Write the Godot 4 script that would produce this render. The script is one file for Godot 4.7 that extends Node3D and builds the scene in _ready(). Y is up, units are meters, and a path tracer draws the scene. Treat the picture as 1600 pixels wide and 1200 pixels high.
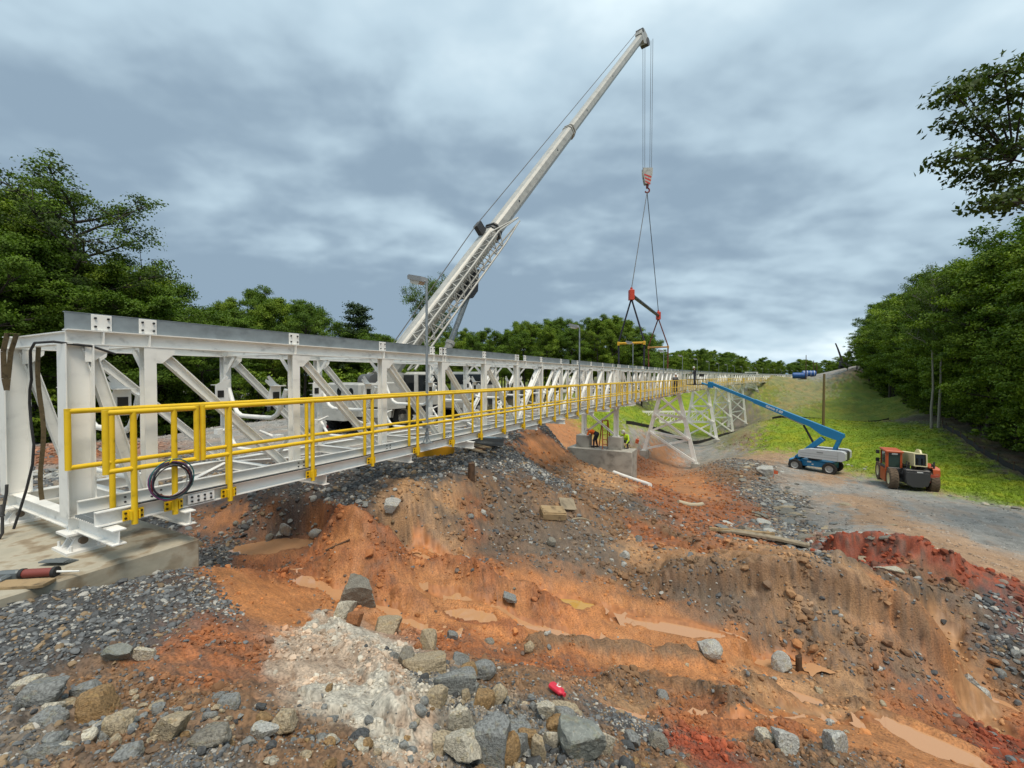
extends Node3D
# A conveyor gallery under construction over a muddy valley. The camera stands at the origin, z runs backwards, metres.

# ground heights as surveyed: x, z, height
const LEVELS := [
	[-2.29, -1.94, -1.75], [-1.72, -1.94, -1.75], [-1.23, -2.09, -1.85], [-0.77, -2.18, -1.95], [-3.46, -2.94, -2], [-2.71, -2.83, -2.05],
	[-2.19, -3.1, -2.15], [-4.43, -3.76, -2.03], [-4.16, -4.16, -2.09], [-3.7, -5.03, -2.27], [-3.65, -5.45, -2.42], [-2.69, -4.57, -2.5],
	[-1.9, -4.04, -2.45], [-1.12, -3.18, -2.3], [-0.63, -2.66, -2.2], [-1.7, -3.04, -2.2], [-0.2, -2.72, -2.25], [0.37, -3.59, -2.65],
	[0.39, -2.65, -2.35], [-0.6, -4.05, -2.75], [0.86, -2.91, -2.6], [2.24, -3.39, -3], [3.89, -4.07, -3.6], [5.45, -4.63, -4.1],
	[-1.52, -5.76, -3.15], [-2.32, -6.06, -3.05], [-3.35, -7.11, -2.95], [-4.42, -7.51, -2.95], [-5.43, -8.03, -2.8], [-0.98, -6.66, -3.25],
	[0, -6.4, -3.5], [-0.4, -5.45, -3.3], [0.84, -7.15, -3.7], [1.89, -6.44, -3.9], [1.01, -4.56, -3.3], [2.15, -4.88, -3.6],
	[2.97, -5.05, -3.8], [3.4, -6.6, -4.05], [4.56, -6.19, -4.3], [1.73, -3.93, -3.25], [4.54, -5.14, -4.1], [-2.64, -7.17, -2.5],
	[-3.68, -7.81, -2.55], [-1.82, -6.87, -2.85], [-0.41, -6.97, -3.2], [-1.83, -7.79, -3], [-1.89, -8.02, -2.5], [-3.26, -7.91, -2.35],
	[-4.55, -8.15, -2.3], [-2.32, -9.84, -2.2], [-3.03, -8.59, -2.3], [-0.91, -10.28, -2.45], [-1.88, -12.75, -2.1], [-0.86, -14.67, -2.2],
	[0.45, -15.2, -2.95], [1.25, -10.58, -3.3], [0, -10.45, -2.95], [-0.5, -8.56, -3.3], [1.32, -9, -3.6], [3.05, -10.38, -4],
	[1.92, -8.17, -3.75], [5.48, -12.41, -4.6], [4.15, -14.11, -4.4], [2.27, -15.42, -3.9], [1.73, -19.63, -4.1], [3, -8.17, -3.75],
	[4.29, -8.33, -3.7], [5.11, -7.72, -3.6], [5.95, -7.36, -3.7], [6.5, -7.13, -3.9], [6.67, -6.77, -4.2], [6.34, -6.16, -4.55],
	[3.89, -6.62, -4.3], [5.11, -5.8, -4.45], [6.86, -10.37, -4.3], [8.2, -10.13, -4.5], [8.41, -8.41, -4.6], [8.16, -7.92, -4.8],
	[7.88, -7.05, -5], [8.35, -9.15, -4.2], [9.47, -8.94, -4.3], [10.11, -8.6, -4.45], [8.8, -11.29, -4.35], [7.75, -10.76, -4.7],
	[10.6, -11.09, -4.6], [12.89, -14.61, -5.2], [12.56, -10.68, -4.9], [17.71, -15.05, -5.8], [21.46, -20.85, -6.5], [24.91, -21.17, -6.6],
	[19.01, -21.54, -6.4], [16.41, -22.31, -6.3], [14.56, -23.02, -6.5], [19.21, -32.66, -7.3], [11.11, -15.74, -5.6], [5.25, -25.5, -5.51],
	[3.5, -28, -5.19], [5.88, -20, -5.06], [26.35, -28, -7.41], [25.57, -37, -8.05], [28.31, -55, -9.06], [21.32, -58, -8.7],
	[20.24, -43, -8.35], [19.21, -47, -10.02], [15.71, -49, -9.51], [29.38, -27, -7.43], [29.41, -25, -7.43], [29.93, -37, -8.11],
	[38.82, -33, -7.13], [50, -50, -5.88], [52.94, -60, -6.18], [46.32, -63, -6.39], [37.06, -63, -6.67], [29.85, -58, -8.27],
	[35.29, -48, -7.91], [36.32, -38, -7.38], [62.5, -85, -8.5], [68.24, -80, -7.88], [50, -85, -8.5], [27.72, -65, -10.71],
	[42.5, -85, -11.5], [51.47, -100, -12.35], [19.12, -65, -6.4], [13.24, -60, -5.47], [17.65, -75, -4.08], [75.29, -128, -0.75],
	[69.85, -125, -2.21], [63.53, -108, -5.88], [86.76, -118, -2.08], [95.29, -120, 1.76], [91.91, -125, -0.37], [73.75, -85, -6.5],
	[91.1, -105, -3.4], [82.06, -90, -4.24], [70.59, -60, -5.47], [102.94, -100, -1.76], [97.06, -150, -0.77], [135.88, -220, -0.65],
	[64.21, -118, -2.43], [-21.18, -18, -2.96], [-17.65, -20, -3], [-16.54, -25, -2.83], [-9.71, -22, -2.33], [-5.88, -20, -2.41],
	[-35.29, -30, -4.5], [-25.74, -35, -4.74], [-14.71, -50, -3.82], [0, -30, -2.74], [1.91, -26, -2.83], [0, -60, -4.59],
	[-13.24, -90, -4.9], [0, 0, -1.65], [0, 2, -1.6], [0, 10, -1.5], [-6, 0, -2.1], [-14, 2, -2.3],
	[5, 0, -2.3], [9, -2, -3.8], [15, 0, -4.6], [20, 5, -5], [-20, 5, -2.2], [90, -30, -6],
	[60, -8, -6.3], [120, -90, -2], [0, -150, -2.5], [-60, -100, -3], [100, -300, -0.5], [-200, -300, -2],
	[300, -300, 0], [0, -600, 0], [400, -600, 0], [-400, -600, 0], [-40, -20, -4.5], [-60, -60, -4.5],
	[-20, -5, -2.5], [-7.2, -7.6, -2.6], [-3.5, -14, -2.1], [-5, -24, -2.5], [-9, -16, -2.45], [-100, 100, -2],
	[100, 100, -6], [300, 0, -4], [-300, 0, -3], [0, 400, 0], [60, -200, -0.9], [-20, -200, -2.2],
]
# what the ground is made of, and where
const SOIL := {
	"D": [[-4.4, -3.7], [-3.6, -3.8], [-3.3, -4.5], [-2.9, -4.2], [-3.1, -3.5], [-3.4, -3.3], [-2.9, -3.7], [-4.8, -7.1], [-5.1, -7.6], [-4.8, -8.2], [-3.9, -8.1], [-3.4, -8.2], [-4.4, -8.3], [-3, -8.4], [-2.7, -10], [-1.6, -10.9], [-0.4, -12], [0.8, -13.2], [-0.7, -12.6], [-2, -9.7], [1.8, -24.9], [0, -21.4], [1, -3.4], [9, -8.1], [8.9, -7.7], [-7.3, -9.9], [-2.6, -12.6], [-5, 1], [5, 4], [-7, -8]],
	"b": [[-3, -3], [-2.6, -2.9], [-2.4, -2.5], [-2, -2.6], [-1.8, -2.7], [-1.8, -2.1], [-1.4, -2.3], [-1, -2.2], [-1.9, -8], [0.3, -11.4], [-0.6, -10.2], [1, -11.2], [2.7, -11.4], [1.6, -11], [2.3, -19.4], [3, -14.3], [2.4, -8], [4.5, -7.1], [4.9, -6.7], [5.7, -6.4], [-0.2, -3.8], [1.1, -4.5], [0.9, -3], [2.2, -3.4], [2.5, -5], [0, -3.4], [6.8, -7.9], [8.4, -8.8], [8.8, -8.6], [8.2, -7.4], [16.3, -31.6], [29.1, -54.9], [0, 1], [12, 2]],
	"S": [[-2.5, -2.2], [-3.1, -2.6], [-1.5, -2], [-2.4, -2], [-0.2, -2.7], [0.2, -2.9], [-0.5, -3.2], [14, -25.1], [13.4, -21.2], [10.4, -15.7], [7.9, -13.1], [8, -11.6], [21.4, -38.3], [5.6, -7.8], [53.1, -103.2], [-11.6, -10.7], [-10.3, -10.8], [-8.7, -10.8]],
	"o": [[-2.4, -3.5], [-2, -3.2], [-2.7, -3.7], [-2.6, -3.2], [-3.3, -6.9], [-1.9, -6.5], [-2.8, -7.4], [-2, -7.1], [-3.2, -7.2], [-3.9, -6.9], [-0.8, -9], [3.4, -11.6], [6.4, -20.9], [6.4, -17.1], [7.2, -16.9], [13.7, -46.6], [3.9, -10.7], [4.5, -9.8], [7.3, -12.4], [-0.4, -7], [0.6, -6.7], [-1.1, -7.4], [-0.8, -5.2], [0, -4.6], [0.7, -4.9], [1.9, -4.2], [5.6, -5.9], [9.7, -18.8], [12.1, -24.9], [-13, -13]],
	"O": [[-2.7, -4.6], [-2.4, -4.6], [-3.1, -4.8], [-3, -5.3], [-5.2, -8], [-4.3, -7.7], [-3.7, -7.9], [-2.6, -6.9], [-1.5, -6.4], [-1, -6.6], [-1.5, -5.8], [-1, -5.9], [0.9, -21.1], [5.5, -41.8], [1.9, -22], [12.3, -32.1], [10.8, -24.5], [17.4, -52.5], [0, -7], [0.8, -7.2], [1.7, -7.1], [2.5, -6.8], [3.4, -6.6], [6.4, -7.3], [-0.4, -6], [0.4, -6], [1.1, -6.1], [2, -5.6], [2.4, -5.5], [2.1, -4], [3.1, -4.7], [4.1, -4.7], [4.6, -4.6], [7.8, -7.4], [6.6, -6.3]],
	"W": [[-1.8, -4], [-1.3, -3.4], [-1, -3], [-0.7, -2.6], [-1.2, -3], [-1.7, -3.5]],
	"B": [[-2.3, -7.7], [-1.3, -8.6], [0, -9.9], [1.4, -9.8], [-0.5, -8.8], [0.8, -8.7], [4, -14.8], [2, -9], [3.1, -7.5], [3.8, -7.4], [6, -6.3]],
	"Y": [[-2, -8.5], [-1.3, -9.1], [-2.1, -8.1], [5, -34.4], [3.9, -20.3], [4.9, -20.3], [2.6, -9], [3.6, -8.6], [4.7, -8.7], [-1.1, -7.6], [5.2, -7.9], [6, -7.6], [3.2, -5.5], [1.2, -4], [4.3, -5.4], [8, -8], [93.9, -118.2]],
	"G": [[22.2, -58], [16.2, -55.2], [27.2, -59.7], [18.5, -26.3], [11.7, -15], [14.2, -19.3], [21.5, -20.9], [19.8, -17.9], [22.6, -23.7], [17.4, -15], [24.6, -29.9], [24.3, -36.7], [28, -54.5], [22.2, -19.4], [10.9, -12.3], [18, -18], [-32.6, -29.6], [-31.7, -35.9], [-29.2, -39.8], [-12.7, -21.6], [-9.2, -22.2], [-4.4, -12.6], [-8.1, -14.5], [115, -150], [-6, -25], [100, -135], [-12, -12]],
	"R": [[1.4, -3.3], [6.3, -5.6], [5.3, -4.6], [8.4, -11.5], [8.6, -10.8], [9.1, -10.3], [9.3, -9.7], [9.6, -9.2], [8.2, -9.4], [8, -10.4], [10.2, -8.9]],
	"T": [[17.2, -21.6], [14.3, -16.2], [12.4, -12.9], [12.2, -11.7], [15.1, -18.4], [25.2, -42.8], [13.2, -11.3], [23.7, -32.9]],
	"N": [[30.7, -52.1], [35.3, -48], [40.7, -46.2], [37.6, -36.5], [33.8, -30.3], [44.1, -54.5], [38.1, -57.5], [46.2, -48.3], [33.3, -28.7], [33, -37.4], [31.7, -31.7], [33, -44.8], [19.1, -65.1], [39.9, -104.4], [13.6, -57.8], [45.3, -102.8]],
	"F": [[43.5, -39], [38.8, -33], [51.4, -49.9], [57.6, -61.2], [-57, -48.4], [-37, -50.4], [-30, -32], [-60, -60], [0, -62], [30, -110], [60, -20], [70, -50], [100, -100], [95, -125], [50, 0], [-30, 20], [0, 60], [60, 60]],
	"H": [[69.7, -94.8], [80, -100.7], [74.1, -86.9], [57.7, -87.2], [67, -113.9], [86, -112.5], [89.6, -106.9], [0, -300], [200, -300], [-200, -300]],
	"h": [[70.3, -108.6], [60.6, -98.1], [78.2, -110.8], [80.8, -119.4], [69.6, -121.4], [29.2, -58.4]],
}
const ROCKS := [   # what it looks like, stone, x, z, width, height, depth
	["large rounded grey boulder sitting in the orange mud", "grey", -2.13, -5.92, 0.49, 0.41, 0.49],
	["pale round-faced stone stuck in clay below the big grey boulder", "pale", -1.93, -4.85, 0.23, 0.25, 0.18],
	["clay-smeared brown block leaning on the pale round stone", "clay", -1.66, -4.49, 0.17, 0.16, 0.14],
	["flat-topped tan slab lying on the clay above the rubble", "tan", -1.40, -4.85, 0.29, 0.17, 0.29],
	["upright pointed tan stone at the top of the rubble heap", "tan", -0.84, -4.31, 0.16, 0.21, 0.11],
	["small orange clay-coated stone at the top of the rubble heap", "clay", -0.95, -4.34, 0.13, 0.09, 0.10],
	["long wavy tan slab lying across the top of the rubble heap", "tan", -0.69, -3.53, 0.37, 0.15, 0.22],
	["thin grey shard standing at the end of the long tan slab", "grey", -0.90, -3.53, 0.12, 0.15, 0.06],
	["small blue-grey block behind the striped stone", "bluegrey", -0.46, -3.73, 0.15, 0.13, 0.12],
	["blue-grey slab tilted behind the striped stone", "bluegrey", -0.22, -3.54, 0.19, 0.12, 0.11],
	["striped ochre and cream stone standing in the rubble heap", "ochre", -0.31, -3.23, 0.13, 0.17, 0.08],
	["long dark blue-grey slab with a rough top edge", "bluegrey", -0.42, -3.12, 0.30, 0.15, 0.18],
	["pyramid-shaped tan stone in the middle of the rubble heap", "tan", -0.11, -3.00, 0.12, 0.14, 0.10],
	["blunt ochre block beside the tan pyramid stone", "ochre", -0.20, -2.91, 0.14, 0.11, 0.11],
	["tall pale stone with wavy bands in the rubble heap", "pale", -0.31, -2.71, 0.16, 0.23, 0.13],
	["pitted tan block at the clay side of the rubble heap", "tan", -0.52, -2.89, 0.13, 0.13, 0.11],
	["huge blue-grey block with a broken ochre face", "bluegrey", -0.13, -2.47, 0.23, 0.23, 0.19],
	["big ochre block leaning against the huge blue-grey block", "ochre", -0.04, -2.44, 0.14, 0.18, 0.10],
	["grey angular block behind the big ochre block", "bluegrey", 0.05, -2.63, 0.14, 0.15, 0.10],
	["rough ochre stone beside the grey angular block", "ochre", 0.10, -2.68, 0.12, 0.11, 0.09],
	["narrow tan stone standing at the edge of the rubble heap", "tan", 0.16, -2.58, 0.09, 0.15, 0.05],
	["wide tan stone below the tall banded stone", "tan", -0.39, -2.46, 0.16, 0.10, 0.13],
	["pale wedge of stone at the bottom of the rubble heap", "pale", -0.28, -2.40, 0.21, 0.14, 0.17],
	["dark slab lying low behind the huge block", "bluegrey", 0.00, -2.74, 0.24, 0.08, 0.12],
	["slate-grey flat stone below the red plastic piece", "bluegrey", 0.35, -2.99, 0.15, 0.10, 0.10],
	["long low tan stone directly below the red plastic piece", "tan", 0.39, -3.20, 0.25, 0.07, 0.17],
	["white-grey stone at the edge of the mud flat", "pale", 0.22, -2.95, 0.13, 0.09, 0.09],
	["rust-streaked slab beside the white-grey stone", "ochre", 0.32, -2.91, 0.19, 0.08, 0.12],
	["big square grey block crossed by white veins", "slab", 0.42, -2.71, 0.29, 0.19, 0.23],
	["white speckled stone against the veined grey block", "pale", 0.58, -2.80, 0.12, 0.15, 0.07],
	["small pale shard in front of the rust-streaked slab", "pale", 0.25, -2.73, 0.10, 0.09, 0.05],
	["small egg-shaped grey stone near the red plastic piece", "bluegrey", 0.16, -3.04, 0.07, 0.06, 0.06],
	["pale grey angular stone alone on the mud flat", "palegrey", 2.65, -5.87, 0.31, 0.25, 0.27],
	["pale pointed stone beside the broken wooden stake", "palegrey", 3.97, -6.33, 0.26, 0.28, 0.21],
	["pale grey block at the picture's lower edge below the stake", "palegrey", 2.14, -3.37, 0.18, 0.17, 0.17],
	["pale grey block at the bottom edge nearest the pale puddle", "palegrey", 2.63, -3.48, 0.18, 0.17, 0.16],
	["small flat pale stone beside the pale grey block", "pale", 2.04, -3.46, 0.12, 0.08, 0.11],
	["pyramid-shaped tan stone with a sharp ridge", "tan", -1.68, -2.12, 0.17, 0.13, 0.14],
	["blocky cream stone beside the ochre slab", "tan", -1.98, -2.17, 0.13, 0.10, 0.11],
	["large smooth ochre slab half buried in dark soil", "ochre", -2.34, -2.40, 0.21, 0.17, 0.15],
	["grey slab on top of the heap past the ochre slab", "bluegrey", -2.69, -2.46, 0.21, 0.11, 0.17],
	["flat grey stone under the heap of slabs", "bluegrey", -2.48, -2.29, 0.13, 0.07, 0.11],
	["broad blue-grey stone at the bottom corner of the picture", "bluegrey", -2.11, -1.99, 0.17, 0.07, 0.15],
	["round grey stone at the bottom edge beside the blue-grey one", "bluegrey", -1.78, -1.99, 0.11, 0.07, 0.10],
	["long grey slab at the bottom edge before the lime patch", "grey", -1.47, -2.07, 0.20, 0.08, 0.12],
	["pale slab lying flat in brown soil", "palegrey", -1.32, -2.27, 0.13, 0.06, 0.09],
	["thin slate standing on edge with a pale broken rim", "slab", -2.85, -3.10, 0.20, 0.12, 0.08],
	["cream flat stone beside the standing slate", "pale", -2.70, -3.17, 0.15, 0.09, 0.07],
	["dark slate block lying at the edge of the red soil", "bluegrey", -1.66, -2.50, 0.13, 0.08, 0.07],
	["brown-tan block lying before the lime patch", "tan", -1.29, -2.41, 0.15, 0.08, 0.12],
	["blue-grey slab tipped against the ochre slab", "bluegrey", -2.57, -2.60, 0.15, 0.07, 0.09],
	["pale flat stone at the outer edge below the caulking gun", "pale", -3.16, -2.80, 0.19, 0.08, 0.13],
	["white stone on the far side of the mud channel", "palegrey", -0.81, -7.43, 0.17, 0.15, 0.16],
	["dark oval stone beside the ochre puddle", "bluegrey", -0.05, -6.60, 0.23, 0.13, 0.21],
	["grey-white stone on the terrace edge", "palegrey", -2.20, -8.03, 0.28, 0.23, 0.25],
	["pale stone at the foot of the dark gravel bank", "palegrey", -3.57, -7.89, 0.21, 0.16, 0.17],
	["tall pale stone in the dark gravel bank", "palegrey", -4.17, -7.99, 0.19, 0.30, 0.11],
	["lone blue-grey stone on the wet clay", "bluegrey", -0.71, -5.05, 0.13, 0.10, 0.11],
	["cream stone at the end of the clay hump", "tan", 0.22, -5.11, 0.13, 0.13, 0.11],
	["small stone at the rim of the brown hump", "grey", 0.81, -8.96, 0.18, 0.16, 0.16],
	["white stone on the brown slope behind the puddle", "palegrey", 2.33, -8.97, 0.21, 0.16, 0.19],
	["grey stone on the brown slope behind the puddle", "bluegrey", 3.02, -10.33, 0.21, 0.15, 0.19],
	["flat pale stone in the gully by the water", "palegrey", 7.22, -6.84, 0.28, 0.16, 0.22],
	["white stone at the gully puddle", "palegrey", 7.27, -6.64, 0.21, 0.14, 0.17],
	["long pale flat rock on the crest of the brown bank", "pale", 7.70, -8.81, 0.51, 0.18, 0.26],
	["biggest pale rock at the head of the rip-rap ditch", "palegrey", 18.32, -31.47, 1.19, 0.73, 0.95],
	["grey stone on brown soil near the picture's bottom edge", "grey", 1.05, -3.10, 0.13, 0.09, 0.11],
	["dark stone beside the veined block", "bluegrey", 0.85, -3.06, 0.11, 0.07, 0.09],
	["dark stone on the mud flat behind the pale grey one", "bluegrey", 1.62, -4.62, 0.13, 0.09, 0.11],
]
# ridges thrown up, ruts cut, banks left standing: kind, height, width before, width behind, soil, line
const FEATURES := [
	["cut", -0.17, 0.2, 0.24, "O", [[-2.16, -7.34], [-1.59, -7.73], [-0.88, -7.47], [0.00, -7.10], [0.85, -7.19], [1.66, -7.07], [2.49, -6.78], [3.40, -6.60], [4.24, -6.55], [4.76, -6.10]]],
	["ridge", 0.26, 0.18, 0.22, "o", [[-4.26, -7.84], [-3.40, -7.70], [-2.52, -7.13], [-1.90, -7.18], [-1.09, -7.38], [-0.20, -6.94], [0.61, -6.88], [1.28, -6.69]]],
	["ridge", 0.12, 0.2, 0.2, "o", [[-3.44, -5.31], [-3.46, -6.53], [-2.73, -6.63], [-2.17, -6.72], [-1.63, -6.92]]],
	["ridge", 0.16, 0.14, 0.18, "b", [[0.00, -4.88], [0.59, -5.72], [1.36, -5.77], [2.15, -5.85], [2.78, -5.91]]],
	["ridge", 0.18, 0.18, 0.2, "b", [[0.90, -4.36], [1.65, -5.11], [2.11, -4.95], [2.39, -4.64], [2.36, -4.02]]],
	["scarp", 0.42, 0.18, 1.1, "b", [[2.43, -7.87], [3.18, -7.72], [4.17, -7.87], [4.98, -7.52], [5.59, -7.18], [6.08, -6.90], [6.38, -6.68], [6.36, -6.36]]],
	["cut", -0.3, 0.3, 0.25, "Y", [[8.07, -8.57], [8.19, -8.19], [7.94, -7.72], [7.48, -7.01], [6.83, -6.24], [6.31, -5.50]]],
	["scarp", 0.16, 0.2, 0.5, "B", [[5.56, -7.72], [6.86, -8.04], [8.49, -8.75], [8.99, -8.37], [9.14, -7.86]]],
	["scarp", 0.14, 0.2, 0.6, "W", [[-2.52, -5.36], [-1.92, -4.67], [-1.35, -3.91], [-0.96, -3.34], [-0.71, -2.86], [-0.58, -2.48]]],
	["ridge", 0.42, 0.4, 0.5, "R", [[8.27, -11.48], [8.67, -10.91], [9.28, -10.51], [9.43, -9.72], [9.72, -9.18]]],
	["scarp", 0.15, 0.3, 0.8, "b", [[1.27, -10.81], [3.03, -12.86], [4.34, -12.30], [4.28, -9.10]]],
	["cut", -0.09, 0.1, 0.1, "", [[1.81, -12.34], [3.58, -13.52], [4.86, -12.71], [4.74, -9.48], [4.81, -8.17]]],
	["cut", -0.08, 0.1, 0.1, "", [[1.19, -10.09], [2.75, -11.01], [3.85, -10.08], [4.24, -8.49]]],
	["cut", -0.09, 0.1, 0.1, "", [[3.31, -16.08], [5.42, -15.35], [6.42, -13.64], [5.33, -9.07]]],
	["cut", -0.08, 0.12, 0.12, "o", [[14.50, -46.94], [14.50, -41.07], [8.47, -22.14], [6.83, -16.58]]],
	["cut", -0.07, 0.07, 0.07, "", [[-2.70, -7.65], [-1.77, -8.04], [-0.51, -8.72], [0.75, -8.53]]],
	["cut", -0.07, 0.07, 0.07, "", [[-2.21, -8.37], [-1.08, -9.17], [0.28, -9.54], [1.36, -9.27]]],
	["cut", -0.1, 0.13, 0.13, "O", [[-1.54, -6.54], [-0.76, -6.48], [0.00, -6.32], [0.74, -6.25], [1.45, -6.16]]],
	["cut", -0.09, 0.12, 0.12, "O", [[0.78, -3.53], [1.57, -4.27], [2.13, -4.13], [3.43, -4.96], [4.03, -4.81], [4.32, -4.52]]],
	["cut", -0.09, 0.11, 0.11, "O", [[-3.43, -6.67], [-2.51, -6.10], [-1.72, -5.84], [-1.12, -5.45], [-0.60, -5.14]]],
	["ridge", 0.15, 0.12, 0.15, "o", [[-1.79, -6.07], [-1.06, -5.99], [-0.34, -5.76], [0.34, -5.70]]],
	["ridge", 0.14, 0.12, 0.15, "b", [[2.76, -5.36], [3.53, -5.58], [4.16, -5.54], [4.61, -5.31]]],
	["cut", -0.09, 0.12, 0.12, "Y", [[2.37, -5.20], [2.79, -4.99], [3.52, -5.20], [4.06, -5.11], [4.22, -4.78]]],
	["ridge", 0.14, 0.15, 0.15, "o", [[1.18, -3.65], [1.70, -3.85], [2.09, -3.74], [2.76, -3.99]]],
]
const LIME := [[-2.40, -5.27], [-1.75, -4.40], [-1.25, -3.77], [-0.89, -3.23], [-0.69, -2.82], [-0.58, -2.50], [-0.79, -2.56], [-1.11, -2.69], [-1.51, -2.97], [-1.76, -3.40], [-1.96, -4.01]]

class MB:
	var v := PackedVector3Array()
	var n := PackedVector3Array()
	var c := PackedColorArray()
	var ix := PackedInt32Array()
	var col := Color.WHITE
	func vert(p: Vector3, nn: Vector3) -> int:
		v.append(p); n.append(nn); c.append(col)
		return v.size() - 1
	func tri(a: Vector3, b: Vector3, d: Vector3) -> void:
		var nn := (b - a).cross(d - a)
		if nn.length_squared() < 1e-16: return
		nn = nn.normalized()
		var k := v.size()
		v.append(a); v.append(b); v.append(d)
		n.append(nn); n.append(nn); n.append(nn)
		c.append(col); c.append(col); c.append(col)
		ix.append(k); ix.append(k + 2); ix.append(k + 1)
	func quad(a: Vector3, b: Vector3, d: Vector3, e: Vector3) -> void:
		var nn := (b - a).cross(d - a)
		if nn.length_squared() < 1e-16: nn = (d - a).cross(e - a)
		nn = nn.normalized()
		var k := v.size()
		v.append(a); v.append(b); v.append(d); v.append(e)
		for j in 4:
			n.append(nn); c.append(col)
		ix.append(k); ix.append(k + 2); ix.append(k + 1)
		ix.append(k); ix.append(k + 3); ix.append(k + 2)
	func box(o: Vector3, s: Vector3, b := Basis()) -> void:
		var x := b.x * s.x * 0.5
		var y := b.y * s.y * 0.5
		var z := b.z * s.z * 0.5
		quad(o - x - y + z, o + x - y + z, o + x + y + z, o - x + y + z)
		quad(o + x - y - z, o - x - y - z, o - x + y - z, o + x + y - z)
		quad(o + x - y + z, o + x - y - z, o + x + y - z, o + x + y + z)
		quad(o - x - y - z, o - x - y + z, o - x + y + z, o - x + y - z)
		quad(o - x + y + z, o + x + y + z, o + x + y - z, o - x + y - z)
		quad(o - x - y - z, o + x - y - z, o + x - y + z, o - x - y + z)
	func cbox(o: Vector3, s: Vector3, ch: float, b := Basis()) -> void:   # a box with its long edges chamfered: an octagonal prism along y with a chamfered top
		var hx := s.x * 0.5
		var hz := s.z * 0.5
		var pl := PackedVector2Array([Vector2(-hx + ch, hz), Vector2(hx - ch, hz), Vector2(hx, hz - ch), Vector2(hx, -hz + ch), Vector2(hx - ch, -hz), Vector2(-hx + ch, -hz), Vector2(-hx, -hz + ch), Vector2(-hx, hz - ch)])
		var lo := []
		var mi := []
		var to := []
		var f := Vector2((hx - ch) / hx, (hz - ch) / hz)
		for p: Vector2 in pl:
			lo.append(o + b * Vector3(p.x, -s.y * 0.5, p.y))
			mi.append(o + b * Vector3(p.x, s.y * 0.5 - ch, p.y))
			to.append(o + b * Vector3(p.x * f.x, s.y * 0.5, p.y * f.y))
		for k in 8:
			var j := (k + 1) % 8
			quad(lo[k], lo[j], mi[j], mi[k])
			quad(mi[k], mi[j], to[j], to[k])
		for k in range(1, 7):
			tri(to[0], to[k], to[k + 1])
			tri(lo[0], lo[k + 1], lo[k])
	func tube(a: Vector3, b: Vector3, r0: float, r1 := -1.0, sides := 10, caps := true) -> void:
		if r1 < 0.0: r1 = r0
		var d := (b - a).normalized()
		var u := d.cross(Vector3.UP if absf(d.y) < 0.95 else Vector3.RIGHT).normalized()
		var w := d.cross(u)
		var k := v.size()
		for j in sides + 1:
			var t := TAU * j / sides
			var e := u * cos(t) + w * sin(t)
			vert(a + e * r0, e)
			vert(b + e * r1, e)
		for j in sides:
			var q := k + j * 2
			ix.append(q); ix.append(q + 1); ix.append(q + 2)
			ix.append(q + 2); ix.append(q + 1); ix.append(q + 3)
		if caps:
			disc(a, -d, r0, sides)
			disc(b, d, r1, sides)
	func disc(o: Vector3, d: Vector3, r: float, sides := 10) -> void:
		if r < 0.0005: return
		var u := d.cross(Vector3.UP if absf(d.y) < 0.95 else Vector3.RIGHT).normalized()
		var w := d.cross(u)
		var k := vert(o, d)
		for j in sides + 1:
			var t := TAU * j / sides
			vert(o + (u * cos(t) + w * sin(t)) * r, d)
		for j in sides:
			ix.append(k); ix.append(k + 2 + j); ix.append(k + 1 + j)
	func path(p: Array, r: float, sides := 8, shut := false) -> void:   # a bent tube
		var m := p.size()
		var k := v.size()
		var pu := Vector3.ZERO
		for q in m:
			var a: Vector3 = p[(q - 1 + m) % m if shut else maxi(q - 1, 0)]
			var b: Vector3 = p[(q + 1) % m if shut else mini(q + 1, m - 1)]
			var d := (b - a).normalized()
			var u := pu - d * pu.dot(d)
			if u.length() < 0.01: u = d.cross(Vector3.UP if absf(d.y) < 0.9 else Vector3.RIGHT)
			u = u.normalized()
			pu = u
			var w := d.cross(u)
			for j in sides + 1:
				var t := TAU * j / sides
				var e := u * cos(t) + w * sin(t)
				vert(p[q] + e * r, e)
		var last := m if shut else m - 1
		for q in last:
			for j in sides:
				var s0 := k + q * (sides + 1) + j
				var s1 := k + ((q + 1) % m) * (sides + 1) + j
				ix.append(s0); ix.append(s1); ix.append(s0 + 1)
				ix.append(s0 + 1); ix.append(s1); ix.append(s1 + 1)
		if not shut:
			var d0: Vector3 = (p[0] - p[1]).normalized()
			var d1: Vector3 = (p[m - 1] - p[m - 2]).normalized()
			disc(p[0], d0, r, sides)
			disc(p[m - 1], d1, r, sides)
	func prism(pl: PackedVector2Array, depth: float, t := Transform3D()) -> void:   # outline in x-y (counter-clockwise), pulled along z from 0 to depth
		if Geometry2D.is_polygon_clockwise(pl): pl.reverse()
		var m := pl.size()
		for k in m:
			var a := pl[k]
			var b := pl[(k + 1) % m]
			quad(t * Vector3(a.x, a.y, depth), t * Vector3(a.x, a.y, 0), t * Vector3(b.x, b.y, 0), t * Vector3(b.x, b.y, depth))
		var f := Geometry2D.triangulate_polygon(pl)
		for k in range(0, f.size(), 3):
			var a := pl[f[k]]
			var b := pl[f[k + 1]]
			var d := pl[f[k + 2]]
			if (b - a).cross(d - a) < 0.0:
				var h := b
				b = d
				d = h
			tri(t * Vector3(a.x, a.y, depth), t * Vector3(b.x, b.y, depth), t * Vector3(d.x, d.y, depth))
			tri(t * Vector3(a.x, a.y, 0), t * Vector3(d.x, d.y, 0), t * Vector3(b.x, b.y, 0))
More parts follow.
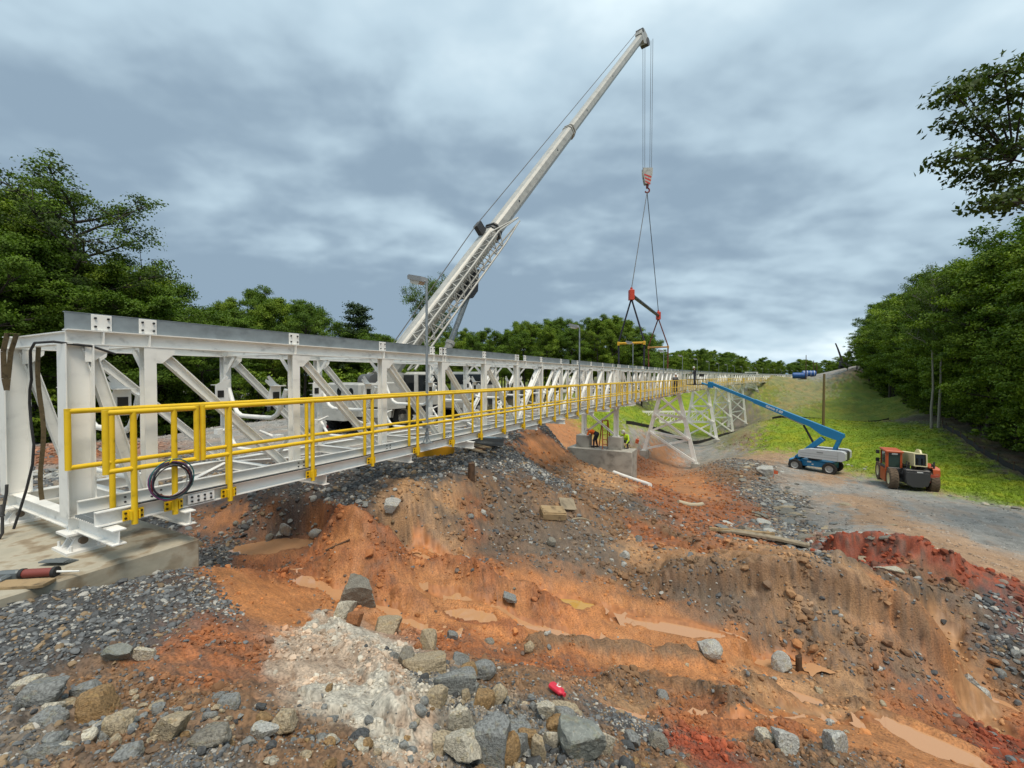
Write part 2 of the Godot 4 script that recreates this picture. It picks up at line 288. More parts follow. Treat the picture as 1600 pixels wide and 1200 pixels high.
	func lathe(pr: Array, sides: int, t := Transform3D()) -> void:   # profile of (radius, height) turned about y, smooth between
		for q in pr.size() - 1:
			var a: Vector2 = pr[q]
			var b: Vector2 = pr[q + 1]
			var sl := Vector2(b.y - a.y, a.x - b.x).normalized()
			var k := v.size()
			for j in sides + 1:
				var g := TAU * j / sides
				var e := Vector3(cos(g), 0, sin(g))
				var nn := (t.basis * (e * sl.x + Vector3.UP * sl.y)).normalized()
				vert(t * (e * a.x + Vector3.UP * a.y), nn)
				vert(t * (e * b.x + Vector3.UP * b.y), nn)
			for j in sides:
				var s0 := k + j * 2
				ix.append(s0); ix.append(s0 + 2); ix.append(s0 + 1)
				ix.append(s0 + 2); ix.append(s0 + 3); ix.append(s0 + 1)
	func mesh(m: Material) -> ArrayMesh:
		var a := []
		a.resize(Mesh.ARRAY_MAX)
		a[Mesh.ARRAY_VERTEX] = v
		a[Mesh.ARRAY_NORMAL] = n
		a[Mesh.ARRAY_COLOR] = c
		a[Mesh.ARRAY_INDEX] = ix
		var r := ArrayMesh.new()
		r.add_surface_from_arrays(Mesh.PRIMITIVE_TRIANGLES, a)
		r.surface_set_material(0, m)
		return r

var M := {}            # materials
var cache := {}        # meshes that repeat
var rng := RandomNumberGenerator.new()
var taken := {}

func rf(a: float, b: float) -> float: return rng.randf_range(a, b)
func V(x: float, y: float, z: float) -> Vector3: return Vector3(x, y, z)
func srgb(r: float, g: float, b: float) -> Color: return Color(r, g, b).linear_to_srgb()

func numbered(called: String) -> String:
	var k: int = taken.get(called, 0)
	taken[called] = k + 1
	return called if k == 0 else "%s_%03d" % [called, k]

func tag(o: Node, label := "", category := "", group := "", kind := "") -> Node:
	if label: o.set_meta("label", label)
	if category: o.set_meta("category", category)
	if group: o.set_meta("group", group)
	if kind: o.set_meta("kind", kind)
	return o

func thing(called: String, label: String, category: String, at := Vector3.ZERO, b := Basis(), group := "") -> Node3D:
	var o := Node3D.new()
	o.name = numbered(called)
	add_child(o)
	o.transform = Transform3D(b, at)
	tag(o, label, category, group)
	return o

func put(called: String, m: Mesh, parent: Node = self, t := Transform3D()) -> MeshInstance3D:
	var o := MeshInstance3D.new()
	o.name = numbered(called) if parent == self else called
	o.mesh = m
	parent.add_child(o, true)
	o.transform = t
	return o

func part(called: String, mb: MB, m: Material, parent: Node = self, t := Transform3D()) -> MeshInstance3D:
	return put(called, mb.mesh(m), parent, t)

func along(a: Vector3, b: Vector3, up := Vector3.UP) -> Transform3D:   # a frame at a whose z runs to b
	var z := (b - a).normalized()
	var x := up.cross(z)
	if x.length() < 0.001: x = Vector3.RIGHT.cross(z)
	x = x.normalized()
	return Transform3D(Basis(x, z.cross(x), z), a)

func section(kind: String, w: float, h: float, ln: float, m: Material) -> Mesh:   # rolled sections along z
	var key := "%s %.3f %.3f %.2f %d" % [kind, w, h, ln, m.get_instance_id()]
	if cache.has(key): return cache[key]
	var b := MB.new()
	var t := 0.012
	match kind:
		"I":
			b.box(V(0, h * 0.5 - t * 0.5, ln * 0.5), V(w, t, ln))
			b.box(V(0, -h * 0.5 + t * 0.5, ln * 0.5), V(w, t, ln))
			b.box(V(0, 0, ln * 0.5), V(0.009, h - 2 * t, ln - 0.004))
		"C":                                                                 # web on the +x side
			b.box(V(0, h * 0.5 - t * 0.5, ln * 0.5), V(w, t, ln))
			b.box(V(0, -h * 0.5 + t * 0.5, ln * 0.5), V(w, t, ln))
			b.box(V(w * 0.5 - 0.005, 0, ln * 0.5), V(0.01, h - 2 * t, ln - 0.002))
		"L":
			b.box(V(0, h * 0.5 - 0.005, ln * 0.5), V(w, 0.01, ln))
			b.box(V(w * 0.5 - 0.005, -0.005, ln * 0.5), V(0.01, h - 0.01, ln - 0.002))
		"B":
			b.box(V(0, 0, ln * 0.5), V(w, h, ln))
		"P":
			b.tube(Vector3.ZERO, V(0, 0, ln), w, w, 10)
		"p":
			b.tube(Vector3.ZERO, V(0, 0, ln), w, w, 6)
	cache[key] = b.mesh(m)
	return cache[key]

func bar(called: String, kind: String, w: float, h: float, a: Vector3, b: Vector3, m: Material, parent: Node = self, up := Vector3.UP) -> MeshInstance3D:
	return put(called, section(kind, w, h, a.distance_to(b), m), parent, along(a, b, up))

func noise(freq: float, oct: int, sd: int, kind := FastNoiseLite.TYPE_SIMPLEX) -> FastNoiseLite:
	var f := FastNoiseLite.new()
	f.noise_type = kind
	f.frequency = freq
	f.seed = sd
	f.fractal_octaves = oct
	f.fractal_type = FastNoiseLite.FRACTAL_FBM if oct > 1 else FastNoiseLite.FRACTAL_NONE
	return f

func grain(freq: float, oct: int, sd: int, stops: Array, size := 512, kind := FastNoiseLite.TYPE_SIMPLEX_SMOOTH) -> NoiseTexture2D:
	var t := NoiseTexture2D.new()
	t.width = size
	t.height = size
	t.seamless = true
	t.noise = noise(freq, oct, sd, kind)
	var g := Gradient.new()
	var offs := PackedFloat32Array()
	var cols := PackedColorArray()
	for s in stops:
		offs.append(s[0])
		cols.append(s[1] if s[1] is Color else Color(s[1], s[1], s[1]))
	g.offsets = offs
	g.colors = cols
	t.color_ramp = g
	return t

func mat(called: String, c: Color, rough: float, metal := 0.0) -> StandardMaterial3D:   # c is linear
	var m := StandardMaterial3D.new()
	m.resource_name = called
	m.albedo_color = c.linear_to_srgb()
	m.roughness = rough
	m.metallic = metal
	M[called] = m
	return m

func world_tex(m: StandardMaterial3D, t: Texture2D, scale: float, relief: Texture2D = null, depth := 0.0) -> StandardMaterial3D:
	m.albedo_texture = t
	m.uv1_triplanar = true
	m.uv1_world_triplanar = true
	m.uv1_scale = Vector3.ONE * scale
	if relief:
		m.heightmap_enabled = true
		m.heightmap_texture = relief
		m.heightmap_scale = depth
	return m

func materials() -> void:
	var dirt := grain(0.012, 5, 11, [[0.0, 0.68], [0.18, 0.93], [0.4, 0.985], [1.0, 1.0]])
	var stains := grain(0.006, 6, 12, [[0.0, 0.55], [0.35, 0.88], [0.6, 1.0], [1.0, 1.0]])
	var bumps := grain(0.03, 5, 13, [[0.0, 0.0], [1.0, 1.0]])
	M.bumps = bumps
	world_tex(mat("white steel", Color(0.86, 0.85, 0.81), 0.42), dirt, 0.5)
	world_tex(mat("bright white paint", Color(0.84, 0.84, 0.81), 0.4), dirt, 0.4)
	world_tex(mat("galvanised steel", Color(0.31, 0.355, 0.38), 0.45, 0.25), grain(0.012, 5, 14, [[0.0, 0.72], [0.5, 0.9], [1.0, 1.0]]), 0.6)
	world_tex(mat("yellow paint", Color(0.80, 0.52, 0.012), 0.4), dirt, 0.6)
	mat("bolt", Color(0.03, 0.03, 0.032), 0.5, 0.3)
	mat("black rubber", Color(0.022, 0.022, 0.024), 0.75)
	mat("dark steel", Color(0.05, 0.05, 0.052), 0.5, 0.2)
	world_tex(mat("concrete", Color(0.40, 0.38, 0.335), 0.85), stains, 0.45, bumps, 0.4)
	world_tex(mat("stained concrete", Color(0.43, 0.40, 0.33), 0.8), grain(0.014, 6, 15, [[0.0, Color(0.68, 0.61, 0.53)], [0.32, Color(0.84, 0.79, 0.73)], [0.5, Color(0.97, 0.96, 0.94)], [1.0, Color(0.9, 0.9, 0.88)]]), 0.4, bumps, 0.5)
	world_tex(mat("wood", Color(0.34, 0.24, 0.13), 0.85), stains, 1.2, bumps, 0.4)
	world_tex(mat("weathered wood", Color(0.30, 0.245, 0.17), 0.9), stains, 1.3, bumps, 0.4)
	world_tex(mat("dark wood", Color(0.10, 0.055, 0.03), 0.8), stains, 1.5, bumps, 0.5)
	world_tex(mat("webbing", Color(0.125, 0.09, 0.045), 0.95), stains, 3.0)
	mat("shim steel", Color(0.15, 0.17, 0.18), 0.5, 0.3)
	mat("silt cloth", Color(0.018, 0.018, 0.018), 0.9)
	mat("tank blue", Color(0.02, 0.10, 0.33), 0.45)
	mat("dark strap", Color(0.018, 0.018, 0.03), 0.8)
	mat("brown strap", Color(0.13, 0.035, 0.022), 0.8)
	mat("glass", Color(0.03, 0.045, 0.045), 0.06)
	mat("window dark", Color(0.012, 0.016, 0.018), 0.08)

func grass_ok() -> void: pass

const NA := 840
const NR := 660
const CF := 6
const R_IN := 0.7
const R_OUT := 900.0
var H := PackedFloat32Array()      # heights, NR rows of NA
var GX := PackedFloat32Array()
var GZ := PackedFloat32Array()
var kind_map := PackedFloat32Array()

const FINE := 1.12                 # radians either side of the view that get the fine columns
func a_of(k: float) -> float:      # column to bearing
	var t := k / NA * 2.0 - 1.0
	var s := signf(t)
	t = absf(t)
	return s * (t / 0.9 * FINE if t < 0.9 else FINE + (t - 0.9) / 0.1 * (PI - FINE))
func k_of(a: float) -> float:
	var s := signf(a)
	a = absf(a)
	var t := a / FINE * 0.9 if a < FINE else 0.9 + (a - FINE) / (PI - FINE) * 0.1
	return (s * t + 1.0) * 0.5 * NA
func r_of(j: float) -> float: return R_IN * pow(R_OUT / R_IN, j / (NR - 1))
func j_of(r: float) -> float: return log(maxf(r, R_IN) / R_IN) / log(R_OUT / R_IN) * (NR - 1)

func sample(f: PackedFloat32Array, x: float, z: float) -> float:
	var k := k_of(atan2(x, -z))
	var j := clampf(j_of(sqrt(x * x + z * z)), 0.0, NR - 1.001)
	var k0 := int(k)
	var j0 := int(j)
	var fk := k - k0
	var fj := j - j0
	k0 = k0 % NA
	var k1 := (k0 + 1) % NA
	return lerpf(lerpf(f[j0 * NA + k0], f[j0 * NA + k1], fk), lerpf(f[j0 * NA + NA + k0], f[j0 * NA + NA + k1], fk), fj)
func ground(x: float, z: float) -> float: return sample(H, x, z)
func slope_at(x: float, z: float, e := 0.15) -> Vector3:
	return V(ground(x - e, z) - ground(x + e, z), 2.0 * e, ground(x, z - e) - ground(x, z + e)).normalized()

func warp(x: float, z: float) -> Vector2:
	var r := sqrt(x * x + z * z) + 1e-6
	return Vector2(x, z) * (log(1.0 + r / 5.0) / r * 5.0)

const SOIL_LOOK := {   # linear colour, roughness of the surface in metres, share of grass, share of road, stones
	"O": [Color(0.49, 0.20, 0.068), 0.022, 0, 0, 0.1], "o": [Color(0.33, 0.118, 0.042), 0.07, 0, 0, 0.3], "b": [Color(0.225, 0.128, 0.066), 0.095, 0, 0, 0.45],
	"B": [Color(0.16, 0.115, 0.08), 0.06, 0, 0, 0.5], "Y": [Color(0.44, 0.255, 0.125), 0.045, 0, 0, 0.25], "D": [Color(0.062, 0.064, 0.066), 0.05, 0, 0, 1.0],
	"S": [Color(0.21, 0.17, 0.13), 0.10, 0, 0, 0.9], "R": [Color(0.30, 0.068, 0.03), 0.10, 0, 0, 0.15], "W": [Color(0.52, 0.485, 0.41), 0.05, 0, 0, 0.25],
	"G": [Color(0.35, 0.345, 0.325), 0.02, 0, 1, 0.3], "T": [Color(0.47, 0.30, 0.18), 0.025, 0, 1, 0.15], "N": [Color(0.25, 0.37, 0.012), 0.06, 1, 0, 0.0],
	"H": [Color(0.19, 0.265, 0.025), 0.12, 0.75, 0, 0.0], "h": [Color(0.22, 0.215, 0.07), 0.15, 0.35, 0, 0.0], "F": [Color(0.06, 0.055, 0.025), 0.15, 0.3, 0, 0.0],
}
# hollows that hold water: x, z, half length, half width, bearing of the length, how deep below the ground around
const POOLS := [[-4.2, -7.5, 0.75, 0.42, 1.3, 0.0], [0.85, -7.17, 0.55, 0.17, 1.75, 0.0], [-0.55, -6.05, 0.45, 0.18, 1.9, -0.03], [2.55, -6.74, 0.85, 0.18, 1.85, 0.0], [4.05, -6.5, 0.42, 0.14, 1.85, 0.0], [4.45, -4.45, 0.55, 0.22, 2.45, -0.03], [3.85, -5.7, 0.32, 0.13, 2.0, -0.03], [7.6, -6.75, 0.4, 0.15, 2.5, 0.12], [-1.75, -7.55, 0.45, 0.16, 1.9, 0.0]]

func resized(f: PackedFloat32Array, w: int, h: int, how: Image.Interpolation) -> PackedFloat32Array:
	# the columns go all the way round: pad, enlarge, cut
	var pad := 4
	var wide := PackedFloat32Array()
	wide.resize((w + pad * 2) * h)
	for j in h:
		for k in w + pad * 2:
			wide[j * (w + pad * 2) + k] = f[j * w + (k - pad + w) % w]
	var im := Image.create_from_data(w + pad * 2, h, false, Image.FORMAT_RF, wide.to_byte_array())
	im.resize((w + pad * 2) * CF, h * CF, how)
	im = im.get_region(Rect2i(pad * CF, 0, w * CF, h * CF))
	return im.get_data().to_float32_array()

var feat := []
var lime := PackedVector2Array()
func prepare_features() -> void:
	for q in LIME: lime.append(Vector2(q[0], q[1]))
	for q in FEATURES:
		var p := PackedVector2Array()
		var lo := Vector2(1e9, 1e9)
		var hi := -lo
		for e in q[5]:
			p.append(Vector2(e[0], e[1]))
			lo = lo.min(p[-1])
			hi = hi.max(p[-1])
		var m: float = maxf(q[2], q[3]) * 2.6 + 0.3
		var c := Color(0, 0, 0, 0)
		if q[4]: c = SOIL_LOOK[q[4]][0]
		feat.append([q[0], q[1], q[2], q[3], c, p, Rect2(lo - Vector2(m, m), hi - lo + Vector2(m, m) * 2.0)])

func make_ground() -> void:
	# 1. a smooth sheet through the levels (thin-plate spline on a logarithmic map)
	var n := LEVELS.size()
	var pu := PackedFloat64Array()
	var pv := PackedFloat64Array()
	for q in LEVELS:
		var p := warp(q[0], q[1])
		pu.append(p.x); pv.append(p.y)
	var N := n + 3
	var A: Array[PackedFloat64Array] = []
	for i in N:
		var row := PackedFloat64Array()
		row.resize(N + 1)
		A.append(row)
	for i in n:
		for k in n:
			var d := (pu[i] - pu[k]) ** 2 + (pv[i] - pv[k]) ** 2
			A[i][k] = 0.5 * d * log(d + 1e-12) if i != k else 0.003
		A[i][n] = 1.0; A[i][n + 1] = pu[i]; A[i][n + 2] = pv[i]
		A[n][i] = 1.0; A[n + 1][i] = pu[i]; A[n + 2][i] = pv[i]
		A[i][N] = LEVELS[i][2]
	for i in N:
		var best := i
		for r in range(i + 1, N):
			if absf(A[r][i]) > absf(A[best][i]): best = r
		if best != i:
			var hold := A[i]
			A[i] = A[best]
			A[best] = hold
		var pr := A[i]
		for r in range(i + 1, N):
			var f := A[r][i] / pr[i]
			if f == 0.0: continue
			var ar := A[r]
			for k in range(i, N + 1): ar[k] -= f * pr[k]
			A[r] = ar
	var w := PackedFloat64Array()
	w.resize(N)
	for i in range(N - 1, -1, -1):
		var s := A[i][N]
		for k in range(i + 1, N): s -= A[i][k] * w[k]
		w[i] = s / A[i][i]
	# 2. heights and soils on a coarse net, then enlarged
	var ca := NA / CF
	var cr := NR / CF
	var fields: Array[PackedFloat32Array] = []
	for q in 9:
		var f := PackedFloat32Array()
		f.resize(ca * cr)
		fields.append(f)
	var sx := PackedFloat32Array()
	var sy := PackedFloat32Array()
	var look := []
	for key in SOIL:
		for q in SOIL[key]:
			var p := warp(q[0], q[1])
			sx.append(p.x); sy.append(p.y); look.append(SOIL_LOOK[key])
	for j in cr:
		for k in ca:
			var r := r_of((j + 0.5) * CF - 0.5)
			var a := a_of((k + 0.5) * CF - 0.5)
			var p := warp(sin(a) * r, -cos(a) * r)
			var h := w[n] + w[n + 1] * p.x + w[n + 2] * p.y
			for i in n:
				var du := p.x - pu[i]
				var dv := p.y - pv[i]
				var d := du * du + dv * dv + 1e-12
				h += w[i] * 0.5 * d * log(d)
			var at := j * ca + k
			fields[0][at] = h
			var sum := 0.0
			var acc := Color(0, 0, 0)
			var e1 := 0.0
			var e2 := 0.0
			var e3 := 0.0
			var e4 := 0.0
			for i in sx.size():
				var dx := p.x - sx[i]
				var dy := p.y - sy[i]
				var d2 := dx * dx + dy * dy + 0.012
				if d2 > 30.0: continue
				var g := 1.0 / (d2 * d2 * d2)
				var lk: Array = look[i]
				sum += g
				acc += lk[0] * g
				e1 += lk[1] * g; e2 += lk[2] * g; e3 += lk[3] * g; e4 += lk[4] * g
			if sum <= 0.0:
				sum = 1.0
				acc = SOIL_LOOK["F"][0]
				e1 = 0.2
				e2 = 0.5
			fields[1][at] = acc.r / sum; fields[2][at] = acc.g / sum; fields[3][at] = acc.b / sum
			fields[4][at] = e1 / sum; fields[5][at] = e2 / sum; fields[6][at] = e3 / sum; fields[7][at] = e4 / sum
	H = resized(fields[0], ca, cr, Image.INTERPOLATE_CUBIC)
	var fr := resized(fields[1], ca, cr, Image.INTERPOLATE_BILINEAR)
	var fg := resized(fields[2], ca, cr, Image.INTERPOLATE_BILINEAR)
	var fb := resized(fields[3], ca, cr, Image.INTERPOLATE_BILINEAR)
	var rough := resized(fields[4], ca, cr, Image.INTERPOLATE_BILINEAR)
	var grassy := resized(fields[5], ca, cr, Image.INTERPOLATE_BILINEAR)
	var roady := resized(fields[6], ca, cr, Image.INTERPOLATE_BILINEAR)
	rough_map = rough
	stony = resized(fields[7], ca, cr, Image.INTERPOLATE_BILINEAR)
	grass_share = grassy
	road_share = roady
	prepare_features()
	# 3. pools, then lumps, ruts and rills in the fine net
	var base := H.duplicate()
	GX.resize(NA * NR); GZ.resize(NA * NR)
	var n0 := noise(0.35, 3, 1)
	var n1 := noise(1.3, 3, 2)
	var n2 := noise(4.5, 3, 3)
	var n3 := noise(16.0, 2, 4)
	var far := noise(0.05, 4, 5)
	var jit := noise(0.8, 3, 6)
	var rill := noise(0.9, 2, 7)
	var fine := noise(11.0, 3, 8)
	pool_level.clear()
	for q in POOLS:
		pool_level.append(sample(base, q[0], q[1]) - q[5] - 0.07)
	var colors := PackedColorArray()
	colors.resize(NA * NR)
	var k2 := PackedInt32Array()
	k2.resize(NA * NR)
	for j in NR:
		var r := r_of(j)
		var cell := r * 0.0115
		var fine_w := clampf(0.09 / cell, 0.0, 1.0)
		var mid_w := clampf(0.35 / cell, 0.0, 1.0)
		for k in NA:
			var a := a_of(k + 0.0)
			var x := sin(a) * r
			var z := -cos(a) * r
			var at := j * NA + k
			GX[at] = x
			GZ[at] = z
			var am := rough[at]
			var v0 := n0.get_noise_2d(x, z)
			var hy := H[at]
			var v1 := n1.get_noise_3d(x, hy, z)
			var v2 := n2.get_noise_3d(x, hy, z) if fine_w > 0.15 else 0.0
			var wet := 1.0
			var f_dh := 0.0
			var f_c := Color(0, 0, 0, 0)
			var f_w := 0.0
			var silt := 0.0
			if r < 24.0:
				var p := Vector2(x + v1 * 0.16 + v2 * 0.05, z + v1 * 0.12 - v2 * 0.05)
				for ft: Array in feat:
					if not ft[6].has_point(p): continue
					var line: PackedVector2Array = ft[5]
					var best := 1e9
					var sg := 1.0
					var endf := 0.0
					var nl := line.size() - 1
					for e in nl:
						var s0 := line[e]
						var ab := line[e + 1] - s0
						var tt := clampf((p - s0).dot(ab) / ab.length_squared(), 0.0, 1.0)
						var d2 := (s0 + ab * tt).distance_squared_to(p)
						if d2 < best:
							best = d2
							sg = signf(ab.cross(p - s0))
							endf = (e + tt) / nl
					best = sqrt(best)
					var fade := smoothstep(0.0, 0.12, endf) * smoothstep(1.0, 0.88, endf)
					var wd: float = ft[2] if sg > 0.0 else ft[3]
					var pr := 0.0
					if ft[0] == "scarp":       # steep towards the viewer, easing away behind
						pr = smoothstep(wd * 1.2, 0.0, best) if sg > 0.0 else exp(-best / wd)
					else: pr = exp(-(best / wd) * (best / wd))
					f_dh += ft[1] * pr * fade * (1.0 + v1 * 0.6)
					if ft[4].a > 0.0:
						var g: float = clampf((pr - 0.25) * 2.2 + v1 * 0.6 + v2 * 0.4, 0.0, 1.0) * fade
						if ft[0] == "scarp" and sg < 0.0: g *= 0.5
						if g > f_w:
							f_w = g
							f_c = ft[4]
							silt = g if ft[0] == "cut" else 0.0
							if ft[0] == "cut": wet = minf(wet, 1.0 - g * 0.8)
				if x < 0.0 and r < 6.0 and Geometry2D.is_point_in_polygon(p + Vector2(v2, v1) * 0.05, lime):
					f_c = SOIL_LOOK["W"][0]
					f_w = 1.0
					f_dh += 0.03
			H[at] += f_dh
			for q in POOLS.size():
				var pl: Array = POOLS[q]
				var dx: float = x - pl[0]
				var dz: float = z - pl[1]
				if dx * dx + dz * dz > 4.0: continue
				var al: float = dx * sin(pl[4]) - dz * cos(pl[4])
				var ac: float = dx * cos(pl[4]) + dz * sin(pl[4])
				var e := sqrt((al / pl[2]) ** 2 + (ac / pl[3]) ** 2) + v1 * 0.22 + v2 * 0.14
				var sd := (e - 1.0) * sqrt(al * al + ac * ac) / maxf(e, 0.05)
				if sd < 0.3:
					H[at] = lerpf(pool_level[q] - 0.05 + smoothstep(0.72, 0.98, e) * 0.085, H[at], smoothstep(0.06, 0.3, sd))
					wet = minf(wet, 0.08 + 0.92 * smoothstep(0.02, 0.28, sd))
			var lump := v0 * 1.1 + (0.5 - absf(v1)) * 1.0 * mid_w - 0.3
			if fine_w > 0.15: lump += ((0.45 - absf(v2)) * 0.75 + n3.get_noise_3d(x, hy, z) * 0.12) * fine_w
			var dh := lump * am * wet * (1.0 if r > 1.2 else 0.4)
			if r > 60.0: dh += far.get_noise_2d(x, z) * minf(1.2, (r - 60.0) * 0.01) * (1.0 - roady[at])
			H[at] += dh
			# colour: the soil a little way off, pushed by noise so that borders are ragged
			var jj := clampi(j + int(jit.get_noise_3d(x * 1.7, hy * 2.5, z * 1.7) * 7.0 + v2 * 2.0), 0, NR - 1)
			var kk := (k + int(jit.get_noise_3d(x * 1.7 + 91.0, hy * 2.5, z * 1.7) * 15.0 + v1 * 5.0) + NA) % NA
			var src := jj * NA + kk
			var cr_ := fr[src]
			var cg_ := fg[src]
			var cb_ := fb[src]
			if f_w > 0.0:
				cr_ = lerpf(cr_, f_c.r, f_w); cg_ = lerpf(cg_, f_c.g, f_w); cb_ = lerpf(cb_, f_c.b, f_w)
			var m := 1.0 + v0 * 0.22 + v1 * 0.22 + v2 * 0.22
			if fine_w > 0.4: m += fine.get_noise_3d(x, hy, z) * 0.28 * fine_w
			var gr := grassy[src]
			var rd := roady[src]
			if gr < 0.4 and rd < 0.5 and r < 60.0:          # shale flecks and darker crumbs in the clay, paler silt in the hollows
				var fl := fine.get_noise_3d(x * 0.45 + 40.0, hy * 0.8, z * 0.45)
				var fk := smoothstep(0.12, 0.34, fl + v1 * 0.25) * clampf(am * 7.0, 0.0, 0.75) * wet
				cr_ = lerpf(cr_, 0.085, fk); cg_ = lerpf(cg_, 0.066, fk); cb_ = lerpf(cb_, 0.052, fk)
				var si := smoothstep(0.25, -0.25, lump) * smoothstep(0.3, 0.46, fr[at]) * 0.5
				cr_ = lerpf(cr_, 0.53, si * 0.7); cg_ = lerpf(cg_, 0.25, si * 0.7); cb_ = lerpf(cb_, 0.10, si * 0.7)
			if rd > 0.5:                                     # wheel tracks along the road
				var tr := rill.get_noise_2d((x * 0.82 + z * 0.57) * 1.1, (x * 0.57 - z * 0.82) * 0.08)
				m += tr * 0.16
				var tn := smoothstep(-0.05, 0.4, tr * 0.5 + v0 * 0.5)
				cr_ = lerpf(cr_, 0.33, tn * 0.45); cg_ = lerpf(cg_, 0.225, tn * 0.45); cb_ = lerpf(cb_, 0.15, tn * 0.45)
			if gr > 0.3:
				var dry := smoothstep(-0.1, 0.45, v0 + far.get_noise_2d(x * 2.0, z * 2.0) * 0.8)
				cr_ = lerpf(cr_, cr_ * 1.15 + 0.02, dry); cg_ = lerpf(cg_, cg_ * 0.98, dry)
			m = clampf(m, 0.45, 1.6)
			colors[at] = Color(clampf(cr_ * m, 0.0, 0.8), clampf(cg_ * m, 0.0, 0.8), clampf(cb_ * m, 0.0, 0.8))
			k2[at] = 1 if gr > 0.5 else 2 if rd > 0.55 else 3 if silt > 0.55 else 0
	soil = colors
	# the abutment pad sits in a level bed
	for at in NA * NR:
		var x := GX[at]
		var z := GZ[at]
		if x * x + z * z > 300.0: continue
		var s := x * SINB - z * COSB
		var l := x * COSB + z * SINB
		if s > -4.0 and s < 2.96 and l > -11.0 and l < -5.87: H[at] = minf(H[at], -2.36)
		if l < -5.0 and l > -10.5 and s > 1.0 and s < 26.0: H[at] = minf(H[at], -2.06)
	# 4. normals and the three sheets
	var nv := PackedVector3Array()
	nv.resize(NA * NR)
	for j in NR:
		var ja := maxi(j - 1, 0) * NA
		var jb := mini(j + 1, NR - 1) * NA
		for k in NA:
			var ka := (k + NA - 1) % NA
			var kb := (k + 1) % NA
			var o := j * NA
			var e := V(GX[o + kb] - GX[o + ka], H[o + kb] - H[o + ka], GZ[o + kb] - GZ[o + ka])
			var f := V(GX[jb + k] - GX[ja + k], H[jb + k] - H[ja + k], GZ[jb + k] - GZ[ja + k])
			nv[o + k] = e.cross(f).normalized()
	var names := ["ground", "grass_bank", "gravel_road", "wet_mud"]
	for sheet in 4:
		var remap := PackedInt32Array()
		remap.resize(NA * NR + 1)
		remap.fill(-1)
		var b := MB.new()
		for j in NR - 1:
			for k in NA:
				var p0 := j * NA + k
				if k2[p0] != sheet: continue
				var p1 := j * NA + (k + 1) % NA
				var p2 := p0 + NA
				var p3 := p1 + NA
				for p in [p0, p1, p2, p3]:
					if remap[p] < 0:
						remap[p] = b.v.size()
						b.v.append(V(GX[p], H[p], GZ[p]))
						b.n.append(nv[p])
						b.c.append(colors[p])
				b.ix.append(remap[p0]); b.ix.append(remap[p2]); b.ix.append(remap[p1])
				b.ix.append(remap[p1]); b.ix.append(remap[p2]); b.ix.append(remap[p3])
			if j == 0 and sheet == 0:
				var mid := b.v.size()
				b.v.append(V(0, ground(0, -0.71), 0)); b.n.append(Vector3.UP); b.c.append(colors[0])
				for k in NA:
					if remap[k] >= 0 and remap[(k + 1) % NA] >= 0:
						b.ix.append(mid); b.ix.append(remap[k]); b.ix.append(remap[(k + 1) % NA])
		tag(part(names[sheet], b, M[names[sheet]]), ["churned orange clay and dark shale ground of the site", "bright green grass bank beyond the gravel road", "gravel haul road curving past the machines", "smooth wet silt in the washed channels"][sheet], "", "", "structure")
	# 5. muddy water lying in the hollows
	for q in POOLS.size():
		var pl: Array = POOLS[q]
		var b := MB.new()
		var dir := V(sin(pl[4]), 0, -cos(pl[4]))
		var side := V(cos(pl[4]), 0, sin(pl[4]))
		var c0 := V(pl[0], pool_level[q], pl[1])
		b.vert(c0, Vector3.UP)
		for k in 40:
			var t := TAU * k / 40
			b.vert(c0 + dir * cos(t) * pl[2] * 1.2 + side * sin(t) * pl[3] * 1.2, Vector3.UP)
		for k in 40:
			b.ix.append(0); b.ix.append(1 + k); b.ix.append(1 + (k + 1) % 40)
		tag(part("puddle_water", b, M["muddy water" if q != 1 else "ochre water"]), POOL_SAYS[q], "", "", "structure")

func streams() -> void:      # thin sheets of muddy water still draining along the washed channels
	var wob := noise(1.6, 2, 81)
	var num := 0
	for k in FEATURES.size():
		var q: Array = FEATURES[k]
		if q[0] != "cut" or q[4] != "O": continue
		var line: Array = q[5]
		var b := MB.new()
		var pts := []
		for e in line.size() - 1:
			for j in 14: pts.append(Vector2(line[e][0], line[e][1]).lerp(Vector2(line[e + 1][0], line[e + 1][1]), j / 14.0))
		var n := pts.size()
		var hs := PackedFloat32Array()
		for i in n:
			var s := 0.0
			for d in range(-6, 7):
				var p: Vector2 = pts[clampi(i + d, 0, n - 1)]
				s += ground(p.x, p.y)
			hs.append(s / 13.0 + 0.022)
		for i in n:
			var d: Vector2 = (pts[mini(i + 3, n - 1)] - pts[maxi(i - 3, 0)]).normalized()
			var c := Vector2(-d.y, d.x)
			var w := 0.15 + wob.get_noise_2d(i * 0.16, k) * 0.10
			w *= smoothstep(0.0, 0.08, float(i) / n) * smoothstep(1.0, 0.92, float(i) / n)
			var reach := [0.0, 0.0]
			for sd in 2:
				var x := 0.02
				while x < w * 1.5:
					var p: Vector2 = pts[i] + c * x * (1.0 if sd == 1 else -1.0)
					var gh := ground(p.x, p.y)
					if gh < hs[i] - 0.05: break
					reach[sd] = x
					if gh > hs[i] + 0.01: break
					x += 0.02
			var a: Vector2 = pts[i] - c * reach[0]
			var f: Vector2 = pts[i] + c * reach[1]
			b.vert(V(a.x, hs[i], a.y), Vector3.UP)
			b.vert(V(f.x, hs[i], f.y), Vector3.UP)
			if i > 0:
				var o := b.v.size() - 4
				for t: int in [0, 2, 1, 1, 2, 3]: b.ix.append(o + t)
		tag(part("muddy_stream", b, M["muddy water"]), ["long thread of muddy water draining along the main rut", "thread of water in the washed basin nearest the lime patch", "thin muddy runnel below the pale grey stones", "short runnel beside the boulder"][mini(num, 3)], "", "", "structure")
		num += 1

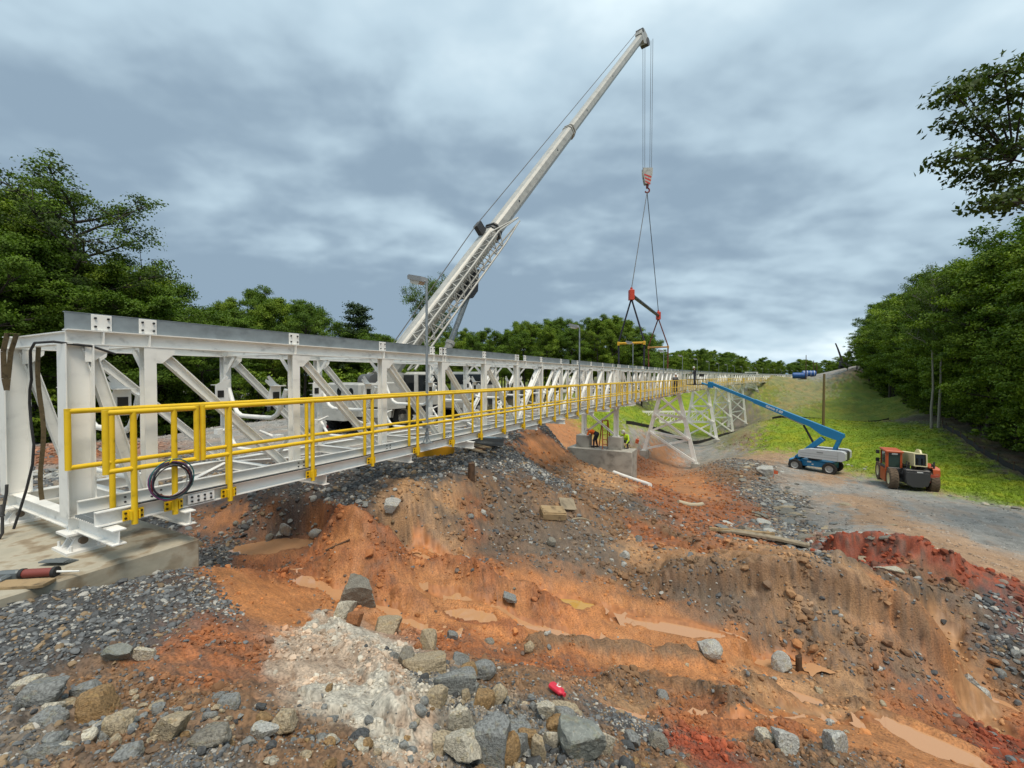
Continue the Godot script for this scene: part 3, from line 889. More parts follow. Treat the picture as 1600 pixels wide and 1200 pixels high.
const POOL_SAYS := ["pale orange puddle under the near end of the walkway", "ochre puddle in the wheel rut beside the clay ridge", "small tan puddle on the smooth clay of the basin", "long muddy puddle below the brown bank", "narrow end of the muddy water below the brown bank", "pale puddle beside the red clods", "small orange puddle behind the pale pointed stone", "puddle in the gully under the dark shale bank", "shallow wash of water behind the orange clay ridge"]
var stony := PackedFloat32Array()
var grass_share := PackedFloat32Array()
var road_share := PackedFloat32Array()
var pool_level := []
var soil := PackedColorArray()
var rough_map := PackedFloat32Array()

func ground_materials() -> void:
	var crumbs := grain(0.035, 5, 21, [[0.0, 0.5], [0.4, 0.85], [0.6, 1.0], [1.0, 1.0]], 1024)
	var lumps := grain(0.03, 5, 22, [[0.0, 0.0], [1.0, 1.0]], 1024)
	var g: StandardMaterial3D = world_tex(mat("ground", Color(1, 1, 1), 1.0), crumbs, 0.9, lumps, 0.9)
	g.vertex_color_use_as_albedo = true
	g.roughness_texture = grain(0.008, 4, 23, [[0.0, 0.5], [0.5, 0.72], [1.0, 0.95]])
	g = world_tex(mat("gravel_road", Color(1, 1, 1), 0.9), grain(0.06, 4, 24, [[0.0, 0.5], [0.5, 0.9], [1.0, 1.0]], 1024), 0.35, lumps, 2.0)
	g.vertex_color_use_as_albedo = true
	g = world_tex(mat("grass_bank", Color(1, 1, 1), 0.95), grain(0.05, 5, 25, [[0.0, 0.55], [0.5, 0.9], [1.0, 1.0]], 1024), 0.3, lumps, 5.0)
	g.vertex_color_use_as_albedo = true
	g = world_tex(mat("wet_mud", Color(0.95, 0.9, 0.88), 0.58), grain(0.02, 4, 26, [[0.0, 0.8], [1.0, 1.0]]), 0.7, lumps, 0.25)
	g.vertex_color_use_as_albedo = true
	mat("muddy water", Color(0.47, 0.255, 0.13), 0.03)
	mat("ochre water", Color(0.46, 0.26, 0.06), 0.03)

const BASE := -1.78            # underside of the gallery
func bw(s: float, l: float, h: float) -> Vector3: return V(s * SINB + l * COSB, h, -(s * COSB - l * SINB))
const LINE := [[2.0, -7.83], [26.5, -7.83], [50.6, -7.1], [72.0, -5.6], [94.3, -3.5], [112.6, -1.0], [131.0, 2.1], [152.0, 6.2], [176.0, 11.8], [202.0, 18.5]]

func span_frame(i: int) -> Transform3D:
	var a := bw(LINE[i][0], LINE[i][1], BASE)
	var b := bw(LINE[i + 1][0], LINE[i + 1][1], BASE)
	var z := (a - b).normalized()
	return Transform3D(Basis(Vector3.UP.cross(z), Vector3.UP, z), a)

func bolts(spots: Array, axis: Vector3, r: float, parent: Node) -> void:
	var b := MB.new()
	for p: Vector3 in spots: b.tube(p, p + axis * 0.018, r, r * 0.9, 6)
	part("bolt", b, M["bolt"], parent)

func rail(parent: Node, l: float, t0: float, t1: float, posts: Array, loop0: bool, loop1: bool, low: float, clamp_on: bool, near: bool) -> void:
	var y: StandardMaterial3D = M["yellow paint"]
	var o := Node3D.new()
	o.name = "handrail"
	parent.add_child(o, true)
	var r := 0.031
	var kind := "P" if near else "p"
	bar("top_rail", kind, r, r, V(l, 1.39, -t0), V(l, 1.39, -t1), y, o)
	bar("mid_rail", kind, r * 0.92, r * 0.92, V(l, 0.76, -t0), V(l, 0.76, -t1), y, o)
	if loop0: bar("end_rail", kind, r, r, V(l, 0.735, -t0), V(l, 1.42, -t0), y, o)
	if loop1: bar("end_rail", kind, r, r, V(l, 0.735, -t1), V(l, 1.42, -t1), y, o)
	for t: float in posts:
		bar("rail_post", kind, r, r, V(l, low, -t), V(l, 1.39, -t), y, o)
		if clamp_on:
			var b := MB.new()
			b.box(V(l - 0.036, 0.245, -t), V(0.014, 0.115, 0.19))
			b.box(V(l, 0.245, -t - 0.036), V(0.06, 0.10, 0.012))
			b.box(V(l, 0.245, -t + 0.036), V(0.06, 0.10, 0.012))
			if near:
				b.col = Color(0.05, 0.04, 0.03)
				for dy in [-0.028, 0.028]:
					for dz in [-0.072, 0.072]: b.tube(V(l - 0.029, 0.245 + dy, -t + dz), V(l - 0.012, 0.245 + dy, -t + dz), 0.013, -1.0, 6)
			part("rail_clamp", b, M["yellow clamp"], o)

func idler(parent: Node, t: float, near: bool) -> void:
	var w: StandardMaterial3D = M["bright white paint"]
	var key := "idler%d" % int(near)
	if not cache.has(key):
		var b := MB.new()
		var sd := 9 if near else 5
		b.path([V(0.86, 1.55, 0), V(0.74, 1.30, 0.0), V(0.60, 1.11, 0.0), V(0.46, 1.045, 0), V(0.2, 1.04, 0), V(-0.2, 1.04, 0), V(-0.46, 1.045, 0), V(-0.60, 1.11, 0), V(-0.74, 1.30, 0), V(-0.86, 1.55, 0)], 0.04, sd)
		cache[key] = b.mesh(w)
		b = MB.new()
		b.path([V(0.88, 0.72, 0), V(0.7, 0.5, 0), V(0.52, 0.42, 0), V(-0.52, 0.42, 0), V(-0.7, 0.5, 0), V(-0.88, 0.72, 0)], 0.034, sd)
		cache[key + "r"] = b.mesh(w)
		var c := MB.new()
		var pl := PackedVector2Array([Vector2(0.10, 1.28), Vector2(0.10, 1.62), Vector2(0.02, 1.66), Vector2(-0.10, 1.79), Vector2(-0.14, 1.77), Vector2(-0.10, 1.70), Vector2(-0.16, 1.73), Vector2(-0.17, 1.69), Vector2(-0.08, 1.60), Vector2(-0.17, 1.28)])
		c.prism(pl, 0.014, Transform3D(Basis(V(0, 0, -1), V(0, 1, 0), V(1, 0, 0)), V(0.80, 0, 0)))
		c.box(V(0.88, 1.62, 0.0), V(0.15, 0.012, 0.2))
		c.box(V(0.87, 1.36, 0.0), V(0.13, 0.012, 0.17))
		c.col = Color(0.02, 0.02, 0.02)
		c.box(V(0.807, 1.45, -0.01), V(0.03, 0.13, 0.11))
		cache[key + "b"] = c.mesh(M["white painted bracket"])
		c = MB.new()
		c.box(V(0.88, 0.74, 0.0), V(0.13, 0.1, 0.12))
		c.tube(V(0.8, 0.76, 0.04), V(0.62, 0.86, 0.16), 0.03, 0.02, 6)
		cache[key + "c"] = c.mesh(M["white painted bracket"])
	put("idler_tube", cache[key], parent, Transform3D(Basis(), V(0, 0, -t + 0.03)))
	put("return_tube", cache[key + "r"], parent, Transform3D(Basis(), V(0, 0, -t + 0.03)))
	for q in 2:
		var bs := Basis(Vector3.UP, PI * q)
		put("idler_bracket", cache[key + "b"], parent, Transform3D(bs, V(0, 0, -t + 0.20 - 0.34 * q * 0.0)))
		put("return_bracket", cache[key + "c"], parent, Transform3D(bs, V(0, 0, -t + 0.20)))

func truss_span(i: int, label: String) -> void:
	var near := i == 0
	var f := span_frame(i)
	var ln := bw(LINE[i][0], LINE[i][1], 0).distance_to(bw(LINE[i + 1][0], LINE[i + 1][1], 0)) - 0.12
	var o := thing("conveyor_truss", label, "truss bridge", f.origin, f.basis, "white truss spans of the conveyor gallery")
	var w: StandardMaterial3D = M["white steel"]
	var n := int(round((ln - 1.56) / 2.06))
	if i >= 4: n = int(round((ln - 1.56) / 3.0))
	var step := (ln - 1.56) / n
	var ts := [0.09, 0.78]
	for k in n: ts.append(0.78 + step * (k + 1))
	ts.append(ln - 0.09)
	var mid := ts.size() / 2
	var xs := [1.02, -1.02]
	for x: float in xs:
		bar("top_chord", "I", 0.15, 0.17, V(x, 2.235, 0), V(x, 2.235, -ln), w, o)
		bar("bottom_chord", "I", 0.15, 0.17, V(x, 0.085, 0), V(x, 0.085, -ln), w, o)
	for k in ts.size():
		var t: float = ts[k]
		var last := k == 0 or k == ts.size() - 1
		for x: float in xs:
			if last: bar("end_post", "I", 0.24, 0.25, V(x, 0.172, -t), V(x, 2.148, -t), w, o, V(0, 0, 1) if near else V(1, 0, 0))
			else: bar("post", "I", 0.13, 0.14, V(x, 0.172, -t), V(x, 2.148, -t), w, o, V(1, 0, 0))
			if k < ts.size() - 1:
				var t2: float = ts[k + 1]
				if k < mid - 1: bar("diagonal", "I", 0.10, 0.12, V(x, 2.12, -t - 0.1), V(x, 0.21, -t2 + 0.1), w, o)
				else: bar("diagonal", "I", 0.10, 0.12, V(x, 0.21, -t - 0.1), V(x, 2.12, -t2 + 0.1), w, o)
			if near and k < ts.size() - 1:
				var g := MB.new()
				var dn := k < mid - 1
				var pl := PackedVector2Array([Vector2(0.06, 2.149), Vector2(0.28, 2.149), Vector2(0.27, 2.08), Vector2(0.13, 1.95), Vector2(0.06, 1.95)] if dn else [Vector2(0.06, 0.172), Vector2(0.28, 0.172), Vector2(0.27, 0.24), Vector2(0.13, 0.37), Vector2(0.06, 0.37)])
				g.prism(pl, 0.012, Transform3D(Basis(V(0, 0, -1), V(0, 1, 0), V(1, 0, 0)), V(x + 0.056, 0, -t)))
				part("gusset_plate", g, w, o)
		bar("cross_beam", "I", 0.12, 0.162, V(-1.1, 0.085, -t), V(2.05 if k == 0 else 2.0 if k % 3 == 1 else 1.82, 0.085, -t), w, o)
		bar("top_strut", "I", 0.10, 0.15, V(-0.94, 2.235, -t), V(0.94, 2.235, -t), w, o)
		if not last and i < 4: idler(o, t, near)
		if k > 0 and k < ts.size() - 2 and i < 5:
			var t2: float = ts[k + 1]
			var s := 1.0 if k % 2 == 0 else -1.0
			bar("floor_brace", "L", 0.08, 0.08, V(-0.9 * s, 0.10, -t - 0.08), V(0.9 * s, 0.10, -t2 + 0.08), w, o)
			bar("roof_brace", "L", 0.07, 0.07, V(-0.9 * s, 2.22, -t - 0.08), V(0.9 * s, 2.22, -t2 + 0.08), w, o)
			if near:
				for x2: float in xs: bar("knee_brace", "L", 0.07, 0.07, V(x2 * 0.93, 1.86, -t), V(x2 * 0.66, 2.15, -t), w, o, V(0, 0, 1))
	# galvanised edge beam in lengths with gaps
	var segs := [[0.0, 6.72], [7.0, 11.35], [11.72, 16.3], [16.6, ln - 0.1]] if near else [[0.1, ln * 0.34], [ln * 0.36, ln * 0.66], [ln * 0.68, ln - 0.1]]
	for sg: Array in segs:
		var b := MB.new()
		b.box(V(1.02, 2.42, -(sg[0] + sg[1]) * 0.5), V(0.008, 0.19, sg[1] - sg[0]))
		b.box(V(1.00, 2.519, -(sg[0] + sg[1]) * 0.5), V(0.055, 0.008, sg[1] - sg[0]))
		b.box(V(0.995, 2.328, -(sg[0] + sg[1]) * 0.5), V(0.045, 0.008, sg[1] - sg[0] - 0.01))
		part("edge_beam", b, M["galvanised steel"], o)
	if i < 2:
		var sp := [0.32]
		for k in range(1, ts.size() - 1): sp.append(ts[k])
		sp.append_array([6.62, 7.1, 11.25, 11.82])
		for t: float in sp:
			var b := MB.new()
			b.cbox(V(1.032, 2.42, -t), V(0.012, 0.185, 0.19 if near else 0.15), 0.003)
			var pp := part("splice_plate", b, w, o)
			if near:
				bolts([V(1.038, 2.47, -t - 0.06), V(1.038, 2.47, -t + 0.06), V(1.038, 2.37, -t - 0.06), V(1.038, 2.37, -t + 0.06)], V(1, 0, 0), 0.014, pp)
				var st := MB.new()
				st.box(V(1.06, 2.235, -t), V(0.066, 0.144, 0.012))
				part("stiffener", st, w, o)
	# walkway
	bar("walkway_channel", "C", 0.07, 0.16, V(1.80, 0.26, 0.02 if near else 0.0), V(1.80, 0.26, -ln), M["bright white paint"], o)
	bar("toe_plate", "C", 0.05, 0.17, V(1.16, 0.275, -0.04), V(1.16, 0.275, -ln), M["bright white paint"], o)
	var gr := MB.new()
	if near:
		for q in 11: gr.box(V(1.22 + q * 0.053, 0.205, -ln * 0.5), V(0.006, 0.03, ln))
		var nb := int(ln / 0.11)
		for q in nb: gr.box(V(1.485, 0.21, -0.05 - q * 0.11), V(0.56, 0.018, 0.006))
	else:
		gr.box(V(1.485, 0.205, -ln * 0.5), V(0.56, 0.02, ln))
	part("grating", gr, M["grating"], o)
	var op := [0.29, 0.68] if near else []
	var t0 := 1.31
	var kk := 0
	while t0 < ln - 0.3:
		op.append(t0)
		t0 += 1.25 if i < 3 else 2.0
		kk += 1
	var lo := 0.14
	if near:
		rail(o, 1.872, 0.05, 0.92, [0.29, 0.68], true, true, lo, true, true)
		rail(o, 1.872, 0.99, ln - 0.05, op.slice(2), true, false, lo, true, true)
	else:
		rail(o, 1.872, 0.05, ln - 0.05, op, false, false, lo, i < 2, false)
	var ip := [0.33]
	t0 = 1.64
	while t0 < ln - 0.3:
		ip.append(t0)
		t0 += 1.3 if i < 3 else 2.0
	rail(o, 1.225, -0.05, ln - 0.05, ip, true, true, 0.2, false, near)
	if i < 2:
		var b := MB.new()
		b.tube(V(1.852, 0.352, -0.3), V(1.852, 0.352, -ln), 0.009, -1.0, 6)
		part("cable", b, M["black rubber"], o)
	if near:
		for k in range(0, ts.size()):
			var t: float = ts[k] + (0.42 if k == 0 else 0.0)
			bolts([V(1.186, 0.31, -t - 0.05), V(1.186, 0.31, -t + 0.05), V(1.186, 0.25, -t - 0.05), V(1.186, 0.25, -t + 0.05)], V(1, 0, 0), 0.013, o)
		var sp := MB.new()
		sp.box(V(1.841, 0.265, -0.98), V(0.011, 0.115, 0.3))
		var pp := part("splice_plate", sp, M["bright white paint"], o)
		var bl := []
		for q in 4:
			for y in [0.24, 0.29]: bl.append(V(1.846, y, -0.87 - q * 0.072))
		bolts(bl, V(1, 0, 0), 0.013, pp)
		# shoes that carry the end of the span
		for x: float in xs:
			var b := MB.new()
			b.box(V(x, -0.012, -0.09), V(0.30, 0.024, 0.3))
			b.box(V(x, -0.205, -0.09), V(0.42, 0.03, 0.34))
			for s in [-1.0, 1.0]:
				b.prism(PackedVector2Array([Vector2(-0.13, -0.19), Vector2(0.13, -0.19), Vector2(0.055, -0.06), Vector2(-0.055, -0.06)]), 0.022, Transform3D(Basis(V(0, 0, -1), V(0, 1, 0), V(1, 0, 0)), V(x + s * 0.085 - 0.011, 0, -0.09)))
				b.tube(V(x + s * 0.17, -0.19, 0.03), V(x + s * 0.17, -0.13, 0.03), 0.014, -1.0, 6)
				b.tube(V(x + s * 0.17, -0.19, -0.21), V(x + s * 0.17, -0.13, -0.21), 0.014, -1.0, 6)
				b.prism(PackedVector2Array([Vector2(-0.1, -0.024), Vector2(0.1, -0.024), Vector2(0.05, -0.14), Vector2(-0.05, -0.14)]), 0.02, Transform3D(Basis(V(0, 0, -1), V(0, 1, 0), V(1, 0, 0)), V(x + s * 0.05 - 0.01, 0, -0.09)))
			b.col = Color(0.16, 0.12, 0.09)
			b.tube(V(x - 0.14, -0.105, -0.09), V(x + 0.14, -0.105, -0.09), 0.04, -1.0, 12)
			part("bearing_shoe", b, M["white painted bracket"], o)

func light_pole(s: float, l: float, label: String, near: bool) -> void:
	var o := thing("walkway_lamp_post", label, "lamp post", bw(s, l, BASE + 0.345), span_frame(0).basis, "lamp posts along the outer channel of the walkway")
	var b := MB.new()
	var sd := 10 if near else 6
	b.tube(V(0, 0.02, 0), V(0, 3.46, 0), 0.03, 0.027, sd)
	part("pole", b, M["galvanised steel"], o)
	b = MB.new()
	b.box(V(0, 0.01, 0), V(0.16, 0.02, 0.22))
	if near:
		for a in 3:
			var e := V(cos(a * TAU / 3), 0, sin(a * TAU / 3))
			b.tube(V(0, 0.22, 0) + e * 0.02, V(0, 0.02, 0) + e * 0.09, 0.012, -1.0, 6)
		b.tube(V(0, 0.2, 0), V(0, 0.24, 0), 0.05, -1.0, 10)
		b.box(V(0, 0.36, 0.03), V(0.12, 0.06, 0.1))
	part("base", b, M["galvanised steel"], o)
	b = MB.new()
	b.tube(V(0, 3.44, 0), V(-0.12, 3.50, 0), 0.022, -1.0, 6)
	b.prism(PackedVector2Array([Vector2(-0.04, 3.44), Vector2(-0.06, 3.55), Vector2(-0.40, 3.63), Vector2(-0.44, 3.60), Vector2(-0.43, 3.53)]), 0.22, Transform3D(Basis(), V(0, 0, -0.11)))
	part("lamp_housing", b, M["lamp grey"], o)
	b = MB.new()
	b.prism(PackedVector2Array([Vector2(-0.10, 3.457), Vector2(-0.39, 3.52), Vector2(-0.36, 3.44), Vector2(-0.16, 3.40)]), 0.18, Transform3D(Basis(), V(0, 0, -0.09)))
	part("lens", b, M["lamp lens"], o)

func tower(i: int, spread: float, label: String, box: bool) -> void:      # a splayed steel trestle below the joint between two spans
	var c := bw(LINE[i][0], LINE[i][1], 0)
	var f := span_frame(i - 1)
	var o := thing("steel_trestle", label, "trestle", V(c.x, BASE - 0.02, c.z), f.basis, "white steel trestles carrying the gallery")
	var w: StandardMaterial3D = M["white steel"]
	var feet := []
	for s in [-1.0, 1.0]:
		var q: Vector3 = o.transform * V(s * spread, 0, 0)
		feet.append(ground(q.x, q.z) - o.position.y + (0.75 if s < 0 else 0.45))
	var tall: float = -minf(feet[0], feet[1])
	var legs := []
	for k in 2:
		var s := -1.0 if k == 0 else 1.0
		var a := V(s * spread, feet[k], 0)
		var b := V(s * 0.95, -0.16, 0)
		legs.append([a, b])
		bar("leg", "B", 0.38, 0.38, a, b, w, o, V(1, 0, 0))
		var p := MB.new()
		var q: Vector3 = o.transform * a
		var gh := ground(q.x, q.z) - o.position.y
		p.cbox(V(a.x, (feet[k] + gh - 1.0) * 0.5 - 0.02, 0), V(0.85, feet[k] - gh + 1.0, 0.85), 0.03)
		part("pedestal", p, M["concrete"], o)
		p = MB.new()
		p.box(V(a.x, feet[k] + 0.0, 0), V(0.5, 0.04, 0.5))
		part("base_plate", p, w, o)
	bar("cap_beam", "I", 0.26, 0.16, V(-1.3, -0.08, 0), V(1.3, -0.08, 0), w, o)
	var m := 3 if tall > 6.0 else 2
	for q in m:
		var f0 := 0.02 + 0.95 * q / m
		var f1 := 0.02 + 0.95 * (q + 1) / m
		var a0: Vector3 = legs[0][0].lerp(legs[0][1], f0)
		var a1: Vector3 = legs[0][0].lerp(legs[0][1], f1)
		var b0: Vector3 = legs[1][0].lerp(legs[1][1], f0)
		var b1: Vector3 = legs[1][0].lerp(legs[1][1], f1)
		if q > 0: bar("strut", "B", 0.26, 0.26, a0, b0, w, o)
		bar("brace", "B", 0.22, 0.22, a0, b1, w, o)
		bar("brace", "B", 0.22, 0.22, b0 + V(0, 0, 0.23), a1 + V(0, 0, 0.23), w, o)

const ORD := ["fifth", "sixth", "seventh", "eighth", "ninth", "tenth", "eleventh", "twelfth", "thirteenth", "fourteenth", "fifteenth", "sixteenth", "seventeenth", "eighteenth", "nineteenth", "twentieth", "last"]
func bridge() -> void:
	var m: StandardMaterial3D = mat("yellow clamp", Color(0.80, 0.52, 0.012), 0.45)
	m.vertex_color_use_as_albedo = true
	m = mat("white painted bracket", Color(0.78, 0.77, 0.74), 0.45)
	m.vertex_color_use_as_albedo = true
	mat("grating", Color(0.30, 0.33, 0.35), 0.5, 0.4)
	mat("lamp grey", Color(0.22, 0.23, 0.235), 0.5)
	mat("lamp lens", Color(0.5, 0.47, 0.4), 0.15)
	var says := ["long white truss span with yellow handrails resting on the concrete abutment", "white truss span hanging under the yellow spreader bars past the concrete pier", "white truss span behind the raised boom lift basket", "white truss span over the second steel trestle", "white truss span over the third steel trestle", "white truss span ending at the clay abutment of the far hill",
		"white gallery span lying level on the far hilltop", "white gallery span beside the blue tanks on the hilltop", "farthest white gallery span before the tree line"]
	for i in LINE.size() - 1: truss_span(i, says[i])
	# lamp posts every ten metres on the outer channel
	var k := 0
	var s := 7.37
	var near_says := ["tall galvanised lamp post on the walkway in front of the crane boom", "galvanised lamp post beside the walkway just before the concrete pier", "galvanised lamp post in front of the yellow spreader bar", "galvanised lamp post just past the second spreader bar"]
	while s < 200.0:
		var i := 0
		while LINE[i + 1][0] < s: i += 1
		var e: float = (s - LINE[i][0]) / (LINE[i + 1][0] - LINE[i][0])
		var l: float = lerpf(LINE[i][1], LINE[i + 1][1], e) + 1.87
		light_pole(s, l, near_says[k] if k < 4 else "small grey lamp post, %s of the row along the walkway counted from the near end" % ORD[k - 4], k < 2)
		s += 9.85
		k += 1
	# the pier that ends the first span
	var f := span_frame(0)
	var o := thing("bridge_pier", "grey concrete pier with two pedestals and white braced columns", "bridge pier", bw(26.5, -7.83, BASE - 0.02), f.basis)
	var b := MB.new()
	b.cbox(V(0.12, -3.65, 0), V(4.0, 2.0, 1.5), 0.03)
	part("footing", b, M["concrete"], o)
	for x in [-1.02, 1.02]:
		b = MB.new()
		b.cbox(V(x, -2.27, 0), V(0.8, 0.78, 0.8), 0.025)
		part("pedestal", b, M["concrete"], o)
		b = MB.new()
		b.box(V(x, -1.865, 0), V(0.42, 0.03, 0.42))
		part("base_plate", b, M["white steel"], o)
		bar("column", "I", 0.26, 0.26, V(x, -1.85, 0), V(x, -0.18, 0), M["white steel"], o, V(1, 0, 0))
	bar("cap_beam", "I", 0.24, 0.17, V(-1.25, -0.09, 0), V(1.25, -0.09, 0), M["white steel"], o)
	bar("brace", "I", 0.11, 0.12, V(-0.9, -1.72, 0), V(0.9, -0.32, 0), M["white steel"], o)
	bar("brace", "I", 0.11, 0.12, V(0.9, -1.72, 0.13), V(-0.9, -0.32, 0.13), M["white steel"], o)
	var tw := ["nearest splayed white steel trestle standing past the concrete pier", "second splayed steel trestle behind the boom lift boom", "third steel trestle on tall round pedestals in the valley", "fourth steel trestle at the foot of the far hill", "last steel trestle at the clay abutment of the far hill"]
	for i in range(2, 7): tower(i, [2.7, 2.3, 2.0, 1.8, 1.3][i - 2], tw[i - 2], false)
	# the near abutment
	o = thing("concrete_abutment", "stained tan concrete slab under the near end of the truss", "abutment", bw(2.92, -5.92, -2.0), f.basis)
	b = MB.new()
	b.cbox(V(-2.3, -0.55, 3.0), V(4.6, 1.1, 6.0), 0.02)
	part("slab", b, M["stained concrete"], o)

func wheel(parent: Node, at: Vector3, r: float, w: float, rim: Material, side := 1.0, tread := true) -> void:   # axle along x
	var key := "wheel %.2f %.2f %d" % [r, w, rim.get_instance_id()]
	if not cache.has(key):
		var t := Transform3D(Basis(V(0, -1, 0), V(1, 0, 0), V(0, 0, 1)), Vector3.ZERO)
		var b := MB.new()
		b.lathe([Vector2(r * 0.55, -w * 0.46), Vector2(r * 0.88, -w * 0.5), Vector2(r * 0.985, -w * 0.38), Vector2(r * 0.985, w * 0.38), Vector2(r * 0.88, w * 0.5), Vector2(r * 0.55, w * 0.46)], 24, t)
		if tread:
			for k in 22:
				var a := TAU * k / 22
				for s in [-1.0, 1.0]:
					var e := V(0, cos(a + s * 0.07), sin(a + s * 0.07))
					b.box(V(s * w * 0.22, 0, 0) + e * r * 0.985, V(w * 0.46, r * 0.06, r * 0.12), Basis(V(1, 0, 0), e, V(1, 0, 0).cross(e)).rotated(e, s * 0.5))
		cache[key] = b.mesh(M["tyre"])
		b = MB.new()
		b.lathe([Vector2(0.0, w * 0.30), Vector2(r * 0.16, w * 0.30), Vector2(r * 0.2, w * 0.2), Vector2(r * 0.42, w * 0.14), Vector2(r * 0.52, w * 0.42), Vector2(r * 0.57, w * 0.455)], 20, t)
		for k in 8: b.tube(V(w * 0.17, cos(k * TAU / 8) * r * 0.3, sin(k * TAU / 8) * r * 0.3), V(w * 0.24, cos(k * TAU / 8) * r * 0.3, sin(k * TAU / 8) * r * 0.3), r * 0.035, -1.0, 5)
		cache[key + "rim"] = b.mesh(rim)
	var o := Node3D.new()
	o.name = "wheel"
	parent.add_child(o, true)
	o.transform = Transform3D(Basis() if side > 0.0 else Basis(Vector3.UP, PI), at)
	put("tyre", cache[key], o)
	put("rim", cache[key + "rim"], o)

func octagon(w: float, h: float, c: float) -> PackedVector2Array:
	return PackedVector2Array([Vector2(-w / 2 + c * 0.4, h / 2), Vector2(-w / 2, h / 2 - c * 0.4), Vector2(-w / 2, -h / 2 + c), Vector2(-w / 2 + c, -h / 2), Vector2(w / 2 - c, -h / 2), Vector2(w / 2, -h / 2 + c), Vector2(w / 2, h / 2 - c * 0.4), Vector2(w / 2 - c * 0.4, h / 2)])

func crane() -> void:
	world_tex(mat("crane white", Color(0.47, 0.46, 0.42), 0.4), grain(0.01, 5, 31, [[0.0, 0.8], [0.5, 0.97], [1.0, 1.0]]), 0.4)
	mat("tyre", Color(0.03, 0.029, 0.028), 0.9)
	mat("rope", Color(0.10, 0.10, 0.10), 0.6, 0.2)
	var w: StandardMaterial3D = M["crane white"]
	var dk: StandardMaterial3D = M["dark steel"]
	var B := V(-5.9, -0.1, -20.0)
	var T := V(12.35, 32.3, -42.0)
	var gy := ground(-5.0, -22.0) - 0.05
	var cz := V(-SINB, 0, COSB)                      # backwards along the carrier
	var cx := V(COSB, 0, SINB)
	var o := thing("mobile_crane", "white truck crane with its telescopic boom raised high", "crane", V(-7.6, gy, -17.6), Basis(cx, Vector3.UP, cz))
	var inv := o.transform.affine_inverse()
	var b := MB.new()
	b.box(V(0, 1.0, -6.0), V(2.3, 0.5, 11.6))
	part("chassis", b, dk, o)
	b = MB.new()
	b.cbox(V(0, 1.42, -6.2), V(2.7, 0.32, 12.4), 0.04)
	part("deck", b, w, o)
	b = MB.new()
	b.prism(PackedVector2Array([Vector2(0.15, 0.75), Vector2(0.15, 1.25), Vector2(-0.75, 1.25), Vector2(-0.75, 1.0), Vector2(-0.3, 0.75)]), 2.6, Transform3D(Basis(V(0, 0, 1), V(0, 1, 0), V(-1, 0, 0)), V(1.3, 0, 0)))
	part("bumper", b, w, o)
	for z in [-1.7, -3.3, -8.3, -9.9]:
		for x in [-1.0, 1.0]:
			wheel(o, V(x * 1.02, 0.66, z), 0.66, 0.48, w, x)
			b = MB.new()
			for k in 7:
				var a0 := PI * k / 7
				var a1 := PI * (k + 1) / 7
				b.quad(V(x * 1.3, 0.66 + sin(a0) * 0.82, z - cos(a0) * 0.82), V(x * 1.3, 0.66 + sin(a1) * 0.82, z - cos(a1) * 0.82), V(x * 0.75, 0.66 + sin(a1) * 0.82, z - cos(a1) * 0.82), V(x * 0.75, 0.66 + sin(a0) * 0.82, z - cos(a0) * 0.82))
				b.quad(V(x * 1.3, 0.66 + sin(a0) * 0.76, z - cos(a0) * 0.76), V(x * 1.3, 0.66 + sin(a1) * 0.76, z - cos(a1) * 0.76), V(x * 1.3, 0.66 + sin(a1) * 0.82, z - cos(a1) * 0.82), V(x * 1.3, 0.66 + sin(a0) * 0.82, z - cos(a0) * 0.82))
			part("fender", b, w, o)
	for z in [-0.5, -6.2]:
		for x in [-1.0, 1.0]:
			b = MB.new()
			b.box(V(x * 2.1, 1.05, z), V(1.7, 0.3, 0.34))
			b.tube(V(x * 2.85, 1.1, z), V(x * 2.85, 0.12, z), 0.11, -1.0, 10)
			b.cbox(V(x * 2.85, 0.08, z), V(0.62, 0.12, 0.62), 0.03)
			part("outrigger", b, w, o)
	b = MB.new()
	b.cbox(V(0, 2.15, -11.2), V(2.5, 1.25, 1.9), 0.12)
	var cab := part("driver_cab", b, w, o)
	b = MB.new()
	b.box(V(0, 2.3, -11.2), V(2.515, 0.62, 1.5))
	b.box(V(0, 2.3, -11.2), V(2.1, 0.62, 1.915))
	part("window", b, M["window dark"], cab)
	# the part that turns
	var dh := V(0.6385, 0, -0.7696)
	var dr := V(0.7696, 0, 0.6385)
	var tb := inv.basis * Basis(dr, Vector3.UP, -dh)
	var bo := inv * B
	var tt := Transform3D(tb, bo)
	b = MB.new()
	b.tube(tt * V(0, -0.95, -1.4), tt * V(0, -0.72, -1.4), 1.0, 1.0, 24)
	part("turntable", b, dk, o)
	b = MB.new()
	for x in [-0.72, 0.72]: b.prism(PackedVector2Array([Vector2(-2.6, -0.75), Vector2(-2.6, -0.1), Vector2(-0.4, 0.28), Vector2(0.3, 0.28), Vector2(1.0, -0.3), Vector2(1.0, -0.75)]), 0.1, tt * Transform3D(Basis(V(0, 0, 1), V(0, 1, 0), V(-1, 0, 0)), V(x + 0.05, 0, 0)))
	b.box(tt * V(0, -0.7, -0.8), V(1.5, 0.1, 3.4), tb)
	part("slewing_frame", b, w, o)
	b = MB.new()
	b.cbox(tt * V(0, -0.68, 1.5), V(2.7, 1.0, 1.1), 0.08, tb)
	var cw := part("counterweight", b, w, o)
	b = MB.new()
	for x in [-0.2, 0.75]: b.tube(tt * V(x, -0.55, 2.02), tt * V(x, -0.55, 2.07), 0.17, -1.0, 16)
	part("lifting_eye", b, M["window dark"], cw)
	b = MB.new()
	b.cbox(tt * V(1.15, -0.72, 0.35), V(0.72, 1.15, 1.0), 0.05, tb)
	b.cbox(tt * V(1.15, -0.95, 0.9), V(0.6, 0.6, 0.6), 0.04, tb)
	part("engine_housing", b, w, o)
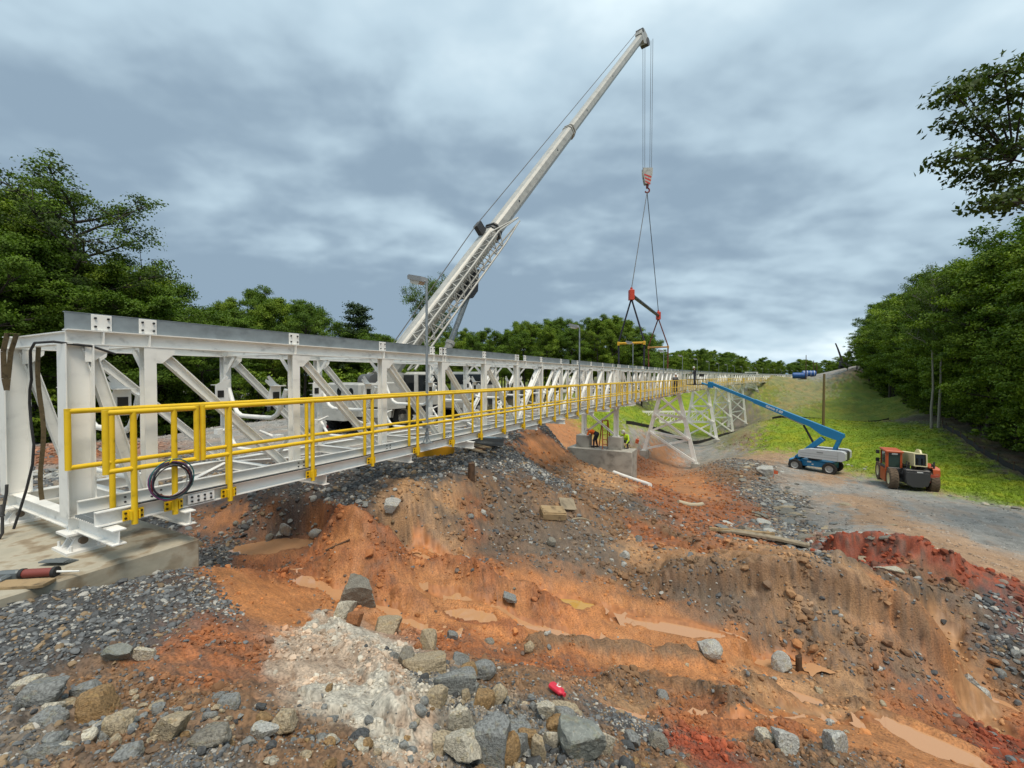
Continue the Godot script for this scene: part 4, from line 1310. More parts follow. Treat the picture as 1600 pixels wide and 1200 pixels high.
	b = MB.new()
	b.cbox(tt * V(1.25, -0.45, -1.25), V(0.95, 1.5, 1.55), 0.1, tb)
	cab = part("operator_cab", b, w, o)
	b = MB.new()
	b.box(tt * V(1.25, -0.2, -1.25), V(0.962, 0.72, 1.25), tb)
	b.box(tt * V(1.25, -0.2, -1.25), V(0.75, 0.72, 1.562), tb)
	part("window", b, M["window dark"], cab)
	b = MB.new()
	b.tube(tt * V(-0.45, -0.1, 0.75), tt * V(0.45, -0.1, 0.75), 0.3, -1.0, 16)
	part("winch", b, M["rope"], o)
	# boom
	var L := B.distance_to(T)
	var f := along(inv * B, inv * T)
	var ft := func(x: float, y: float, z: float) -> Vector3: return f * V(x, y, z)
	var secs := [[0.0, 11.3, 0.84, 0.98, "boom_base_section"], [11.3, 23.9, 0.72, 0.86, "boom_mid_section"], [23.9, L - 0.6, 0.6, 0.72, "boom_tip_section"]]
	for s: Array in secs:
		b = MB.new()
		b.prism(octagon(s[2], s[3], s[2] * 0.46), s[1] - s[0], f * Transform3D(Basis(), V(0, 0, s[0])))
		var sc := part(s[4], b, w, o)
		if s[0] > 0.0:
			b = MB.new()
			for z in [s[0] - 0.12, s[0] + 0.18]:
				b.prism(octagon(s[2] + 0.2, s[3] + 0.22, s[2] * 0.5), 0.09, f * Transform3D(Basis(), V(0, 0, z)))
			part("collar", b, w if s[0] > 12.0 else dk, sc)
			b = MB.new()
			for z in [3.2, 9.6]: b.tube(ft.call(-s[2] * 0.5 - 0.004, 0.1, s[0] + z), ft.call(-s[2] * 0.5 + 0.02, 0.1, s[0] + z), 0.07, -1.0, 10)
			part("inspection_hole", b, M["window dark"], sc)
	b = MB.new()
	b.prism(PackedVector2Array([Vector2(-0.7, -0.42), Vector2(-0.7, 0.46), Vector2(-0.2, 0.62), Vector2(0.25, 0.52), Vector2(0.62, -0.1), Vector2(0.66, -0.75), Vector2(0.3, -0.95), Vector2(0.0, -0.7)]), 0.62, f * Transform3D(Basis(V(0, 0, 1), V(0, 1, 0), V(-1, 0, 0)), V(0.31, 0, L)))
	var hd := part("boom_head", b, w, o)
	b = MB.new()
	b.tube(ft.call(-0.36, -0.66, L + 0.36), ft.call(0.36, -0.66, L + 0.36), 0.36, -1.0, 18)
	b.tube(ft.call(-0.34, 0.5, L - 0.1), ft.call(0.34, 0.5, L - 0.1), 0.18, -1.0, 14)
	part("sheave", b, M["rope"], hd)
	# ram that raises it
	b = MB.new()
	var r0 := tt * V(0, -0.95, -2.7)
	var r1: Vector3 = ft.call(0, -1.0, 7.2)
	b.tube(r0, r0.lerp(r1, 0.5), 0.21, -1.0, 14)
	b.tube(r0.lerp(r1, 0.48), r0.lerp(r1, 0.51), 0.25, -1.0, 14)
	part("ram_barrel", b, w, o)
	b = MB.new()
	b.tube(r0.lerp(r1, 0.51), r1, 0.15, -1.0, 14)
	part("ram_rod", b, M["galvanised steel"], o)
	b = MB.new()
	b.prism(PackedVector2Array([Vector2(6.0, -0.5), Vector2(8.6, -0.5), Vector2(7.6, -1.25), Vector2(7.0, -1.25)]), 0.5, f * Transform3D(Basis(V(0, 0, 1), V(0, 1, 0), V(-1, 0, 0)), V(0.25, 0, 0)))
	part("ram_bracket", b, dk, o)
	# lattice jib stowed along the side of the base section
	b = MB.new()
	var side := -0.54
	var ch := [[side, 0.46], [side, -0.46], [side - 0.6, 0.4], [side - 0.6, -0.4]]
	for c: Array in ch:
		b.tube(ft.call(c[0], c[1], 0.9), ft.call(c[0], c[1], 10.6), 0.055, -1.0, 8)
		b.tube(ft.call(c[0], c[1], 10.6), ft.call(side - 0.4, c[1] * 0.25 - 0.3, 12.9), 0.05, 0.04, 8)
	part("jib_chord", b, w, o)
	b = MB.new()
	for k in 13:
		var z0 := 0.9 + k * 0.75
		var z1 := z0 + 0.375
		var z2 := z0 + 0.75
		for q in [[0, 1], [2, 3], [0, 2], [1, 3]]:
			var p: Array = ch[q[0]]
			var r: Array = ch[q[1]]
			if k % 2 == 0 or q[0] != 1: b.tube(ft.call(p[0], p[1], z0), ft.call(r[0], r[1], z1), 0.028, -1.0, 5, false)
			b.tube(ft.call(r[0], r[1], z1), ft.call(p[0], p[1], z2), 0.028, -1.0, 5, false)
	part("jib_lacing", b, w, o)
	# ropes
	b = MB.new()
	b.tube(tt * V(0, 0.1, 0.7), ft.call(0, 1.15, 10.5), 0.025, -1.0, 5)
	b.tube(ft.call(0, 1.15, 10.5), ft.call(0, 0.68, L - 0.1), 0.025, -1.0, 5)
	part("winch_rope", b, M["rope"], o)
	b = MB.new()
	b.box(ft.call(0, 0.85, 10.6), V(0.3, 0.6, 0.5), f.basis)
	part("rope_guide", b, dk, o)
	var hk := V(13.0, 19.9, -42.2)
	for q in [[-0.42, -0.12], [-0.30, 0.12], [0.32, -0.12], [0.42, 0.12]]:
		b = MB.new()
		b.tube(inv * V(hk.x + q[0] * 1.05, 32.2, hk.z + q[1]), inv * V(hk.x + q[0] * 0.9, hk.y, hk.z + q[1]), 0.02, -1.0, 5)
		part("hoist_rope", b, M["rope"], o)
	# hook block
	var hb := thing("hook_block", "white hook block with red warning stripes hanging below the boom", "hook block", hk)
	b = MB.new()
	var shp := PackedVector2Array([Vector2(-0.46, 0.05), Vector2(0.46, 0.05), Vector2(0.44, -0.55), Vector2(0.26, -1.45), Vector2(-0.26, -1.45), Vector2(-0.44, -0.55)])
	for z in [-0.24, 0.2]: b.prism(shp, 0.05, Transform3D(Basis(), V(0, 0, z)))
	b.box(V(0, -0.7, -0.02), V(0.4, 1.3, 0.38))
	part("cheek_plate", b, w, hb)
	b = MB.new()
	for k in 3:
		var y := -0.52 - k * 0.32
		for z in [-0.252, 0.25]: b.prism(PackedVector2Array([Vector2(-0.36 + k * 0.05, y), Vector2(-0.36 + k * 0.05, y - 0.15), Vector2(0.30 - k * 0.04, y - 0.42), Vector2(0.34 - k * 0.05, y - 0.25)]), 0.004, Transform3D(Basis(), V(0, 0, z)))
	part("warning_stripe", b, mat("stripe red", Color(0.5, 0.03, 0.025), 0.5), hb)
	b = MB.new()
	b.tube(V(0, -1.45, 0), V(0, -1.75, 0), 0.11, -1.0, 10)
	var hp := []
	for k in 12: hp.append(V(sin(-0.4 + k * 0.42) * 0.22, -2.0 + cos(-0.4 + k * 0.42) * 0.22, 0))
	b.path(hp, 0.075, 8)
	part("hook", b, mat("hook red", Color(0.22, 0.03, 0.025), 0.5), hb)
	# lifting beam, slings and spreaders
	var e0 := V(9.9, 6.75, -36.2)
	var e1 := V(16.3, 6.75, -48.6)
	var top := V(13.0, 17.72, -42.2)
	var red := mat("beam red", Color(0.52, 0.05, 0.02), 0.5)
	var g := thing("lifting_beam", "dark steel lifting beam with red ends slung below the hook", "lifting beam", (e0 + e1) * 0.5)
	var off := (e0 + e1) * 0.5
	b = MB.new()
	b.tube(e0 - off, e1 - off, 0.16, -1.0, 10)
	part("tube", b, dk, g)
	for e: Vector3 in [e0, e1]:
		b = MB.new()
		b.cbox(e - off, V(0.42, 0.85, 0.5), 0.05)
		b.tube(e - off + V(0, 0.35, 0), e - off + V(0, 0.6, 0), 0.1, -1.0, 8)
		part("end_cap", b, red, g)
	for e: Vector3 in [e0, e1]:
		b = MB.new()
		b.tube(top, e + V(0, 0.5, 0), 0.035, -1.0, 6)
		tag(part("wire_sling", b, M["rope"]), "long wire sling from the hook to the %s end of the lifting beam" % ("higher-looking nearer" if e == e0 else "farther"), "sling", "wire slings of the lift")
	var ye := mat("spreader yellow", Color(0.62, 0.36, 0.02), 0.5)
	var tan_ := mat("spreader tan", Color(0.40, 0.22, 0.05), 0.6)
	for q in 2:
		var c := V(9.85, 2.75, -36.0) if q == 0 else V(16.3, 3.25, -48.6)
		var e: Vector3 = e0 if q == 0 else e1
		b = MB.new()
		b.tube(V(-1.15, 0, 0), V(1.15, 0, 0), 0.09, -1.0, 10)
		for x in [-1.05, 1.05]: b.cbox(V(x, -0.02, 0), V(0.18, 0.3, 0.26), 0.03)
		var s := tag(part("spreader_bar", b, ye if q == 0 else tan_, self, Transform3D(Basis(cx, Vector3.UP, cz), c)), "yellow spreader bar hanging over the second truss span" if q == 0 else "tan spreader bar hanging farther along the second truss span", "spreader bar", "spreader bars of the lift")
		for x in [-1.05, 1.05]:
			var m: StandardMaterial3D = M["dark strap"] if q == 0 else M["brown strap"]
			b = MB.new()
			b.tube(e - V(0, 0.3, 0), c + cx * x + V(0, 0.1, 0), 0.07, -1.0, 6)
			b.tube(c + cx * x - V(0, 0.1, 0), V(c.x, 0.55, c.z) + cx * x * 0.97, 0.075, -1.0, 6)
			tag(part("lifting_strap", b, m), "%s strap on the %s side of the %s spreader bar" % ["black" if q == 0 else "brown", "crane" if x < 0 else "walkway", "yellow" if q == 0 else "tan"], "strap", "straps of the lift")

func boom_lift() -> void:
	var blue := mat("lift blue", Color(0.012, 0.20, 0.42), 0.35)
	var grey := mat("lift grey", Color(0.52, 0.55, 0.57), 0.4)
	var rimm := mat("rim grey", Color(0.42, 0.42, 0.41), 0.5)
	var dk: StandardMaterial3D = M["dark steel"]
	var fz := V(-0.66, 0, -0.75).normalized()
	var rx := fz.cross(Vector3.UP)
	var pos := V(26.0, 0, -37.2)
	pos.y = ground(pos.x, pos.z) - 0.02
	var o := thing("boom_lift", "blue boom lift with grey covers, its long boom raised to the gallery", "boom lift", pos, Basis(rx, Vector3.UP, -fz))
	for z in [-1.2, 1.25]:
		for x in [-1.02, 1.02]: wheel(o, V(x, 0.5, z), 0.5, 0.36, rimm, signf(x))
	var b := MB.new()
	b.cbox(V(0, 0.72, 0), V(1.5, 0.5, 3.0), 0.06)
	b.cbox(V(0, 0.8, -1.25), V(2.1, 0.34, 0.9), 0.08)
	b.cbox(V(0, 0.62, 1.25), V(1.7, 0.34, 0.5), 0.05)
	part("chassis", b, blue, o)
	b = MB.new()
	b.box(V(-0.757, 0.85, -0.25), V(0.012, 0.12, 0.3))
	b.box(V(-0.757, 0.66, 0.0), V(0.012, 0.1, 0.14))
	part("decal", b, M["bright white paint"], o)
	b = MB.new()
	b.tube(V(0, 0.95, 0), V(0, 1.2, 0), 0.5, -1.0, 18)
	part("turntable", b, dk, o)
	for x in [-0.82, 0.82]:
		b = MB.new()
		b.prism(PackedVector2Array([Vector2(-0.95, 1.24), Vector2(-1.0, 1.5), Vector2(-0.95, 1.78), Vector2(-0.2, 2.0), Vector2(2.0, 2.03), Vector2(2.2, 1.98), Vector2(2.3, 1.85), Vector2(2.3, 1.35), Vector2(2.05, 1.2)]), 0.62, Transform3D(Basis(V(0, 0, 1), V(0, 1, 0), V(-1, 0, 0)), V(x + 0.31, 0, 0)))
		var c := part("engine_cover", b, grey, o)
		b = MB.new()
		for y in [1.42, 1.62]: b.box(V(x + signf(x) * 0.311, y, 0.5), V(0.012, 0.02, 2.6))
		b.box(V(x + signf(x) * 0.312, 1.6, 1.82), V(0.012, 0.7, 0.018))
		b.box(V(x + signf(x) * 0.312, 1.78, 0.6), V(0.012, 0.1, 0.45))
		part("panel_seam", b, mat("seam grey", Color(0.25, 0.27, 0.28), 0.5), c)
	b = MB.new()
	b.cbox(V(0, 1.6, 1.95), V(1.0, 0.75, 0.7), 0.08)
	part("counterweight", b, dk, o)
	var plate := func(pts: Array, wd: float) -> MB:      # a box beam through two points in the middle plane
		var m := MB.new()
		var t := along(pts[0], pts[1])
		m.cbox(t * V(0, 0, pts[0].distance_to(pts[1]) * 0.5), V(wd, pts[0].distance_to(pts[1]), pts[2]), 0.04, Basis(t.basis.x, t.basis.z, -t.basis.y))
		return m
	part("lower_riser", plate.call([V(0, 0.95, -1.35), V(0, 2.85, 0.55), 0.42], 0.5), blue, o)
	part("upper_riser", plate.call([V(0, 1.8, 1.3), V(0, 3.0, 1.75), 0.3], 0.4), blue, o)
	var el := V(0, 3.18, 1.75)
	var tip := V(0, 7.35, -8.9)
	var f := along(el, tip)
	var L := el.distance_to(tip)
	b = MB.new()
	b.prism(PackedVector2Array([Vector2(-0.3, 0.0), Vector2(-0.18, 0.24), Vector2(0.3, 0.25), Vector2(L * 0.62, 0.20), Vector2(L * 0.62, -0.17), Vector2(2.2, -0.22), Vector2(1.2, -0.5), Vector2(-0.1, -0.42)]), 0.42, f * Transform3D(Basis(V(0, 0, 1), V(0, 1, 0), V(-1, 0, 0)), V(0.21, 0, 0)))
	var main := part("boom", b, blue, o)
	var tm := TextMesh.new()
	tm.text = "Genie S-60"
	tm.font_size = 64
	tm.pixel_size = 0.0046
	tm.depth = 0.01
	var sf := SystemFont.new()
	sf.font_names = PackedStringArray(["Droid Sans"])
	sf.font_weight = 700
	sf.font_italic = true
	tm.font = sf
	tm.material = M["bright white paint"]
	put("lettering", tm, main, f * Transform3D(Basis(V(0, 0, -1), V(0, 1, 0), V(1, 0, 0)), V(0.216, 0.03, L * 0.46)))
	b = MB.new()
	b.box(f * V(0, 0.02, L * 0.81), V(0.26, 0.27, L * 0.42), f.basis)
	part("boom_extension", b, blue, o)
	b = MB.new()
	b.tube(V(0, 2.1, 0.0), f * V(0, -0.33, 2.7), 0.085, -1.0, 10)
	var ram := part("lift_ram", b, M["black rubber"], o)
	b = MB.new()
	b.tube(f * V(0, -0.33, 2.7), f * V(0, -0.24, 4.4), 0.05, -1.0, 10)
	part("ram_rod", b, grey, ram)
	b = MB.new()
	b.cbox(tip + V(0, -0.1, -0.1), V(0.3, 0.6, 0.5), 0.05)
	b.tube(tip + V(0, -0.2, -0.1), tip + V(0, 0.05, -1.0), 0.1, -1.0, 8)
	part("jib", b, blue, o)
	b = MB.new()
	var k := tip + V(0, -0.1, -1.55)
	b.box(k, V(2.3, 0.06, 0.95))
	for y in [0.55, 1.1]:
		for s in [-1.0, 1.0]:
			b.tube(k + V(-1.15, y, s * 0.47), k + V(1.15, y, s * 0.47), 0.025, -1.0, 6)
			b.tube(k + V(s * 1.15, y, -0.47), k + V(s * 1.15, y, 0.47), 0.025, -1.0, 6)
	for x in [-1.15, -0.4, 0.4, 1.15]:
		for s in [-1.0, 1.0]: b.tube(k + V(x, 0, s * 0.47), k + V(x, 1.1, s * 0.47), 0.025, -1.0, 6)
	b.box(k + V(0.3, 0.95, 0.42), V(0.6, 0.25, 0.2))
	part("basket", b, dk, o)
	var w := o.transform * (k + V(-0.35, 0.03, 0.0))
	person("worker in dark clothes and white helmet standing in the raised basket", w, o.transform.basis.get_euler().y + 0.6, 0, Color(0.02, 0.022, 0.03), Color(0.03, 0.035, 0.05), Color(0.6, 0.6, 0.58))

func telehandler() -> void:
	var org := mat("handler orange", Color(0.46, 0.085, 0.02), 0.45)
	var cream := mat("handler cream", Color(0.66, 0.60, 0.36), 0.45)
	mat("muddy tyre", Color(0.12, 0.085, 0.058), 0.95)
	var dk: StandardMaterial3D = M["dark steel"]
	var pos := V(26.3, 0, -28.5)
	pos.y = ground(pos.x, pos.z) - 0.03
	var fz := V(0.49, 0, -0.87)
	var o := thing("telehandler", "orange and cream telehandler parked with its back turned on the gravel road", "telehandler", pos, Basis(fz.cross(Vector3.UP), Vector3.UP, -fz))
	var keep: Material = M["tyre"]
	M["tyre"] = M["muddy tyre"]
	for z in [0.0, -3.0]:
		for x in [-1.0, 1.0]: wheel(o, V(x, 0.66, z), 0.68, 0.46, cream, signf(x))
	M["tyre"] = keep
	var b := MB.new()
	b.cbox(V(0.0, 0.8, -1.4), V(1.0, 0.5, 4.2), 0.05)
	b.box(V(0, 0.62, 0), V(1.6, 0.22, 0.25))
	b.box(V(0, 0.62, -3.0), V(1.6, 0.22, 0.25))
	part("chassis", b, dk, o)
	b = MB.new()
	b.prism(PackedVector2Array([Vector2(-0.45, 0.5), Vector2(-0.55, 1.0), Vector2(-0.5, 1.28), Vector2(0.62, 1.28), Vector2(0.68, 1.0), Vector2(0.55, 0.5), Vector2(0.2, 0.38), Vector2(-0.2, 0.38)]), 0.35, Transform3D(Basis(), V(0.05, 0, 0.45)))
	b.cbox(V(0.15, 1.2, 0.3), V(1.3, 0.5, 0.55), 0.06)
	var cw := part("counterweight", b, dk, o)
	b = MB.new()
	b.box(V(0.25, 1.28, 0.582), V(0.3, 0.12, 0.012))
	part("label_plate", b, M["bright white paint"], cw)
	b = MB.new()
	b.box(V(0.98, 0.72, 0.56), V(0.42, 0.1, 0.05))
	b.box(V(0.92, 0.95, 0.4), V(0.5, 0.5, 0.3))
	part("rear_light", b, mat("rear red", Color(0.4, 0.07, 0.04), 0.4), o)
	# cab on the left
	b = MB.new()
	b.box(V(-1.245, 0.75, -1.2), V(0.06, 0.85, 1.3))
	for q in [[-1.16, -0.56], [-0.44, -0.56], [-1.16, -2.1], [-0.44, -2.1]]: b.box(V(q[0], 1.85, q[1]), V(0.11, 1.05, 0.11))
	b.cbox(V(-0.8, 2.4, -1.33), V(0.95, 0.12, 1.8), 0.04)
	b.box(V(-1.22, 1.62, -0.62), V(0.05, 1.4, 0.2))
	var cab := part("cab", b, org, o)
	b = MB.new()
	b.cbox(V(-0.8, 1.0, -1.35), V(0.83, 0.7, 1.7), 0.06)
	part("cab_floor", b, dk, cab)
	b = MB.new()
	b.box(V(-0.8, 1.85, -0.55), V(0.62, 0.98, 0.03))
	b.box(V(-1.16, 1.85, -1.33), V(0.03, 0.98, 1.44))
	b.box(V(-0.44, 1.85, -1.33), V(0.03, 0.98, 1.44))
	b.box(V(-0.8, 1.85, -2.1), V(0.62, 0.98, 0.03))
	part("window", b, mat("cab glass", Color(0.03, 0.06, 0.05), 0.08), cab)
	b = MB.new()
	b.box(V(-0.8, 2.25, -0.52), V(0.6, 0.16, 0.02))
	part("roof_band", b, dk, cab)
	b = MB.new()
	b.box(V(-0.78, 2.25, -0.5), V(0.3, 0.1, 0.012))
	part("sticker", b, M["bright white paint"], cab)
	b = MB.new()
	for y in [2.15, 1.6]: b.cbox(V(-1.42, y, -1.9), V(0.2, 0.26, 0.08), 0.02)
	b.tube(V(-1.2, 2.2, -1.9), V(-1.42, 2.2, -1.9), 0.02, -1.0, 6)
	b.tube(V(-1.2, 1.65, -1.9), V(-1.42, 1.65, -1.9), 0.02, -1.0, 6)
	part("mirror", b, M["black rubber"], o)
	b = MB.new()
	b.cbox(V(0.98, 1.2, -1.0), V(0.6, 0.75, 2.0), 0.08)
	part("engine_cover", b, dk, o)
	b = MB.new()
	b.cbox(V(1.02, 1.60, -0.7), V(0.5, 0.10, 1.7), 0.04)
	b.prism(PackedVector2Array([Vector2(0.2, 1.62), Vector2(0.35, 1.5), Vector2(0.4, 1.1), Vector2(0.34, 1.1), Vector2(0.28, 1.45), Vector2(0.15, 1.56)]), 0.35, Transform3D(Basis(V(0, 0, 1), V(0, 1, 0), V(-1, 0, 0)), V(1.28, 0, 0)))
	part("engine_hood", b, org, o)
	b = MB.new()
	b.tube(V(1.0, 1.6, 0.25), V(1.0, 2.0, 0.25), 0.05, -1.0, 8)
	b.cbox(V(1.0, 1.75, 0.05), V(0.16, 0.22, 0.12), 0.03)
	part("exhaust", b, dk, o)
	# boom
	var f := along(V(0.28, 2.1, 0.55), V(0.28, 1.55, -4.6))
	b = MB.new()
	for q in [[-0.3, 0.0, 0.05, 0.82], [0.3, 0.0, 0.05, 0.82]]: b.box(f * V(q[0], q[1], 2.5), V(q[2], q[3], 5.0), f.basis)
	b.box(f * V(0, 0.385, 2.5), V(0.55, 0.05, 5.0), f.basis)
	b.box(f * V(0, -0.385, 2.5), V(0.55, 0.05, 5.0), f.basis)
	b.prism(PackedVector2Array([Vector2(-0.1, 0.3), Vector2(0.2, 0.62), Vector2(0.8, 0.66), Vector2(1.3, 0.4)]), 0.1, f * Transform3D(Basis(V(0, 0, 1), V(0, 1, 0), V(-1, 0, 0)), V(-0.25, 0.0, 1.1)))
	var bm := part("boom", b, cream, o)
	b = MB.new()
	b.box(f * V(0, 0, 2.4), V(0.46, 0.66, 4.5), f.basis)
	for x in [-0.12, 0.12]: b.tube(f * V(x, 0.1, 0.03), f * V(x, -0.3, 0.03), 0.04, -1.0, 6)
	part("inner_boom", b, M["window dark"], bm)
	b = MB.new()
	b.tube(V(0.0, 1.1, 0.1), f * V(-0.45, -0.3, 1.6), 0.09, -1.0, 10)
	b.path([V(-0.3, 1.9, 0.1), V(-0.35, 1.5, 0.35), V(-0.4, 1.0, 0.35), V(-0.35, 0.7, 0.3)], 0.03, 6)
	b.path([V(-0.2, 1.85, 0.15), V(-0.25, 1.3, 0.42), V(-0.2, 0.75, 0.4)], 0.03, 6)
	part("hose", b, M["black rubber"], o)
	b = MB.new()
	b.box(V(0.28, 1.1, -4.5), V(1.3, 0.9, 0.1))
	for x in [-0.25, 0.8]: b.box(V(x, 0.66, -5.1), V(0.14, 0.06, 1.2))
	part("fork_carriage", b, dk, o)

# ---- people: one surface each, meshed from tapered bones -------------------------------------------
func net_body(bones: Array, cell: float, soft: float) -> MB:
	var lo := Vector3.ONE * 1e9
	var hi := -lo
	for q: Array in bones:
		for e in 2:
			var r: float = q[2 + e] + cell * 2.0
			lo = lo.min(q[e] - Vector3.ONE * r)
			hi = hi.max(q[e] + Vector3.ONE * r)
	var nx := int((hi.x - lo.x) / cell) + 2
	var ny := int((hi.y - lo.y) / cell) + 2
	var nz := int((hi.z - lo.z) / cell) + 2
	var d := PackedFloat32Array()
	d.resize(nx * ny * nz)
	d.fill(1.0)
	var who := PackedInt32Array()
	who.resize(nx * ny * nz)
	var close := PackedFloat32Array()
	close.resize(nx * ny * nz)
	close.fill(9.0)
	for bi in bones.size():
		var q: Array = bones[bi]
		var a: Vector3 = q[0]
		var ab: Vector3 = q[1] - a
		var l2 := maxf(ab.length_squared(), 1e-9)
		var ra: float = q[2]
		var rb: float = q[3]
		var m := maxf(ra, rb) + soft + cell * 2.0
		var i0 := Vector3i(((a.min(q[1]) - Vector3.ONE * m - lo) / cell).floor()).clamp(Vector3i.ZERO, Vector3i(nx - 1, ny - 1, nz - 1))
		var i1 := Vector3i(((a.max(q[1]) + Vector3.ONE * m - lo) / cell).ceil()).clamp(Vector3i.ZERO, Vector3i(nx - 1, ny - 1, nz - 1))
		for z in range(i0.z, i1.z + 1):
			for y in range(i0.y, i1.y + 1):
				for x in range(i0.x, i1.x + 1):
					var p := lo + V(x, y, z) * cell - a
					var t := clampf(p.dot(ab) / l2, 0.0, 1.0)
					var s := (p - ab * t).length() - lerpf(ra, rb, t)
					var k := (z * ny + y) * nx + x
					var o := d[k]
					var h := clampf(0.5 + 0.5 * (o - s) / soft, 0.0, 1.0)
					d[k] = lerpf(o, s, h) - soft * h * (1.0 - h)
					if s < close[k]:
						close[k] = s
						who[k] = bi
	var b := MB.new()
	var at := {}
	for z in nz - 1:
		for y in ny - 1:
			for x in nx - 1:
				var k := (z * ny + y) * nx + x
				var inside := 0
				var sum := Vector3.ZERO
				var cnt := 0
				var c := [d[k], d[k + 1], d[k + nx], d[k + nx + 1], d[k + nx * ny], d[k + nx * ny + 1], d[k + nx * ny + nx], d[k + nx * ny + nx + 1]]
				for e: float in c:
					if e < 0.0: inside += 1
				if inside == 0 or inside == 8: continue
				for e: Array in [[0, 1], [2, 3], [4, 5], [6, 7], [0, 2], [1, 3], [4, 6], [5, 7], [0, 4], [1, 5], [2, 6], [3, 7]]:
					var u: float = c[e[0]]
					var v: float = c[e[1]]
					if (u < 0.0) != (v < 0.0):
						var t := u / (u - v)
						var p0 := V(e[0] & 1, (e[0] >> 1) & 1, e[0] >> 2)
						var p1 := V(e[1] & 1, (e[1] >> 1) & 1, e[1] >> 2)
						sum += p0.lerp(p1, t)
						cnt += 1
				b.col = bones[who[k]][4]
				var g := V(c[1] + c[3] + c[5] + c[7] - c[0] - c[2] - c[4] - c[6], c[2] + c[3] + c[6] + c[7] - c[0] - c[1] - c[4] - c[5], c[4] + c[5] + c[6] + c[7] - c[0] - c[1] - c[2] - c[3])
				at[k] = b.vert(lo + (V(x, y, z) + sum / cnt) * cell, g.normalized())
	for k: int in at:
		var x := k % nx
		var y := (k / nx) % ny
		var z := k / (nx * ny)
		for ax in 3:
			var st: int = [1, nx, nx * ny][ax]
			if (d[k] < 0.0) == (d[k + st] < 0.0): continue
			var s1: int = [nx, nx * ny, 1][ax]
			var s2: int = [nx * ny, 1, nx][ax]
			if not (at.has(k - s1) and at.has(k - s2) and at.has(k - s1 - s2)): continue
			var q := [at[k], at[k - s1], at[k - s1 - s2], at[k - s2]]
			if d[k] < 0.0: q = [q[0], q[3], q[2], q[1]]
			for e: int in [0, 1, 2, 0, 2, 3]: b.ix.append(q[e])
	return b

